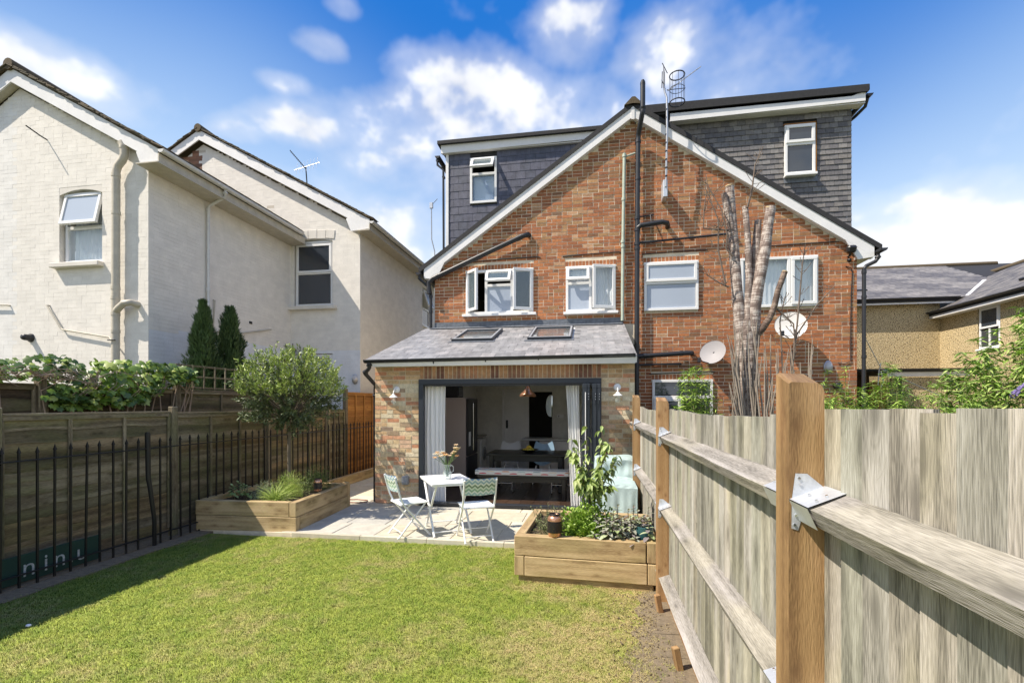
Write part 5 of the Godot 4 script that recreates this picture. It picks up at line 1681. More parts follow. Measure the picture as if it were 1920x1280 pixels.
func beds() -> void:
	var r := thing("raised_bed", "timber sleeper raised bed against the right fence, full of green and purple herbs", "raised bed", "timber raised beds", Vector3(-0.04, -0.055, -5.345), deg_to_rad(-2.5))
	# local: x -0.7..0.7, z 0.62 (front)..-0.62, timber tops at 0.47
	sleeper(r, Vector3(-0.70, 0.37, 0.575), Vector3(0.59, 0.368, 0.575))
	sleeper(r, Vector3(0.65, 0.372, 0.625), Vector3(0.65, 0.372, -0.52))
	sleeper(r, Vector3(-0.65, 0.37, 0.523), Vector3(-0.65, 0.37, -0.62))
	sleeper(r, Vector3(-0.597, 0.37, -0.57), Vector3(0.70, 0.37, -0.57))
	sleeper(r, Vector3(-0.595, 0.165, 0.577), Vector3(0.60, 0.163, 0.577))
	sleeper(r, Vector3(-0.65, 0.166, 0.628), Vector3(-0.65, 0.166, -0.62))
	sleeper(r, Vector3(0.657, 0.165, 0.632), Vector3(0.657, 0.165, -0.62))
	sleeper(r, Vector3(-0.597, 0.165, -0.57), Vector3(0.604, 0.165, -0.57))
	sleeper(r, Vector3(-0.66, -0.03, 0.56), Vector3(0.66, -0.03, 0.56), 0.09, 0.18)
	part("soil", B(Vector3(0, 0.22, 0), Vector3(1.24, 0.38, 1.1)), M.soil, r)
	var l := thing("raised_bed", "timber sleeper raised bed beside the railings, holding the olive tree and small herbs", "raised bed", "timber raised beds", Vector3(-4.777, -0.04, -6.71), deg_to_rad(3.0))
	sleeper(l, Vector3(-0.75, 0.335, 0.78), Vector3(0.645, 0.337, 0.78), 0.1, 0.2)
	sleeper(l, Vector3(0.70, 0.337, 0.832), Vector3(0.70, 0.335, -0.72), 0.1, 0.2)
	sleeper(l, Vector3(-0.74, 0.13, 0.782), Vector3(0.752, 0.13, 0.782), 0.1, 0.2)
	sleeper(l, Vector3(0.702, 0.13, 0.73), Vector3(0.702, 0.13, -0.72), 0.1, 0.2)
	sleeper(l, Vector3(-0.70, 0.337, 0.727), Vector3(-0.70, 0.337, -0.82), 0.1, 0.2)
	sleeper(l, Vector3(-0.70, 0.13, 0.727), Vector3(-0.70, 0.13, -0.82), 0.1, 0.2)
	sleeper(l, Vector3(-0.645, 0.337, -0.77), Vector3(0.75, 0.337, -0.77), 0.1, 0.2)
	sleeper(l, Vector3(-0.645, 0.13, -0.77), Vector3(0.75, 0.13, -0.77), 0.1, 0.2)
	part("corner_post", grain_cbox(Vector3(0.704, 0.24, -0.75), Vector3(0.1, 0.44, 0.06), 0.006), M.sleeper, l)
	part("soil", B(Vector3(0, 0.19, 0), Vector3(1.34, 0.36, 1.5)), M.soil, l)
	solo("timber_offcut", grain_cbox(Vector3(0, 0.10, 0), Vector3(0.13, 0.26, 0.2), 0.012), M.sleeper, "short sawn timber block standing between the left raised bed and the railings", "timber block", "", Transform3D(Basis(Vector3.UP, 0.25), Vector3(-5.40, -0.06, -6.03)))
	var k := thing("passage_kerb", "low mossy timber kerb along the fence foot in the side passage", "kerb")
	part("sleeper", grain_cbox(Vector3(-5.22, 0.10, -9.9), Vector3(0.1, 0.2, 3.6), 0.01), M.sleeper, k)
	part("soil", B(Vector3(-5.34, 0.06, -9.9), Vector3(0.14, 0.2, 3.6)), M.soil, k)
	rebase(k, Vector3(-5.25, 0, -9.9))

# ---------------------------------------------------------------- garden furniture
func chevron(pale := 0.0) -> ImageTexture:
	var n := 256
	var im := Image.create(n, n, false, Image.FORMAT_RGB8)
	var bands := [lin(0.22, 0.38, 0.66), lin(0.72, 0.78, 0.80), lin(0.30, 0.46, 0.55), lin(0.74, 0.80, 0.74), lin(0.20, 0.30, 0.20), lin(0.66, 0.76, 0.66), lin(0.30, 0.47, 0.36), lin(0.74, 0.80, 0.80), lin(0.36, 0.55, 0.60), lin(0.76, 0.82, 0.84)]
	for y in n:
		for x in n:
			var u := absf(fmod(x / 256.0 * 6.0, 1.0) - 0.5) * 2.0
			var t := fposmod(y / 256.0 * 8.5 + u * 1.25, 10.0)
			im.set_pixel(x, y, bands[int(t)].lerp(lin(0.78, 0.80, 0.81), pale))
	return tex(im)

func folding_chair(label: String, at: Vector3, turn: float) -> void:   # local: sitter looks along -z
	var c := thing("folding_chair", label, "chair", "folding chairs at the bistro table", at, turn)
	var w := 0.205
	for s in [-1.0, 1.0]:
		part("leg", MB.new().tube([Vector3(s * w, 0.80, 0.26), Vector3(s * w, 0.55, 0.19), Vector3(s * w, 0.42, 0.13), Vector3(s * w, 0.012, -0.22)], 0.0125, 8), M.white_metal, c)
		part("leg", MB.new().tube([Vector3(s * (w - 0.025), 0.435, -0.17), Vector3(s * (w - 0.025), 0.012, 0.20)], 0.0115, 8), M.white_metal, c)
		part("foot_cap", CB(Vector3(s * w, 0.008, -0.222), Vector3(0.026, 0.016, 0.03), 0.003), M.white, c)
		part("foot_cap", CB(Vector3(s * (w - 0.025), 0.008, 0.203), Vector3(0.026, 0.016, 0.03), 0.003), M.white, c)
	var st := MB.new().tube([Vector3(-w, 0.10, -0.145), Vector3(w, 0.10, -0.145)], 0.006, 6)
	st.tube([Vector3(-w + 0.025, 0.07, 0.15), Vector3(w - 0.025, 0.07, 0.15)], 0.006, 6)
	part("stretcher", st, M.white_metal, c)
	var sf := MB.new()
	for q in [-1.0, 1.0]:
		sf.tube([Vector3(q * (w - 0.012), 0.435, 0.17), Vector3(q * (w - 0.012), 0.44, -0.20)], 0.009, 8)
	sf.tube([Vector3(-w + 0.012, 0.44, -0.20), Vector3(w - 0.012, 0.44, -0.20)], 0.009, 8)
	sf.tube([Vector3(-w + 0.012, 0.435, 0.17), Vector3(w - 0.012, 0.435, 0.17)], 0.009, 8)
	part("seat_frame", sf, M.white_metal, c)
	part("seat", MB.new().grid(8, 8, func(u, v): return Vector3((u - 0.5) * 2.0 * (w + 0.002), 0.448 - 0.02 * sin(PI * u) * sin(PI * v), lerpf(-0.205, 0.175, v))), M.chevron_pale, c)
	part("backrest", MB.new().grid(8, 4, func(u, v): return Vector3((u - 0.5) * 2.0 * (w + 0.014), lerpf(0.815, 0.60, v) + 0.02 * absf(u - 0.5), lerpf(0.262, 0.205, v) + 0.035 * sin(PI * u) - 0.012)), M.chevron, c)

func furniture() -> void:
	M.white_metal = mat(lin(0.80, 0.82, 0.84), 0.35)
	M.chevron = mat(Color.WHITE, 0.75, chevron())
	M.chevron_pale = mat(Color.WHITE, 0.75, chevron(0.75))
	var at := Vector3(-1.965, 0, -6.33)
	var turn := atan2(0.42, 0.69)   # the long axis runs along (0.52, 0.85)
	var t := thing("bistro_table", "small white folding bistro table with crossed legs on the patio", "table", "", at, turn)
	part("tabletop", CB(Vector3(0, 0.705, 0), Vector3(0.60, 0.02, 0.80), 0.006), M.white_metal, t)
	var rim := MB.new()
	ring(rim, -0.29, -0.39, 0.29, 0.39, 0, 0.02, 0.02)
	part("frame", rim, M.white_metal, t, Transform3D(Basis(Vector3.RIGHT, -PI / 2), Vector3(0, 0.684, 0)))
	for s in [-1.0, 1.0]:
		part("leg", MB.new().tube([Vector3(s * 0.25, 0.68, -0.32), Vector3(s * 0.25, 0.012, 0.33)], 0.016, 8), M.white_metal, t)
		part("leg", MB.new().tube([Vector3(s * 0.22, 0.68, 0.32), Vector3(s * 0.22, 0.012, -0.33)], 0.016, 8), M.white_metal, t)
	var st := MB.new()
	for z in [-0.28, 0.28]:
		st.tube([Vector3(-0.24, 0.06, z), Vector3(0.24, 0.06, z)], 0.008, 6)
	part("stretcher", st, M.white_metal, t)
	folding_chair("white folding chair left of the bistro table, seen from the side, back to the fence", Vector3(-2.42, 0, -6.06), deg_to_rad(-47.0))
	folding_chair("white folding chair with chevron back facing away, right of the bistro table", Vector3(-1.47, 0, -5.99), deg_to_rad(27.0))
	# jug and flowers
	var j := thing("glass_jug", "clear glass jug of water holding flowers on the bistro table", "jug", "", Vector3(-1.95, 0.716, -6.29))
	M.clear_glass = mat(Color(0.86, 0.92, 0.9, 0.18), 0.04)
	M.clear_glass.transparency = BaseMaterial3D.TRANSPARENCY_ALPHA
	part("body", MB.new().lathe([[0.0, 0.004], [0.045, 0.004], [0.056, 0.02], [0.060, 0.06], [0.050, 0.11], [0.040, 0.15], [0.044, 0.185], [0.052, 0.20]], Transform3D(), 18), M.clear_glass, j)
	part("handle", MB.new().tube([Vector3(0.042, 0.185, 0), Vector3(0.075, 0.185, 0), Vector3(0.09, 0.16, 0), Vector3(0.085, 0.11, 0), Vector3(0.052, 0.085, 0)], 0.006, 8), M.clear_glass, j)
	part("water", MB.new().lathe([[0.0, 0.008], [0.043, 0.008], [0.056, 0.05], [0.05, 0.10], [0.0, 0.10]], Transform3D(), 16), M.clear_glass, j)
	var fl := thing("flower_bunch", "bunch of cream and apricot flowers standing in the glass jug", "flowers", "", Vector3(-1.95, 0.73, -6.29))
	var stem := MB.new()
	var pet := []
	for k in 24:
		var a := rf(0, TAU)
		var lean := rf(0.03, 0.14)
		var right := k % 3 == 0
		var d := Vector3(cos(a), 0, sin(a)) * lean
		if right:
			d = Vector3(0.10 + rf(-0.03, 0.06), 0, rf(-0.05, 0.03))
		else:
			d += Vector3(-0.07, 0, 0)
		var top := Vector3(0, rf(0.25, 0.34) if not right else rf(0.28, 0.46), 0) + d * 1.1
		stem.tube([Vector3(rf(-0.02, 0.02), 0.02, rf(-0.02, 0.02)), Vector3(d.x * 0.25, 0.19, d.z * 0.25), top], 0.0026, 5)
		pet.append(top)
	part("stem", stem, mat(lin(0.10, 0.17, 0.05), 0.6), fl)
	var cols := [lin(0.78, 0.66, 0.42), lin(0.80, 0.50, 0.22), lin(0.80, 0.74, 0.58), lin(0.80, 0.62, 0.40)]
	for p in pet:
		var m := MB.new()
		for q in 11:
			var a := TAU * q / 11.0
			var d := Vector3(cos(a), 0.35 + 0.3 * (q % 2), sin(a)).normalized()
			var s := d.cross(Vector3.UP).normalized() * 0.014
			m.face([p, p + d * 0.022 - s, p + d * 0.044, p + d * 0.022 + s], Vector3.UP)
		part("flower", m, mat(cols[rng.randi() % 4], 0.7), fl)
	# covered barbecue
	var g := thing("covered_barbecue", "stepped barbecue under a pale blue-green fabric cover by the right fence", "barbecue cover")
	M.cover = mat(lin(0.45, 0.58, 0.585), 0.7, T.soft, T.cloudy, 0.8, 0.8)
	var prof := [[0.97, -7.46], [0.955, -7.12], [0.925, -7.095], [0.69, -7.06], [0.665, -7.03], [0.635, -6.66], [0.60, -6.635], [0.05, -6.60]]
	var cov := MB.new()
	var xa := 0.05
	var xb := 0.62
	for i in 7:
		cov.grid(30, 8, func(u, w):
			var v: float = (i + w) / 7.0
			var y := lerpf(prof[i][0], prof[i + 1][0], w)
			var z := lerpf(prof[i][1], prof[i + 1][1], w)
			var drape: float = 0.016 * sin(u * 15.0 + v * 3.0) * (w if i == 6 else 0.0) + 0.022 * sin(u * 5.0 + w * 2.5) * sin(PI * w) * (1.0 if i == 2 else 0.0) + 0.005 * sin(u * 31.0) * sin(PI * w)
			return Vector3(lerpf(xa, xb, u) + 0.008 * sin(v * 9.0), y + (0.006 * sin(u * 9.0 + v * 5.0) - 0.014 * pow(absf(u - 0.5) * 2.0, 6.0)) * (1.0 if i < 6 else 1.0 - w), z + drape))
	part("cover", cov, M.cover, g)
	for x in [xa, xb]:
		var sd := MB.new()
		sd.grid(14, 6, func(u, v):
			var q = u * 7.0
			var i := mini(int(q), 6)
			var y := lerpf(prof[i][0], prof[i + 1][0], q - i) - 0.02
			return Vector3(x + (0.012 * sin(u * 23.0) * v + 0.015 * v) * (-1.0 if x < 0.2 else 1.0), lerpf(y, 0.05, v), lerpf(prof[i][1], prof[i + 1][1], q - i)))
		part("cover_side", sd, M.cover, g)
	part("cover_back", B(Vector3((xa + xb) * 0.5, 0.51, -7.45), Vector3(xb - xa, 0.9, 0.01)), M.cover, g)
	rebase(g, Vector3(0.33, 0, -7.0))
	# copper lanterns
	for q in [[Vector3(-0.36, 0.412, -4.79), "copper and black pierced lantern on the front edge of the right raised bed", 1.0], [Vector3(-4.17, 0.40, -6.75), "copper and black lantern on the side edge of the left raised bed", 0.85]]:
		var l := thing("candle_lantern", q[1], "lantern", "copper lanterns on the raised beds", q[0])
		var sc := Transform3D(Basis.from_scale(Vector3.ONE * q[2]), Vector3.ZERO)
		part("base", MB.new().lathe([[0.0, 0.0], [0.058, 0.0], [0.066, 0.015], [0.066, 0.04], [0.070, 0.045]], sc, 20), M.copper, l)
		part("pierced_band", MB.new().lathe([[0.0725, 0.045], [0.0745, 0.06], [0.0745, 0.15], [0.0725, 0.16]], sc, 24), M.iron, l)
		part("shoulder", MB.new().lathe([[0.072, 0.16], [0.072, 0.185], [0.060, 0.203], [0.048, 0.21], [0.048, 0.216], [0.056, 0.22]], sc, 20), M.copper, l)
		part("rim", MB.new().lathe([[0.057, 0.216], [0.058, 0.226], [0.050, 0.23], [0.046, 0.222]], sc, 20), M.iron, l)
		var dots := MB.new()
		for row in 4:
			for k in 14:
				var a := TAU * (k + 0.5 * (row % 2)) / 14.0
				var o := Vector3(cos(a), 0, sin(a))
				dots.box((o * 0.0752 + Vector3.UP * (0.07 + row * 0.022)) * q[2], Vector3(0.002, 0.003, 0.003) * q[2], Basis(Vector3.UP, -a))
		part("pierced_dots", dots, M.copper, l)
	var tp := thing("glazed_pot", "dark teal glazed pot among the sage at the fence end of the right bed", "pot", "", Vector3(0.53, 0.35, -4.93))
	part("pot", MB.new().lathe([[0.0, 0.0], [0.06, 0.0], [0.085, 0.05], [0.092, 0.12], [0.085, 0.16], [0.09, 0.17], [0.08, 0.17], [0.075, 0.13], [0.0, 0.12]], Transform3D(), 20), mat(lin(0.03, 0.09, 0.10), 0.15), tp)
	part("soil", MB.new().lathe([[0.0, 0.138], [0.076, 0.138]], Transform3D(), 16), M.soil, tp)
	solo("garden_hose", MB.new().tube([Vector3(-4.4, 0.012, -8.0), Vector3(-4.2, 0.012, -8.06), Vector3(-3.98, 0.012, -8.02), Vector3(-3.93, 0.012, -7.9), Vector3(-4.02, 0.012, -7.8), Vector3(-4.3, 0.012, -7.78)], 0.009, 8), mat(lin(0.20, 0.06, 0.03), 0.5), "thin reddish-brown hose looped on the paving in the side passage", "hose")

# ---------------------------------------------------------------- planting
# a leaf along +z, upper side +y: half widths at equal steps
func leaf(l: float, w: Array, fold: float, droop: float) -> ArrayMesh:
	var m := MB.new()
	var n := w.size() - 1
	for s in [-1.0, 1.0]:
		var rows := []
		for k in n + 1:
			var t := float(k) / n
			var y := -droop * l * t * t
			var nn := Vector3(-s * fold, 1.0, droop * 2.0 * t).normalized()
			rows.append([m.pt(Vector3(0, y, l * t), nn, Vector2(0.5, t)), m.pt(Vector3(s * w[k], y + fold * w[k], l * t), nn, Vector2(0.5 + s * 0.5, t))])
		for k in n:
			m.tri(rows[k][0], rows[k][1], rows[k + 1][0])
			m.tri(rows[k][1], rows[k + 1][1], rows[k + 1][0])
	return m.mesh()

func aim(p: Vector3, dir: Vector3, up: Vector3, s: float) -> Transform3D:
	var z := dir.normalized()
	var x := up.cross(z)
	if x.length() < 0.05:
		x = Vector3.RIGHT.cross(z)
	x = x.normalized()
	return Transform3D(Basis(x * s, z.cross(x) * s, z * s), p)

func rdir() -> Vector3:
	var v := Vector3(rf(-1, 1), rf(-1, 1), rf(-1, 1))
	while v.length() > 1.0 or v.length() < 0.05:
		v = Vector3(rf(-1, 1), rf(-1, 1), rf(-1, 1))
	return v.normalized()

func tones(cols: Array, n: int, spread := 0.2) -> Array:
	var out := []
	for k in n:
		var c: Color = cols[rng.randi() % cols.size()] * rf(1.0 - spread, 1.0 + spread)
		c.a = 1
		out.append(c)
	return out

func olive_tree() -> void:
	var base := Vector3(-4.70, 0.36, -6.82)
	var t := thing("olive_tree", "clipped round olive tree with slim trunk growing in the left raised bed", "tree", "", base)
	M.bark = mat(lin(0.20, 0.165, 0.12), 0.9, T.speck, T.grit, 0.5, 0.2)
	var trunk := MB.new().tube([Vector3(0.02, -0.1, 0), Vector3(0.0, 0.3, 0.01), Vector3(-0.02, 0.6, -0.01), Vector3(0.0, 0.95, 0)], [0.033, 0.028, 0.025, 0.024], 10)
	var c := Vector3(0.02, 1.55, 0)
	var xf := []
	var cols := []
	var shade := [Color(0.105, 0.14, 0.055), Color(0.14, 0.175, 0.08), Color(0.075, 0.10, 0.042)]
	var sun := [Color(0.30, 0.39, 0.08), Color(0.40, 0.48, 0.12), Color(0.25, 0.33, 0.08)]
	for k in 250:
		var d := rdir()
		d.y = d.y * 0.85 + 0.06
		d = d.normalized()
		var bump := 0.88 + 0.16 * sin(d.x * 5.0 + 1.0) * cos(d.z * 4.0) + rf(-0.12, 0.13)
		var e := c + Vector3(d.x * 0.80, d.y * 0.72, d.z * 0.78) * bump
		var a := c + Vector3(0, -0.45, 0) * 0.7 + (e - c) * 0.15
		var mid := a.lerp(e, 0.55) + Vector3(rf(-0.05, 0.05), rf(-0.02, 0.08), rf(-0.05, 0.05))
		if k % 2 == 0:
			trunk.tube([a, mid, e], [0.008, 0.005, 0.0018], 5, false)
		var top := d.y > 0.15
		for q in 52:
			var s := rf(0.36, 1.0)
			var p: Vector3 = a.lerp(mid, s * 2.0) if s < 0.5 else mid.lerp(e, s * 2.0 - 1.0)
			var ld := ((e - a).normalized() * 0.75 + rdir() * 0.8)
			xf.append(aim(p + rdir() * 0.02, ld, rdir() + Vector3.UP, rf(0.75, 1.2)))
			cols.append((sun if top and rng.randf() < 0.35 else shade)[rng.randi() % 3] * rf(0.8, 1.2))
	for k in 480:   # upright young shoots over the top and sides
		var d := rdir()
		d.y = absf(d.y) * 0.9 - 0.15
		d = d.normalized()
		var p := c + Vector3(d.x * 0.74, d.y * 0.62, d.z * 0.72) * rf(0.85, 1.02)
		var up := (Vector3(d.x * 0.45, 1.0, d.z * 0.45) + rdir() * 0.3).normalized()
		var l := rf(0.09, 0.22) * (1.5 if rng.randf() < 0.12 else 1.0)
		trunk.tube([p, p + up * l], [0.0022, 0.001], 4, false)
		for q in int(l * 90):
			var s := rf(0.1, 1.0)
			xf.append(aim(p + up * l * s, up * 0.9 + rdir() * 0.75, rdir() + Vector3.UP * 0.4, rf(0.6, 1.0)))
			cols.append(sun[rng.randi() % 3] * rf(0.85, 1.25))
	for k in cols.size():
		cols[k].a = 1
	part("trunk", trunk, M.bark, t)
	many("leaves", leaf(0.058, [0.001, 0.0072, 0.0078, 0.0012], 0.2, 0.12), leafy(Color.WHITE, Color(0.35, 0.4, 0.15), 0.45), xf, cols, t)

func sapling() -> void:
	var base := Vector3(0.0, 0.36, -5.42)
	var t := thing("apple_sapling", "young apple tree with drooping green leaves and upright twigs in the right bed", "tree", "", base)
	var st := MB.new()
	var tips := []
	for q in [[Vector3(0.0, 0, 0), Vector3(-0.02, 0.4, 0.02), Vector3(-0.04, 0.80, 0.0), Vector3(-0.05, 1.17, 0.02)], [Vector3(0.01, 0, 0), Vector3(0.05, 0.35, -0.02), Vector3(0.10, 0.75, -0.02), Vector3(0.12, 1.19, 0.0)], [Vector3(0.0, 0.28, 0.0), Vector3(-0.08, 0.55, 0.05), Vector3(-0.17, 0.78, 0.07), Vector3(-0.21, 1.0, 0.05)],
		[Vector3(0.04, 0.32, 0), Vector3(0.14, 0.50, 0.05), Vector3(0.23, 0.66, 0.03), Vector3(0.29, 0.82, 0.02)], [Vector3(0, 0.45, 0), Vector3(-0.10, 0.62, -0.06), Vector3(-0.19, 0.72, -0.12), Vector3(-0.24, 0.86, -0.10)], [Vector3(0.05, 0.4, 0.0), Vector3(0.08, 0.6, 0.09), Vector3(0.15, 0.8, 0.13), Vector3(0.19, 0.95, 0.12)], [Vector3(0.0, 0.3, 0.02), Vector3(-0.06, 0.42, 0.13), Vector3(-0.12, 0.5, 0.17), Vector3(-0.16, 0.55, 0.18)], [Vector3(0.02, 0.3, 0.02), Vector3(0.09, 0.40, 0.10), Vector3(0.16, 0.46, 0.14), Vector3(0.20, 0.5, 0.15)], [Vector3(-0.02, 0.4, 0.0), Vector3(-0.07, 0.5, 0.1), Vector3(-0.10, 0.60, 0.14), Vector3(-0.11, 0.70, 0.13)], [Vector3(0.04, 0.35, 0.0), Vector3(0.06, 0.45, 0.1), Vector3(0.07, 0.56, 0.15), Vector3(0.08, 0.68, 0.13)], [Vector3(0.0, 0.3, 0.0), Vector3(0.0, 0.4, 0.12), Vector3(-0.01, 0.48, 0.17), Vector3(-0.02, 0.58, 0.17)]]:
		st.tube(q, [0.010, 0.0075, 0.005, 0.002], 7)
		tips.append(q)
	part("stem", st, M.bark, t)
	var xf := []
	var ci := []
	for q in tips:
		for k in 38:
			var s := rf(0.16, 1.0)
			var i := mini(int(s * 3.0), 2)
			var p: Vector3 = q[i].lerp(q[i + 1], s * 3.0 - i)
			var a := rf(0, TAU)
			xf.append(aim(p + rdir() * 0.006, Vector3(cos(a), rf(-0.55, 0.25), sin(a)), Vector3.UP + rdir() * 0.35, rf(0.75, 1.3)))
			ci.append(weighted([2, 2, 1.5, 1]))
	pieces("leaf", "leaves", leaf(0.088, [0.002, 0.017, 0.021, 0.014, 0.001], 0.35, 0.6), "apple", leafy(Color.WHITE, Color(0.4, 0.5, 0.12), 0.5), xf, ci, [Color(0.22, 0.30, 0.08), Color(0.28, 0.36, 0.11), Color(0.38, 0.44, 0.18), Color(0.16, 0.21, 0.06)], 240, t)

func clump(called: String, label: String, cat: String, at: Vector3, rx: float, ry: float, rz: float, n: int, l: ArrayMesh, cols: Array, up: float, grp := "") -> Node3D:
	var t := thing(called, label, cat, grp, at)
	var xf := []
	for k in n:
		var d := rdir()
		d.y = absf(d.y)
		var r := pow(rng.randf(), 0.45)
		var p := Vector3(d.x * rx, d.y * ry, d.z * rz) * r * (0.85 + 0.2 * sin(d.x * 6.0 + d.z * 5.0))
		xf.append(aim(p, d + Vector3.UP * up + rdir() * 0.7, Vector3.UP + rdir() * 0.5, rf(0.7, 1.25)))
	many("leaves", l, leafy(Color.WHITE, Color(0.35, 0.45, 0.1), 0.5), xf, tones(cols, n, 0.25), t)
	return t

func sage(label: String, at: Vector3, spots: Array, lm: ArrayMesh, key: String, cols: Array, per: int, h: float) -> void:
	var t := thing("sage_plant", label, "plant", "", at)
	var st := MB.new()
	var xf := []
	var ci := []
	for s in spots:
		var top: Vector3 = s + Vector3(rf(-0.03, 0.03), h * rf(0.7, 1.2), rf(-0.02, 0.04))
		st.tube([Vector3(s.x, 0, s.z), (s + top) * 0.5, top], [0.006, 0.005, 0.003], 6)
		for k in per:
			var v := float(k) / per
			var a := k * 2.4 + rf(-0.3, 0.3)
			var p: Vector3 = s.lerp(top, 0.25 + 0.75 * v)
			xf.append(aim(p, Vector3(cos(a), lerpf(-0.15, 1.1, v * v), sin(a)), Vector3.UP, lerpf(1.15, 0.5, v) * rf(0.8, 1.2)))
			ci.append(rng.randi() % cols.size())
	part("stem", st, M.bark, t)
	pieces("leaf", "leaves", lm, key, leafy(Color.WHITE, Color(0.3, 0.35, 0.2), 0.6), xf, ci, cols, 300, t)

func herbs() -> void:
	var small := leaf(0.032, [0.002, 0.011, 0.012, 0.001], 0.25, 0.2)
	var broad := leaf(0.085, [0.003, 0.019, 0.024, 0.018, 0.002], 0.25, 0.25)
	var needle := leaf(0.026, [0.001, 0.0016, 0.0004], 0.1, 0.1)
	# right bed; the soil is at y 0.35
	var mint := [Color(0.24, 0.37, 0.045), Color(0.32, 0.46, 0.07), Color(0.18, 0.30, 0.04)]
	clump("marjoram_plant", "bright green bushy marjoram in the middle of the right raised bed", "plant", Vector3(-0.10, 0.34, -5.06), 0.27, 0.33, 0.26, 2600, small, mint, 0.4)
	clump("oregano_plant", "low bright green oregano at the front of the right bed beside the lantern", "plant", Vector3(-0.02, 0.34, -4.90), 0.26, 0.20, 0.13, 1100, small, mint, 0.3)
	clump("mint_plant", "taller green mint in front of the apple sapling", "plant", Vector3(0.04, 0.34, -5.32), 0.28, 0.38, 0.2, 1400, small, [mint[0], mint[2]], 0.6)
	var th := thing("thyme_plant", "upright sparse thyme sprigs at the left corner of the right raised bed", "plant", "", Vector3(-0.46, 0.35, -5.12))
	var st := MB.new()
	var xf := []
	for k in 80:
		var p := Vector3(rf(-0.10, 0.14), 0, rf(-0.22, 0.22))
		var d := Vector3(rf(-0.4, 0.4), 1, rf(-0.3, 0.3)).normalized()
		var l := rf(0.10, 0.26) * (1.25 if p.z < 0.0 else 0.8)
		st.tube([p, p + d * l], [0.002, 0.001], 4)
		for q in 22:
			xf.append(aim(p + d * l * rf(0.2, 1.0), rdir() + d * 0.5, Vector3.UP + rdir(), rf(0.7, 1.3)))
	part("stem", st, M.bark, th)
	many("leaves", leaf(0.02, [0.001, 0.0042, 0.0005], 0.2, 0.1), leafy(Color.WHITE, Color(0.3, 0.35, 0.15)), xf, tones([Color(0.19, 0.22, 0.09), Color(0.25, 0.27, 0.12), Color(0.14, 0.17, 0.06)], xf.size()), th)
	var dg := MB.new()
	for k in 26:
		var p := Vector3(rf(-0.05, 0.08), 0, rf(-0.12, 0.12))
		var a := rf(2.2, 4.2)
		dg.tube([p, p + Vector3(cos(a) * 0.06, rf(0.02, 0.07), sin(a) * 0.05), p + Vector3(cos(a) * 0.17, rf(-0.02, 0.06), sin(a) * 0.14)], [0.0016, 0.0013, 0.0006], 4)
	solo("dry_grass", dg, mat(lin(0.42, 0.34, 0.18), 0.8), "dry straw-coloured stems behind the lantern in the right bed corner", "plant", "", Transform3D(Basis(), Vector3(-0.46, 0.36, -4.98)))
	var purple := [Color(0.25, 0.26, 0.21), Color(0.33, 0.34, 0.27), Color(0.28, 0.35, 0.16), Color(0.21, 0.18, 0.19), Color(0.38, 0.43, 0.26)]
	var spots := []
	for k in 24:
		spots.append(Vector3(rf(-0.26, 0.30), 0.02, rf(-0.24, 0.26)))
	sage("purple-grey broad-leaved sage spilling over the front right corner of the right bed", Vector3(0.30, 0.36, -5.0), spots, broad, "psage", purple, 12, 0.26)
	sage("few purple sage leaves hanging over the front timber of the right bed", Vector3(0.10, 0.39, -4.79), [Vector3(-0.06, 0.0, 0.0), Vector3(0.06, 0.0, 0.0), Vector3(0.2, 0.0, 0.0), Vector3(0.34, 0.0, 0.01)], broad, "psage", purple, 8, 0.06)
	# left bed; the soil is at y 0.32
	spots = []
	for k in 6:
		spots.append(Vector3(rf(-0.14, 0.16), 0.02, rf(-0.12, 0.14)))
	sage("green broad-leaved sage at the front left corner of the left raised bed", Vector3(-5.18, 0.33, -6.28), spots, broad, "gsage", [Color(0.26, 0.36, 0.13), Color(0.21, 0.30, 0.11), Color(0.33, 0.42, 0.18)], 13, 0.22)
	var lav := clump("lavender_plant", "grey-green lavender left of the bright tuft in the left raised bed", "plant", Vector3(-4.80, 0.32, -6.36), 0.20, 0.30, 0.2, 2400, needle, [Color(0.36, 0.39, 0.26), Color(0.44, 0.46, 0.32), Color(0.28, 0.31, 0.19)], 0.9)
	lav.set_meta("label", "grey-green lavender left of the bright tuft in the left raised bed")
	var blade := leaf(0.21, [0.0025, 0.0022, 0.0018, 0.0004], 0.3, 0.9)
	clump("chive_plant", "arching bright green chives at the front edge of the left raised bed", "plant", Vector3(-4.50, 0.33, -6.22), 0.12, 0.08, 0.08, 320, blade, [Color(0.33, 0.44, 0.09), Color(0.42, 0.50, 0.13)], 1.1)
	clump("rosemary_plant", "feathery yellow-green fennel mound in the middle of the left raised bed", "plant", Vector3(-4.55, 0.32, -6.62), 0.27, 0.42, 0.28, 6500, needle, [Color(0.40, 0.50, 0.10), Color(0.29, 0.39, 0.08), Color(0.48, 0.53, 0.16)], 1.2).name = "fennel_plant"
	clump("evergreen_herb", "dark green rounded bushy herb at the back of the left raised bed", "plant", Vector3(-4.45, 0.32, -7.15), 0.34, 0.44, 0.3, 4600, leaf(0.022, [0.001, 0.0035, 0.0005], 0.2, 0.1), [Color(0.10, 0.16, 0.035), Color(0.15, 0.21, 0.05), Color(0.08, 0.12, 0.03)], 0.5)
	solo("log_slice", MB.new().lathe([[0.0, 0.0], [0.11, 0.0], [0.115, 0.1], [0.105, 0.115], [0.0, 0.118]], Transform3D(Basis(), Vector3(-5.1, 0.42, -7.35)), 14), M.moss, "mossy round log slice on the back edge of the left raised bed", "log")

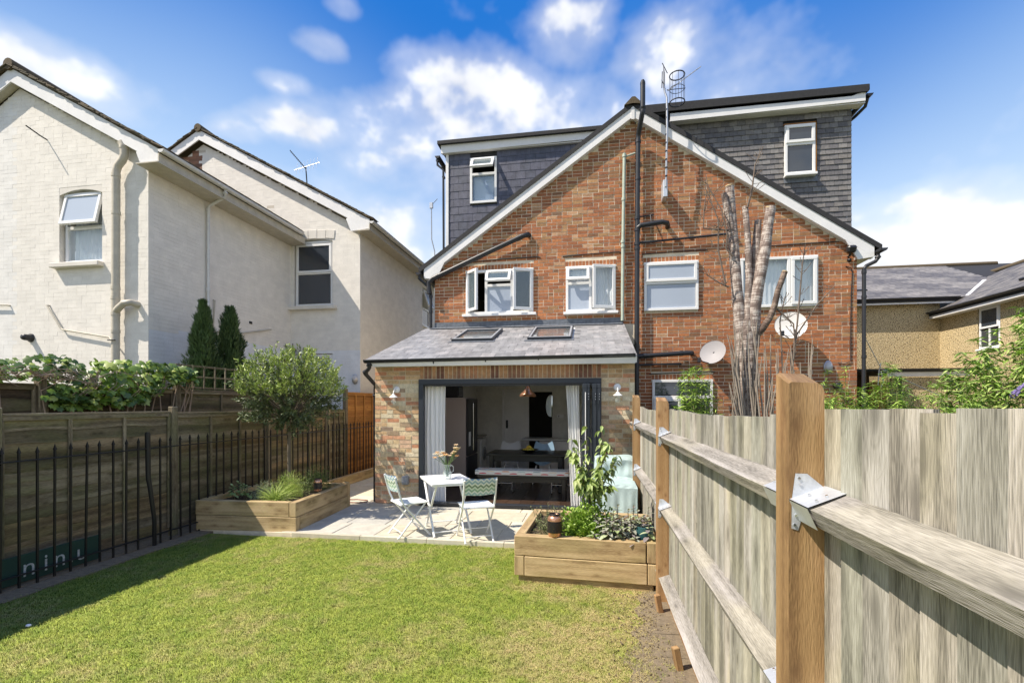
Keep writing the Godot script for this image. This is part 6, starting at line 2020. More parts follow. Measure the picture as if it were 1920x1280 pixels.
func vine_leaf() -> ArrayMesh:
	var m := MB.new()
	var o := [[0.0, 0.0], [0.035, -0.018], [0.06, 0.02], [0.044, 0.045], [0.052, 0.075], [0.026, 0.072], [0.0, 0.115]]
	var c := m.pt(Vector3(0, 0.008, 0.04), Vector3.UP)
	var ids := []
	for s in [1.0, -1.0]:
		var row := []
		for q in o:
			row.append(m.pt(Vector3(q[0] * s, -0.35 * absf(q[0]) - 0.9 * maxf(0.0, q[1] - 0.05) * 0.5, q[1]), Vector3(q[0] * s * 4.0, 1, (q[1] - 0.04) * 4.0).normalized()))
		for k in row.size() - 1:
			m.tri(c, row[k], row[k + 1])
	return m.mesh()

func vines() -> void:
	var lm := vine_leaf()
	var bm := leafy(Color.WHITE, Color(0.45, 0.55, 0.1), 0.4)
	var pal := [Color(0.12, 0.20, 0.03), Color(0.20, 0.29, 0.05), Color(0.06, 0.11, 0.022), Color(0.31, 0.37, 0.09), Color(0.085, 0.14, 0.04)]
	for q in [["climbing_vine", "sprawling climber with tangled dry stems over the tall fence at the left edge", [-3.2, -5.2], 520], ["climbing_vine", "dense leafy climber cascading over the tall fence beside the trellis", [-5.25, -6.75], 640]]:
		var t := thing(q[0], q[1], "climber", "climbers on the tall fence")
		var xf := []
		var ci := []
		var st := MB.new()
		var far: bool = q[2][0] < -5.0
		for k in q[3]:
			var z := rf(q[2][1], q[2][0])
			var y := rf(1.95, 2.36)
			var x := rf(-6.62, -6.28)
			if far:
				var u := (z + 5.25) / -1.5
				y = rf(lerpf(1.72, 2.12, smoothstep(0.2, 0.9, u)), 2.30 + 0.08 * sin(u * 3.0))
				if u > 0.75 and y < 2.1:
					y = rf(2.0, 2.32)
			else:
				y = rf(2.02, 2.30 + 0.06 * sin(z * 5.0)) if rng.randf() < 0.72 else rf(1.70, 2.0)
				if y < 2.0 and z > -4.6:
					z = rf(-5.2, -4.75)
			if y < 1.98:
				x = rf(-6.44, -6.30)
			xf.append(aim(Vector3(x, y, z), Vector3(rf(0.1, 1.0), rf(-1.0, 0.3), rf(-0.9, 0.9)), Vector3(0.7, 1.0, 0.35) + rdir() * 0.55, rf(0.5, 1.1) * (0.95 if far else 0.85)))
			ci.append(weighted([2, 2.2, 1.6, 0.9, 1.4]))
		for k in 12:
			var z := rf(q[2][1], q[2][0])
			st.tube([Vector3(-6.45, 1.4, z), Vector3(-6.42, 1.9, z + rf(-0.2, 0.2)), Vector3(-6.4, 2.2, z + rf(-0.4, 0.4))], [0.012, 0.008, 0.004], 6)
		if not far:
			for k in 60:   # dry looping stems
				var z := rf(-5.15, -3.4)
				var dz := rf(-0.75, 0.75)
				var y := rf(2.0, 2.08)
				st.tube([Vector3(-6.33, y, z), Vector3(-6.25 + rf(-0.05, 0.06), y + rf(-0.02, 0.13), z + dz * 0.35), Vector3(-6.28 + rf(-0.03, 0.06), y + rf(-0.07, 0.15), z + dz * 0.7), Vector3(-6.3, y + rf(-0.13, 0.10), z + dz)], [0.005, 0.0045, 0.004, 0.002], 5)
		else:
			for k in 12:
				var z := rf(-6.5, -5.1)
				st.tube([Vector3(-6.4, 2.2, z), Vector3(-6.3, 2.0, z + 0.15), Vector3(-6.28, 1.85, z + 0.35)], [0.005, 0.004, 0.002], 5)
		part("stem", st, mat(lin(0.36, 0.27, 0.20), 0.85), t)
		pieces("leaf", "leaves", lm, "vine", bm, xf, ci, pal, 230, t)
		rebase(t, Vector3(-6.4, 1.5, (q[2][0] + q[2][1]) * 0.5))

func conifers() -> void:
	var lm := leaf(0.10, [0.003, 0.012, 0.011, 0.001], 0.5, 0.1)
	for q in [[Vector3(-7.2, 0, -7.85), 3.62, 0.50, "left of the two slim dark green conifers behind the trellis"], [Vector3(-7.2, 0, -8.52), 3.64, 0.56, "right of the two slim dark green conifers behind the trellis"]]:
		var t := thing("conifer", q[3], "tree", "two slim conifers", q[0])
		part("trunk", MB.new().tube([Vector3(0, -0.1, 0), Vector3(0, q[1] - 0.2, 0)], [0.05, 0.012], 8), M.bark, t)
		var xf := []
		var cols := []
		var cy := 2.0
		var ca := 0.0
		for k in 11000:
			if k % 55 == 0:
				cy = rf(1.3, q[1])
				ca = rf(0, TAU)
			var y := clampf(cy + rf(-0.13, 0.16), 1.3, q[1] + 0.06)
			var v: float = (y - 1.3) / (q[1] - 1.3)
			var r: float = q[2] * pow(maxf(0.02, 1.03 - v), 0.6) * (0.9 + 0.1 * sin(y * 13.0)) * clampf(0.75 + v * 2.5, 0, 1)
			var a := ca + rf(-0.5, 0.5)
			r *= rf(0.9, 1.04)
			r *= 0.80 + 0.16 * sin(a * 5.0 + y * 4.0) + 0.10 * sin(a * 3.0 - y * 9.0)
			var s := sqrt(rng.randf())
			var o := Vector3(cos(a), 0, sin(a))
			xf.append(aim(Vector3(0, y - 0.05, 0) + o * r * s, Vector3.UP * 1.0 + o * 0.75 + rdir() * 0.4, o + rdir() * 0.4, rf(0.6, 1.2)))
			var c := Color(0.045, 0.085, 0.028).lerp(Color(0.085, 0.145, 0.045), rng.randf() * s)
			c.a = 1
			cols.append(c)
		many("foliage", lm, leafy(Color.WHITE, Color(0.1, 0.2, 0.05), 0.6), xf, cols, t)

func shrub(called: String, label: String, at: Vector3, stems: int, h: float, spread: float, lm: ArrayMesh, cols: Array, per: int, grp := "") -> Node3D:
	var t := thing(called, label, "shrub", grp, at)
	var st := MB.new()
	var xf := []
	for k in stems:
		var a := rf(0, TAU)
		var r := spread * sqrt(rng.randf())
		var l := h * rf(0.72, 1.05) * (1.0 - 0.35 * (r / spread) ** 2)
		var b := Vector3(cos(a) * r * 0.5, 0, sin(a) * r * 0.5)
		var e := Vector3(cos(a) * r, l, sin(a) * r)
		var mid := Vector3(cos(a) * r * 0.6, l * 0.6, sin(a) * r * 0.6)
		st.tube([b, mid, e], [0.008, 0.006, 0.002], 5)
		for q in per:
			var s := 1.0 - 0.65 * pow(rng.randf(), 1.7)
			var p := mid.lerp(e, (s - 0.35) / 0.65) if s > 0.5 else b.lerp(mid, s * 1.6)
			var d := rf(0, TAU)
			xf.append(aim(p, Vector3(cos(d), rf(-0.25, 0.75), sin(d)), Vector3.UP + rdir() * 0.4, rf(0.6, 1.2)))
	part("stem", st, mat(lin(0.20, 0.21, 0.08), 0.8), t)
	many("leaves", lm, leafy(Color.WHITE, Color(0.4, 0.55, 0.12), 0.45), xf, tones(cols, xf.size(), 0.25), t)
	return t

func right_garden() -> void:
	var willow := leaf(0.125, [0.002, 0.0085, 0.0085, 0.001], 0.25, 0.35)
	var green := [Color(0.27, 0.40, 0.07), Color(0.37, 0.50, 0.11), Color(0.20, 0.31, 0.055)]
	shrub("willow_leaved_shrub", "bright narrow-leaved shrub over the fence in front of the ground floor window", Vector3(1.74, -0.1, -8.4), 90, 2.5, 0.42, willow, green, 44)
	var k := 0
	for q in [[4.05, 2.06, "narrow-leaved green shrub just right of the big fence post, against the brick corner"], [4.62, 2.02, "narrow-leaved green shrub in the middle of the row over the right fence"], [5.25, 1.86, "lower narrow-leaved green shrub at the right end of the row, beside the washing line"], [3.45, 1.75, "low narrow-leaved green shrub mostly hidden behind the big fence post"]]:
		shrub("willow_leaved_shrub", q[2], Vector3(q[0], -0.1, -8.5 + 0.2 * k), 64, q[1] * 1.2, 0.5, willow, green, 44, "shrubs behind the right fence")
		k += 1
	var bud := shrub("buddleia_bush", "large arching buddleia with purple flower spikes at the right edge over the fence", Vector3(7.2, -0.1, -9.0), 140, 3.35, 1.25, leaf(0.15, [0.003, 0.018, 0.02, 0.012, 0.001], 0.25, 0.5), [Color(0.24, 0.36, 0.07), Color(0.34, 0.47, 0.11), Color(0.17, 0.27, 0.055), Color(0.42, 0.52, 0.16)], 60)
	var pm := mat(lin(0.24, 0.19, 0.42), 0.8)
	for q in [[Vector3(-0.50, 2.34, 0.95), Vector3(-0.10, 0.10, 0.05)], [Vector3(-0.66, 2.33, 0.92), Vector3(0.16, 0.06, 0.06)], [Vector3(-0.95, 1.98, 0.75), Vector3(0.05, 0.10, 0.05)]]:
		var m := MB.new()
		for j in 90:
			var s := rng.randf()
			var p: Vector3 = q[0] + q[1] * s * 1.8 + rdir() * 0.042 * (1.05 - s)
			m.box(p, Vector3(0.018, 0.018, 0.018), Basis.from_euler(Vector3(rf(0, 3), rf(0, 3), 0)))
		part("flower_spike", m, pm, bud)
	# cut-back cherry with bare stems
	var bw := stretched(256, 1024, 6, 220, 0.11, 91, 3)
	var bb := stretched(256, 1024, 20, 60, 0.05, 92, 3)
	var bv := stretched(256, 1024, 90, 24, 0.10, 93, 3)
	var bo := PackedByteArray()
	bo.resize(256 * 1024 * 3)
	for i in 256 * 1024:
		var v := clampf((bw[i] - 128) / 190.0 + (bb[i] - 128) / 130.0 + (bv[i] - 128) / 190.0 + 0.5, 0, 1)
		var c := Color(0.17, 0.125, 0.105).lerp(Color(0.36, 0.29, 0.25), v).lerp(Color(0.55, 0.50, 0.45), maxf(0.0, v - 0.72) * 2.0).linear_to_srgb()
		bo[i * 3] = int(c.r * 255)
		bo[i * 3 + 1] = int(c.g * 255)
		bo[i * 3 + 2] = int(c.b * 255)
	var cherry := mat(Color.WHITE, 0.75, tex(Image.create_from_data(256, 1024, false, Image.FORMAT_RGB8, bo)), tex(Image.create_from_data(256, 1024, false, Image.FORMAT_L8, bw)), 0.6)
	cherry.uv1_scale = Vector3(3.0, 2.0, 1)
	var t := thing("pollarded_cherry", "hard-pruned cherry tree with bare pale cut limbs in front of the right brick house", "tree")
	var z := -8.5
	var P := func(x, y, dz := 0.0): return Vector3(x, y, z + dz)
	part("trunk", MB.new().tube([P.call(2.60, -0.2), P.call(2.60, 1.4), P.call(2.60, 2.4), P.call(2.58, 2.9), P.call(2.57, 3.15)], [0.21, 0.165, 0.155, 0.15, 0.12], 16), cherry, t)
	part("limb", MB.new().tube([P.call(2.53, 2.3), P.call(2.50, 2.9), P.call(2.43, 3.62), P.call(2.38, 4.32), P.call(2.34, 4.96), P.call(2.31, 5.42)], [0.10, 0.105, 0.088, 0.085, 0.073, 0.07], 14), cherry, t)
	part("limb", MB.new().tube([P.call(2.36, 4.55, 0.02), P.call(2.27, 4.96, 0.05), P.call(2.20, 5.28, 0.06)], [0.06, 0.055, 0.048], 12), cherry, t)
	part("limb", MB.new().tube([P.call(2.58, 3.0, 0.06), P.call(2.60, 3.81, 0.05), P.call(2.585, 4.47, 0.05), P.call(2.54, 5.04, 0.05)], [0.075, 0.055, 0.05, 0.048], 12), cherry, t)
	part("limb", MB.new().tube([P.call(2.66, 2.7, 0.03), P.call(2.68, 3.36, 0.06), P.call(2.75, 3.8, 0.08), P.call(2.84, 4.3, 0.08), P.call(2.89, 4.67, 0.06), P.call(2.94, 5.0, 0.05)], [0.11, 0.105, 0.09, 0.092, 0.078, 0.08], 14), cherry, t)
	part("limb", MB.new().tube([P.call(2.71, 3.5, 0.0), P.call(2.73, 4.3, -0.02), P.call(2.765, 4.82, -0.02)], [0.085, 0.07, 0.055], 12), cherry, t)
	part("limb", MB.new().tube([P.call(2.70, 2.88, 0.05), P.call(2.80, 3.0, 0.1), P.call(2.90, 3.16, 0.12), P.call(2.97, 3.36, 0.13), P.call(3.02, 3.6, 0.13), P.call(3.12, 3.9, 0.14)], [0.07, 0.06, 0.05, 0.048, 0.045, 0.045], 10), tinted(cherry, Color(0.75, 0.7, 0.66)), t)
	var cut := mat(lin(0.60, 0.46, 0.27), 0.8, T.soft, null, 0, 0.2)
	for q in [[P.call(2.31, 5.42), Vector3(-0.07, 1, 0), 0.074], [P.call(2.94, 5.0, 0.05), Vector3(0.15, 1, 0.3), 0.086], [P.call(3.12, 3.9, 0.14), Vector3(0.3, 0.8, 0), 0.044]]:
		part("cut_face", MB.new().tube([q[0] - q[1].normalized() * 0.01, q[0] + q[1].normalized() * 0.012], [q[2], q[2] * 0.92], 14), cut, t)
	var tw := MB.new()
	var lists := [[[2.25, 3.69], [2.14, 3.76], [1.89, 3.92]], [[2.28, 4.64], [1.89, 4.70], [1.86, 4.99], [1.9, 5.3]], [[2.34, 4.2], [2.23, 4.33], [2.23, 4.55], [2.13, 4.97], [1.86, 5.53]], [[2.2, 3.75], [2.1, 4.3], [2.12, 4.8], [1.85, 5.45]], [[3.24, 2.41], [3.33, 3.03], [3.37, 3.65], [3.4, 4.02], [3.44, 4.33]], [[3.21, 2.29], [3.3, 2.88], [3.61, 3.36], [3.86, 3.63]], [[2.55, 5.0], [2.62, 5.3], [2.68, 5.7], [2.75, 5.9]], [[3.0, 3.3], [3.25, 3.05], [3.3, 2.6]], [[3.0, 1.4], [3.1, 2.3], [3.05, 3.1], [3.12, 3.5]]]
	for l in lists:
		var pts := []
		var rad := []
		var n: int = l.size()
		for j in n:
			pts.append(P.call(l[j][0] + rf(-0.02, 0.02), l[j][1], 0.12 + rf(-0.03, 0.03)))
			rad.append(lerpf(0.017, 0.007, float(j) / (n - 1)))
		tw.tube(pts, rad, 6)
		for j in range(1, n):   # side twigs with buds
			for s in 6:
				var p: Vector3 = pts[j - 1].lerp(pts[j], rf(0.2, 1.0))
				var e := p + Vector3(rf(-0.2, 0.2), rf(0.0, 0.22), rf(-0.06, 0.06))
				tw.tube([p, (p + e) * 0.5 + Vector3(0, -0.012, 0), e], [0.005, 0.004, 0.006], 5)
	part("twig", tw, mat(lin(0.15, 0.115, 0.09), 0.85), t)
	rebase(t, Vector3(2.6, -0.1, z))
	var bs := thing("bare_shrub", "cluster of pale leafless shrub stems around and right of the pruned cherry", "shrub", "", Vector3(2.9, -0.1, -8.35))
	var sm := MB.new()
	for k2 in 80:
		var x := rf(-0.52, 0.55)
		var top := rf(1.9, 3.0) if x > -0.1 else rf(2.0, 3.3)
		var lean := x * 0.22 + rf(-0.12, 0.12)
		var zz := rf(-0.08, 0.2)
		sm.tube([Vector3(x * 0.7, 0, zz), Vector3(x * 0.85 + rf(-0.04, 0.04), top * 0.4, zz + rf(-0.03, 0.03)), Vector3(x + lean * 0.5 + rf(-0.05, 0.05), top * 0.75, zz), Vector3(x + lean + rf(-0.05, 0.05), top, zz + rf(-0.05, 0.05))], [rf(0.013, 0.022), 0.014, 0.011, 0.006], 6)
	part("stem", sm, mat(lin(0.40, 0.34, 0.275), 0.8, T.speck, null, 0, 0.15), bs)

# ---------------------------------------------------------------- kitchen behind the open doors
func kitchen() -> void:
	M.plaster = mat(lin(0.80, 0.785, 0.73), 0.85, T.soft, null, 0, 2.0)
	M.ceiling = mat(lin(0.75, 0.75, 0.73), 0.9)
	M.cupboard = mat(lin(0.62, 0.61, 0.55), 0.5)
	M.fridge = mat(lin(0.40, 0.335, 0.32), 0.4)
	M.dark_wood = mat(lin(0.012, 0.011, 0.011), 0.35, T.soft, null, 0, 0.6)
	var room := MB.new()
	room.box(Vector3(-3.45, 1.25, -10.4), Vector3(0.10, 2.5, 4.42))
	room.box(Vector3(0.41, 1.25, -10.4), Vector3(0.10, 2.5, 4.42))
	room.box(Vector3(-1.5, 1.25, -12.68), Vector3(4.0, 2.5, 0.14))
	struct("kitchen_wall", room, M.plaster)
	struct("kitchen_ceiling", B(Vector3(-1.5, 2.48, -11.64), Vector3(3.9, 0.06, 2.0)), M.ceiling)
	struct("kitchen_subfloor", B(Vector3(-1.5, -0.045, -10.3), Vector3(4.0, 0.08, 4.7)), M.dim)
	var fl := get_node("kitchen_subfloor")
	var wm := []
	for c in [lin(0.085, 0.05, 0.032), lin(0.06, 0.036, 0.024), lin(0.10, 0.062, 0.04)]:
		wm.append(mat(c, 0.28, T.soft, null, 0, 0.5))
	for row in 16:
		var x := -3.35 + row * 0.235
		var z := -8.0 - (0.45 if row % 2 else 0.0) - 0.2 * (row % 3)
		part("floorboard", B(Vector3(x + 0.1175, 0.002 - 0.0, -8.0 + (z + 8.0) * 0.5), Vector3(0.231, 0.02, maxf(0.01, -8.0 - z - 0.004))), wm[rng.randi() % 3], fl)
		while z > -12.5:
			part("floorboard", B(Vector3(x + 0.1175, 0.002, z - 0.6), Vector3(0.231, 0.02, 1.196)), wm[rng.randi() % 3], fl)
			z -= 1.2
	# curtains
	for q in [["white curtain gathered at the left side of the open kitchen doors", -2.93, -2.52, 0.0], ["white curtain gathered at the right side of the open kitchen doors", -0.42, -0.20, 0.10]]:
		var c := thing("curtain", q[0], "curtain", "curtains at the folding doors", Vector3(q[1], 0, -8.04))
		var w: float = q[2] - q[1]
		part("cloth", MB.new().grid(90, 10, func(u, v): return Vector3(u * w + q[3] * v * (1.0 - u * 0.4) + 0.01 * sin(v * 5.0 + u * 9.0), lerpf(2.10, 0.03, v), 0.020 * sin(u * 34.0 + 0.5 * sin(v * 4.0)) + 0.006 * sin(u * 71.0))), M.curtain, c)
	var r := thing("curtain_pole", "slim curtain track above the open kitchen doors", "curtain rail", "", Vector3(-1.4, 2.13, -8.14))
	part("pole", MB.new().tube([Vector3(-1.6, 0, 0), Vector3(1.6, 0, 0)], 0.012, 8), M.white, r)
	# fridge and what stands on it
	var f := thing("fridge_freezer", "tall grey fridge freezer seen from its side beyond the left curtain", "fridge", "", Vector3(-2.98, 0.012, -10.05))
	part("body", CB(Vector3(0, 0.94, 0), Vector3(0.80, 1.86, 0.86), 0.012), M.fridge, f)
	part("door", CB(Vector3(0.425, 1.25, 0), Vector3(0.045, 1.2, 0.84), 0.01), M.black, f)
	part("door", CB(Vector3(0.425, 0.33, 0), Vector3(0.045, 0.6, 0.84), 0.01), M.black, f)
	part("handle", MB.new().tube([Vector3(0.485, 0.75, 0.12), Vector3(0.485, 1.75, 0.12)], 0.012, 8), M.chrome, f)
	part("note", B(Vector3(0.4495, 1.0, 0.28), Vector3(0.003, 0.3, 0.16)), M.paint_white, f)
	var mw := thing("microwave", "black box-shaped microwave on top of the fridge freezer", "microwave", "", Vector3(-3.02, 1.885, -9.9))
	part("body", CB(Vector3(0, 0.13, 0), Vector3(0.5, 0.26, 0.4), 0.01), M.black, mw)
	part("door", B(Vector3(0.256, 0.13, 0), Vector3(0.012, 0.2, 0.34)), M.dark_glass, mw)
	var wc := thing("wall_cupboard", "pale wall cupboards high on the kitchen's left wall", "cupboard", "", Vector3(-3.23, 1.45, -11.5))
	part("carcass", B(Vector3(0, 0.45, 0), Vector3(0.32, 0.9, 1.9)), M.cupboard, wc)
	for k in 4:
		part("door", CB(Vector3(0.17, 0.45, -0.71 + k * 0.475), Vector3(0.022, 0.88, 0.465), 0.005), M.cupboard, wc)
	var bu := thing("base_cupboard", "grey-green panelled base cupboards with dark worktop along the left kitchen wall", "cupboard", "", Vector3(-3.05, 0.012, -11.15))
	part("carcass", B(Vector3(-0.05, 0.44, 0), Vector3(0.56, 0.88, 1.25)), M.cupboard, bu)
	part("worktop", CB(Vector3(-0.03, 0.905, -0.3), Vector3(0.66, 0.04, 2.0), 0.005), mat(lin(0.20, 0.18, 0.15), 0.3), bu)
	for k in 3:
		var d := part("door", CB(Vector3(0.245, 0.45, -0.41 + k * 0.41), Vector3(0.022, 0.76, 0.40), 0.005), M.cupboard, bu)
		part("panel", ring(MB.new(), -0.17, -0.35, 0.17, 0.35, 0, 0.06, 0.012), M.cupboard, d, Transform3D(Basis(Vector3.UP, PI / 2), Vector3(0.262, 0.45, -0.41 + k * 0.41)))
	var wa := thing("washing_machine", "white washing machine under the worktop at the end of the base cupboards", "washing machine", "", Vector3(-3.05, 0.012, -12.12))
	part("body", CB(Vector3(0, 0.42, 0), Vector3(0.58, 0.84, 0.6), 0.012), M.white, wa)
	part("porthole", MB.new().lathe([[0.13, 0.0], [0.17, 0.0], [0.18, 0.02], [0.15, 0.035], [0.13, 0.02]], Transform3D(Basis(Vector3.BACK, -PI / 2), Vector3(0.29, 0.45, 0)), 20), M.grey_plastic, wa)
	part("porthole_glass", MB.new().lathe([[0.0, 0.02], [0.13, 0.012]], Transform3D(Basis(Vector3.BACK, -PI / 2), Vector3(0.29, 0.45, 0)), 20), M.dark_glass, wa)
	# rear wall
	var d := thing("plank_door", "white ledged plank door with black latch in the back kitchen wall", "door", "", Vector3(-1.99, 0.012, -12.59))
	part("leaf", B(Vector3(0, 1.03, 0), Vector3(0.62, 2.06, 0.035)), M.white_board, d)
	for k in 5:
		part("plank", CB(Vector3(-0.248 + k * 0.124, 0.62, 0.02), Vector3(0.118, 1.18, 0.014), 0.004), M.white_board, d)
	part("latch", CB(Vector3(-0.235, 1.2, 0.035), Vector3(0.06, 0.22, 0.03), 0.01), M.black, d)
	part("architrave", ring(MB.new(), -0.37, -0.02, 0.36, 2.12, 0, 0.055, 0.05), M.white_board, d)
	var dk := thing("dark_doorway", "dark open doorway to the hall beside the white plank door", "doorway", "", Vector3(-1.335, 0.012, -12.60))
	part("opening", B(Vector3(0, 1.03, 0), Vector3(0.64, 2.06, 0.01)), mat(lin(0.006, 0.005, 0.004), 0.9), dk)
	var mi := thing("wall_mirror", "tall half-oval wall mirror reflecting the garden at the edge of the dark doorway", "mirror", "", Vector3(-1.005, 1.70, -12.55))
	var mp := []
	for k in 15:
		var a := PI * k / 14.0
		mp.append(Vector2(-0.17 * pow(sin(a), 0.6), 0.29 * cos(a)))
	part("glass", MB.new().prism(mp, 0.0, 0.012), mat(lin(0.80, 0.88, 0.88), 0.02, null, null, 0, 0, 1.0), mi, Transform3D(Basis(Vector3.UP, -0.12)))
	part("backing", MB.new().prism(mp, -0.02, -0.004), M.dark_wood, mi, Transform3D(Basis(Vector3.UP, -0.12)))
	var sw := thing("light_switch", "double white light switch on the back wall right of the mirror", "switch", "", Vector3(-0.80, 1.43, -12.60))
	part("plate", CB(Vector3.ZERO, Vector3(0.17, 0.09, 0.012), 0.003), M.white, sw)
	part("rocker", CB(Vector3(-0.04, 0, 0.008), Vector3(0.03, 0.045, 0.008), 0.002), M.grey_plastic, sw)
	var pe := thing("kitchen_peninsula", "white breakfast bar with rounded pale worktop behind the dining table", "counter", "", Vector3(-0.7, 0.012, -11.65))
	part("worktop", CB(Vector3(0, 0.875, 0), Vector3(1.94, 0.045, 0.72), 0.02), mat(lin(0.52, 0.52, 0.50), 0.25), pe)
	part("base", B(Vector3(0.2, 0.425, -0.03), Vector3(1.45, 0.85, 0.56)), M.white_board, pe)
	# dining table and benches
	var t := thing("dining_table", "black wooden dining table in the kitchen behind the patterned bench", "table", "", Vector3(-1.27, 0.012, -9.62))
	part("tabletop", CB(Vector3(0, 0.735, 0), Vector3(1.56, 0.045, 0.86), 0.008), M.dark_wood, t)
	part("apron", B(Vector3(0, 0.655, 0), Vector3(1.38, 0.11, 0.68)), M.dark_wood, t)
	for q in [[-0.68, -0.33], [0.68, -0.33], [-0.68, 0.33], [0.68, 0.33]]:
		part("leg", CB(Vector3(q[0], 0.36, q[1]), Vector3(0.09, 0.71, 0.09), 0.006), M.dark_wood, t)
	var b := thing("bench", "black wooden bench in the doorway under the patterned cushion", "bench", "", Vector3(-1.24, 0.012, -8.66))
	part("seat", CB(Vector3(0, 0.415, 0), Vector3(1.66, 0.04, 0.36), 0.006), M.dark_wood, b)
	part("apron", B(Vector3(0, 0.355, 0), Vector3(1.56, 0.08, 0.28)), M.dark_wood, b)
	for q in [[-0.76, -0.13], [0.76, -0.13], [-0.76, 0.13], [0.76, 0.13]]:
		part("leg", CB(Vector3(q[0], 0.2, q[1]), Vector3(0.075, 0.4, 0.075), 0.005), M.dark_wood, b)
	var im := Image.create(512, 128, false, Image.FORMAT_RGB8)
	im.fill(lin(0.68, 0.67, 0.62))
	var dc := [lin(0.62, 0.30, 0.14), lin(0.42, 0.55, 0.48), lin(0.28, 0.36, 0.36), lin(0.70, 0.58, 0.40), lin(0.55, 0.06, 0.08)]
	for y in 128:
		for x in 512:
			var rw := int(y / 18.3)
			var cx := fmod(x + (42 if rw % 2 else 0), 85.4) - 42.0
			var cy := fmod(y, 18.3) - 9.0
			var e := cx * cx / 420.0 + cy * cy / 38.0
			if e < 1.0 and cy < 3.0:
				im.set_pixel(x, y, dc[4] if rw >= 5 and rw % 2 == 0 else dc[(rw * 2 + int((x + (42 if rw % 2 else 0)) / 85.4)) % 4])
	M.pattern = mat(Color.WHITE, 0.8, tex(im))
	var cu := thing("bench_cushion", "long pale bench cushion printed with red, orange and green spots", "cushion", "", Vector3(-1.24, 0.448, -8.66))
	part("cover", MB.new().grid(24, 12, func(u, v):
		var a = v * PI * 1.25 - 0.35
		return Vector3((u - 0.5) * 1.70, 0.055 + 0.045 * clampf(sin(a + 0.1) * 1.6, -0.9, 1.0), -0.21 * cos(clampf(v * 1.3, 0, 1) * PI) if v < 0.77 else 0.21)), M.pattern, cu)
	part("filling", CB(Vector3(0, 0.045, 0), Vector3(1.68, 0.085, 0.40), 0.03), M.net, cu)
	var fb := thing("fruit_bowl", "dark shallow bowl on the dining table", "bowl", "", Vector3(-1.24, 0.77, -9.55))
	part("bowl", MB.new().lathe([[0.0, 0.0], [0.07, 0.0], [0.15, 0.035], [0.20, 0.06], [0.19, 0.06], [0.14, 0.04], [0.0, 0.012]], Transform3D(), 22), M.black, fb)
	var lm := MB.new().lathe([[0.0, -0.042], [0.012, -0.038], [0.026, -0.022], [0.031, 0.0], [0.026, 0.022], [0.012, 0.038], [0.0, 0.042]], Transform3D(Basis(Vector3.RIGHT, PI / 2), Vector3.ZERO), 12).mesh()
	var lem := [mat(lin(0.62, 0.47, 0.05), 0.4), mat(lin(0.60, 0.36, 0.05), 0.4), mat(lin(0.50, 0.48, 0.08), 0.4)]
	for k in 12:
		var a := k * 2.4
		var rr := 0.105 * sqrt(k / 12.0)
		solo("lemon", lm, lem[k % 3], "yellow lemon piled in the dark bowl on the dining table", "fruit", "lemons in the bowl", Transform3D(Basis.from_euler(Vector3(rf(-0.4, 0.4), rf(0, 6), rf(-0.4, 0.4))), Vector3(-1.24 + cos(a) * rr, 0.845 - rr * 0.28 + (0.035 if k < 4 else 0.0), -9.55 + sin(a) * rr)))
	# shell chairs
	for q in [["pale blue moulded shell chair at the far side of the dining table", Vector3(-1.03, 0.012, -10.35), PI, lin(0.30, 0.46, 0.62)], ["white moulded shell chair at the far left of the dining table", Vector3(-1.75, 0.012, -10.40), PI + 0.2, lin(0.55, 0.55, 0.55)]]:
		var c := thing("shell_chair", q[0], "chair", "shell chairs at the dining table", q[1], q[2])
		var sm := mat(q[3], 0.35)
		part("shell", MB.new().grid(16, 20, func(u, v):
			var x = (u - 0.5) * 2.0
			var y = 0.42 + (0.0 if v < 0.5 else (v - 0.5) * 2.0 * 0.42) + 0.10 * x * x * (1.0 - absf(v - 0.5) * 0.5)
			var zz = lerpf(-0.22, 0.16, minf(v * 2.0, 1.0)) + maxf(0.0, v - 0.5) * 0.22 - 0.06 * x * x * maxf(0.0, v - 0.4)
			return Vector3(x * 0.235 * (1.0 - 0.25 * pow(absf(v * 2.0 - 1.0), 4.0)), y, zz)), sm, c)
		for s in [-1.0, 1.0]:
			part("leg", MB.new().tube([Vector3(s * 0.14, 0.41, -0.12), Vector3(s * 0.21, 0.01, -0.19)], 0.009, 8), M.chrome, c)
			part("leg", MB.new().tube([Vector3(s * 0.14, 0.41, 0.10), Vector3(s * 0.21, 0.01, 0.20)], 0.009, 8), M.chrome, c)
	for q in [["chrome-framed black cantilever stool under the dining table behind the bench", Vector3(-1.7, 0.012, -9.28)], ["chrome-framed black cantilever stool under the table's right end", Vector3(-0.55, 0.012, -9.2)]]:
		var c := thing("cantilever_stool", q[0], "stool", "chrome stools at the dining table", q[1])
		part("seat", CB(Vector3(0, 0.43, 0), Vector3(0.42, 0.04, 0.40), 0.012), M.black, c)
		for s in [-1.0, 1.0]:
			part("frame", MB.new().tube([Vector3(s * 0.19, 0.41, -0.18), Vector3(s * 0.19, 0.41, 0.16), Vector3(s * 0.19, 0.38, 0.19), Vector3(s * 0.19, 0.05, 0.19), Vector3(s * 0.19, 0.015, 0.16), Vector3(s * 0.19, 0.015, -0.18)], 0.011, 8), M.chrome, c)
		part("crossbar", MB.new().tube([Vector3(-0.19, 0.2, 0.19), Vector3(0.19, 0.2, 0.19)], 0.009, 8), M.chrome, c)
	var pl := thing("pendant_lamp", "copper bell-shaped pendant lamp hanging over the dining table", "pendant lamp", "", Vector3(-1.27, 1.9, -9.6))
	part("shade", MB.new().lathe([[0.17, 0.0], [0.172, 0.006], [0.165, 0.04], [0.15, 0.06], [0.095, 0.105], [0.06, 0.15], [0.042, 0.20], [0.036, 0.225], [0.0, 0.232]], Transform3D(), 26), M.copper, pl)
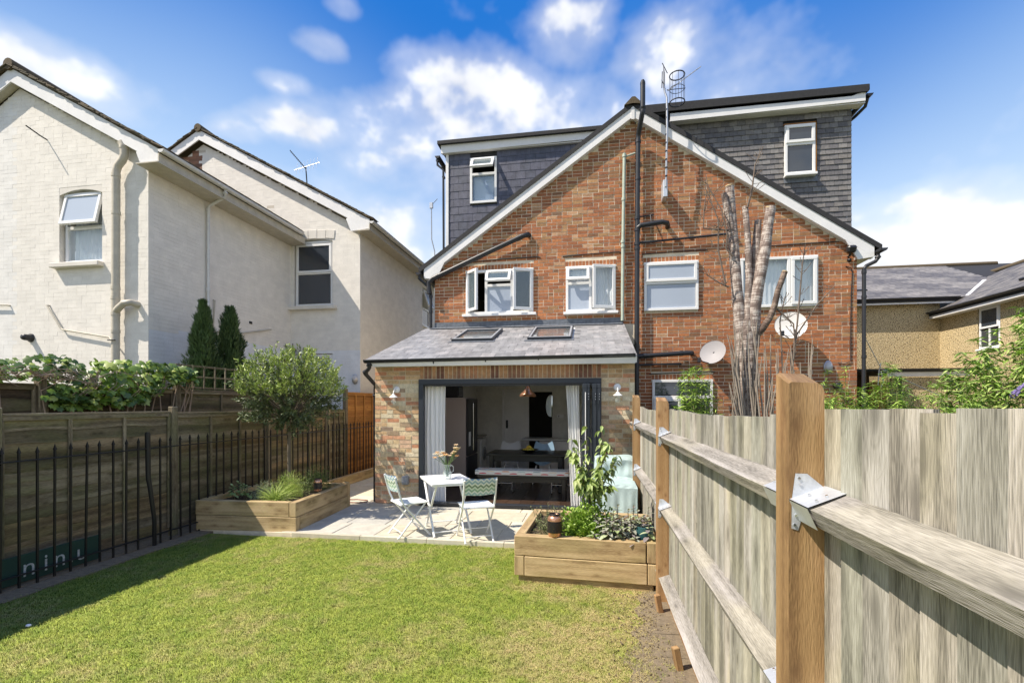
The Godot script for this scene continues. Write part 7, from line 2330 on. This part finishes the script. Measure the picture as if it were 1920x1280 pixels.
	part("flex", MB.new().tube([Vector3(0, 0.23, 0), Vector3(0, 1.12, 0)], 0.004, 6), M.black, pl)
	var st := thing("wall_speaker", "small dark object fixed to the back wall beside the right curtain", "wall fitting", "", Vector3(-0.52, 1.92, -12.59))
	part("body", CB(Vector3.ZERO, Vector3(0.1, 0.24, 0.05), 0.01), M.black, st)

# ---------------------------------------------------------------- fittings on the walls and roofs
func yagi(a: Node3D, from: Vector3, to: Vector3, n: int, half: float, side: Vector3, m: Material) -> void:
	part("boom", MB.new().tube([from, to], 0.011, 6), m, a)
	var el := MB.new()
	for k in n:
		var p := from.lerp(to, (k + 0.4) / n)
		el.tube([p - side * half, p + side * half], 0.0035, 5)
	part("element", el, m, a)

func fittings() -> void:
	# main aerial on the right house
	var a := thing("television_aerial", "television aerial on a tall wall mast with a round dipole cage beside the soil stack", "aerial", "television aerials")
	part("mast", MB.new().tube([Vector3(1.55, 6.30, -10.34), Vector3(1.565, 7.5, -10.27), Vector3(1.56, 8.12, -10.27), Vector3(1.52, 8.24, -10.27), Vector3(1.50, 8.40, -10.27)], 0.021, 10), M.alu, a)
	part("wall_bracket", CB(Vector3(1.545, 6.28, -10.5), Vector3(0.09, 0.36, 0.3), 0.01), M.galv, a)
	var bm := MB.new()
	for k in 9:
		bm.tube([Vector3(1.553, 6.5 + k * 0.17, -10.31 + 0.005 * k), Vector3(1.553, 6.525 + k * 0.17, -10.31 + 0.005 * k)], 0.025, 8)
	part("band", bm, M.pipe_black, a)
	yagi(a, Vector3(1.58, 8.26, -10.27), Vector3(2.24, 8.71, -10.30), 9, 0.05, Vector3(0.3, -0.4, 0.85).normalized(), M.alu)
	var rf_ := MB.new()
	for q in [[Vector3(1.53, 8.30, -10.27), Vector3(1.46, 8.50, -10.27)], [Vector3(1.56, 8.58, -10.2), Vector3(1.46, 8.80, -10.2)], [Vector3(1.47, 8.38, -10.34), Vector3(1.48, 8.72, -10.34)]]:
		rf_.tube(q, 0.009, 6)
	for k in 4:
		rf_.tube([Vector3(1.475 + 0.02 * k, 8.25, -10.15 - 0.07 * k), Vector3(1.475 + 0.02 * k, 8.72, -10.15 - 0.07 * k)], 0.004, 5)
	part("reflector", rf_, M.pipe_black, a)
	var cage := MB.new()
	for y in [8.0, 8.28, 8.56]:
		var rg := []
		for k in 25:
			rg.append(Vector3(1.765 + 0.15 * cos(TAU * k / 24.0), y, -10.27 + 0.15 * sin(TAU * k / 24.0)))
		cage.tube(rg, 0.012 if y != 8.28 else 0.006, 6, false)
	for k in 8:
		var p := Vector3(1.765 + 0.15 * cos(TAU * k / 8.0), 0, -10.27 + 0.15 * sin(TAU * k / 8.0))
		cage.tube([p + Vector3.UP * 8.0, p + Vector3.UP * 8.56], 0.0045, 5)
	cage.tube([Vector3(1.56, 8.28, -10.27), Vector3(1.93, 8.28, -10.27)], 0.008, 6)
	part("dipole_cage", cage, M.pipe_black, a)
	rebase(a, Vector3(1.55, 6.2, -10.5))
	var b := thing("television_aerial", "small television aerial with a toothed boom on the cream house roof", "aerial", "television aerials")
	part("mast", MB.new().tube([Vector3(-7.6, 7.3, -11.8), Vector3(-7.6, 7.75, -11.78), Vector3(-7.62, 8.15, -11.76)], 0.016, 8), M.iron, b)
	yagi(b, Vector3(-7.60, 8.1, -11.74), Vector3(-8.05, 8.62, -11.70), 12, 0.045, Vector3(0.4, 0.45, 0.8).normalized(), M.iron)
	var gr := MB.new()
	for k in 7:
		gr.tube([Vector3(-7.88 + 0.10 * k, 7.97 + 0.02 * k, -11.72), Vector3(-7.88 + 0.10 * k, 8.30 + 0.02 * k, -11.78)], 0.004, 5)
	gr.tube([Vector3(-7.95, 8.10, -11.75), Vector3(-7.2, 8.25, -11.75)], 0.008, 6)
	part("reflector", gr, M.alu, b)
	rebase(b, Vector3(-7.6, 7.3, -11.8))
	var c := thing("television_aerial", "thin kinked aerial mast rising behind the gap between the two houses", "aerial", "television aerials")
	part("mast", MB.new().tube([Vector3(-4.40, 3.0, -13.0), Vector3(-4.40, 6.1, -13.0), Vector3(-4.49, 6.45, -13.0), Vector3(-4.50, 7.45, -13.0)], 0.014, 8), M.alu, c)
	part("head", CB(Vector3(-4.5, 7.42, -13.0), Vector3(0.10, 0.17, 0.05), 0.01), M.galv, c)
	part("boom", MB.new().tube([Vector3(-4.5, 7.42, -13.0), Vector3(-4.32, 7.6, -13.0)], 0.008, 6), M.iron, c)
	rebase(c, Vector3(-4.4, 3, -13))
	# dishes
	for q in [["grey satellite dish on the brick wall above the ground floor window", Vector3(2.50, 2.83, -10.42), 0.26, M.dish, -0.55, 0.35], ["white satellite dish behind the bare stems right of the pruned cherry", Vector3(3.98, 3.34, -10.36), 0.29, M.dish_white, -0.25, 0.3]]:
		var s := thing("satellite_dish", q[0], "satellite dish", "satellite dishes", q[1], q[4])
		var rr: float = q[2]
		part("reflector", MB.new().lathe([[0.0, -0.05], [rr * 0.5, -0.037], [rr, 0.0], [rr * 1.01, 0.008], [rr, -0.006], [rr * 0.5, -0.045], [0.0, -0.058]], Transform3D(Basis(Vector3.RIGHT, PI / 2 - q[5]), Vector3.ZERO), 32), q[3], s)
		part("arm", MB.new().tube([Vector3(-0.02, -rr * 0.95, 0.02), Vector3(-0.16, -rr * 0.75, 0.26)], 0.011, 6), M.pipe_black, s)
		part("receiver", CB(Vector3(-0.175, -rr * 0.68, 0.28), Vector3(0.06, 0.10, 0.07), 0.01), M.pipe_black, s)
		part("bracket", MB.new().tube([Vector3(0, 0, -0.05), Vector3(0.04, -0.08, -0.14), Vector3(0.06, -0.16, -0.22)], 0.02, 8), M.pipe_black, s)
	# lamps
	for q in [["white glass-shaded wall lamp on the brick pier left of the folding doors", Vector3(-3.37, 2.0, -7.90)], ["white glass-shaded wall lamp on the brick pier right of the folding doors", Vector3(0.425, 2.02, -7.90)]]:
		var w := thing("wall_lamp", q[0], "wall lamp", "wall lamps beside the folding doors", q[1])
		part("backplate", MB.new().lathe([[0.0, 0.03], [0.03, 0.028], [0.055, 0.016], [0.06, 0.0]], Transform3D(Basis(Vector3.RIGHT, PI / 2), Vector3.ZERO), 20), M.white, w)
		part("arm", MB.new().tube([Vector3(0, 0.0, 0.02), Vector3(0, -0.01, 0.10), Vector3(0, -0.05, 0.14), Vector3(0, -0.09, 0.14)], 0.010, 8), M.white, w)
		part("shade", MB.new().lathe([[0.022, 0.03], [0.03, 0.01], [0.07, -0.022], [0.076, -0.03], [0.07, -0.03], [0.025, 0.0]], Transform3D(Basis(), Vector3(0, -0.11, 0.14)), 20), M.white, w)
		part("glass", MB.new().lathe([[0.036, 0.0], [0.042, -0.04], [0.042, -0.10], [0.030, -0.125], [0.0, -0.13]], Transform3D(Basis(), Vector3(0, -0.125, 0.14)), 16), M.clear_glass, w)
	for q in [["oval bulkhead lamp low on the right brick house near its downpipe", Vector3(4.79, 2.50, -10.64), "bulkhead lamps"], ["oval bulkhead lamp on the white-painted corner of the cream house", Vector3(-6.24, 2.42, -11.86), "bulkhead lamps"]]:
		var w := thing("bulkhead_lamp", q[0], "wall lamp", q[2], q[1])
		part("glass", MB.new().lathe([[0.0, 0.085], [0.04, 0.08], [0.065, 0.05], [0.07, 0.01]], Transform3D(Basis(Vector3(1, 0, 0), Vector3(0, 0, 1), Vector3(0, -1.7, 0)), Vector3.ZERO), 20), M.dish_white, w)
		part("rim", MB.new().lathe([[0.07, 0.0], [0.082, 0.0], [0.082, 0.02], [0.07, 0.024]], Transform3D(Basis(Vector3(1, 0, 0), Vector3(0, 0, 1), Vector3(0, -1.7, 0)), Vector3.ZERO), 20), M.galv, w)
	var sl := thing("security_lamp", "black security lamp under the right eaves of the brick house", "security lamp", "", Vector3(5.16, 4.86, -10.64))
	part("head", CB(Vector3(0, 0, 0.13), Vector3(0.17, 0.14, 0.12), 0.03, Basis(Vector3.RIGHT, 0.4)), M.black, sl)
	part("arm", MB.new().tube([Vector3(0, -0.12, 0.0), Vector3(0, -0.12, 0.06), Vector3(0, -0.05, 0.10)], 0.02, 8), M.black, sl)
	part("sensor", MB.new().lathe([[0.0, 0.05], [0.03, 0.045], [0.04, 0.0]], Transform3D(Basis(Vector3.RIGHT, PI / 2), Vector3(0.02, -0.19, 0.0)), 12), M.black, sl)
	var fl := thing("wall_vent", "black round flue low on the right brick wall beside the big fence post", "flue", "", Vector3(4.95, 2.12, -10.64))
	part("pipe", MB.new().lathe([[0.0, 0.12], [0.06, 0.12], [0.07, 0.10], [0.07, 0.0]], Transform3D(Basis(Vector3.RIGHT, PI / 2), Vector3.ZERO), 16), M.black, fl)
	var ln := thing("wall_lantern", "small black lantern on the cream house over the olive tree", "wall lamp", "", Vector3(-8.0, 3.05, -11.75))
	part("cap", MB.new().lathe([[0.11, 0.16], [0.06, 0.21], [0.015, 0.24], [0.012, 0.34], [0.0, 0.35]], Transform3D(), 12), M.black, ln)
	part("body", MB.new().lathe([[0.0, -0.02], [0.05, 0.0], [0.08, 0.16]], Transform3D(), 6), M.dark_glass, ln)
	part("bracket", MB.new().tube([Vector3(0, 0.2, 0), Vector3(0, 0.22, -0.12)], 0.012, 6), M.black, ln)
	var bt := thing("garden_trellis", "small black square-grid trellis against the white band of the cream house", "trellis", "", Vector3(-7.6, 2.66, -10.1))
	var tm := MB.new()
	for k in 5:
		tm.box(Vector3(0, 0.09, -0.3 + k * 0.15), Vector3(0.02, 0.22, 0.022))
	for y in [-0.01, 0.19]:
		tm.box(Vector3(0.003, y, 0), Vector3(0.02, 0.022, 0.64))
	part("lath", tm, M.black, bt)
	part("post", B(Vector3(0, -1.4, 0.29), Vector3(0.03, 2.6, 0.03)), M.black, bt)
	part("post", B(Vector3(0, -1.4, -0.29), Vector3(0.03, 2.6, 0.03)), M.black, bt)
	var ob := thing("outdoor_socket", "grey weatherproof socket box low on the left brick pier", "socket", "", Vector3(-3.19, 0.42, -7.86))
	part("box", CB(Vector3.ZERO, Vector3(0.11, 0.15, 0.10), 0.012), M.grey_plastic, ob)
	part("cover", CB(Vector3(0, 0.01, 0.055), Vector3(0.10, 0.12, 0.02), 0.008), M.grey_plastic, ob)
	var gt := TextMesh.new()
	var fo := SystemFont.new()
	fo.font_names = PackedStringArray(["Droid Serif"])
	fo.font_italic = true
	gt.font = fo
	gt.text = "Yard"
	gt.font_size = 32
	gt.pixel_size = 0.0028
	gt.depth = 0.002
	solo("wall_lettering", gt, M.black, "small black handwritten word on the bricks above the outdoor socket", "lettering", "", Transform3D(Basis(Vector3.BACK, 0.06), Vector3(-3.15, 0.585, -7.902)))
	# washing line
	var wl := thing("washing_line", "thin washing line with a knotted loop hanging over the right garden", "washing line")
	part("line", MB.new().tube([Vector3(5.40, 3.2, -10.6), Vector3(6.51, 2.54, -12.0), Vector3(7.65, 1.95, -12.0), Vector3(8.6, 1.6, -12.2)], 0.009, 5), M.dish_white, wl)
	part("knot", MB.new().lathe([[0.0, -0.05], [0.05, -0.02], [0.05, 0.02], [0.0, 0.05]], Transform3D(Basis(), Vector3(6.60, 2.50, -12.0)), 8), mat(lin(0.12, 0.10, 0.35), 0.8), wl)
	part("loop", MB.new().tube([Vector3(6.50, 2.68, -12), Vector3(6.46, 2.5, -12), Vector3(6.44, 2.2, -12), Vector3(6.50, 2.12, -12), Vector3(6.55, 2.25, -12), Vector3(6.50, 2.5, -12)], 0.012, 5), M.dish_white, wl)
	part("post", MB.new().tube([Vector3(8.6, -0.1, -12.2), Vector3(8.6, 1.65, -12.2)], 0.03, 8), M.alu, wl)
	rebase(wl, Vector3(6.5, 0, -12))

func _ready() -> void:
	rng.seed = 20240611
	set_the_air()
	make_materials()
	M.curtain = mat(lin(0.85, 0.85, 0.84), 0.9)
	M.curtain.backlight_enabled = true
	M.curtain.backlight = Color(0.5, 0.5, 0.5)
	ground()
	left_house()
	right_house()
	cream_house()
	pebble_house()
	kitchen()
	left_fences()
	right_fence()
	beds()
	furniture()
	olive_tree()
	sapling()
	herbs()
	vines()
	conifers()
	right_garden()
	fittings()
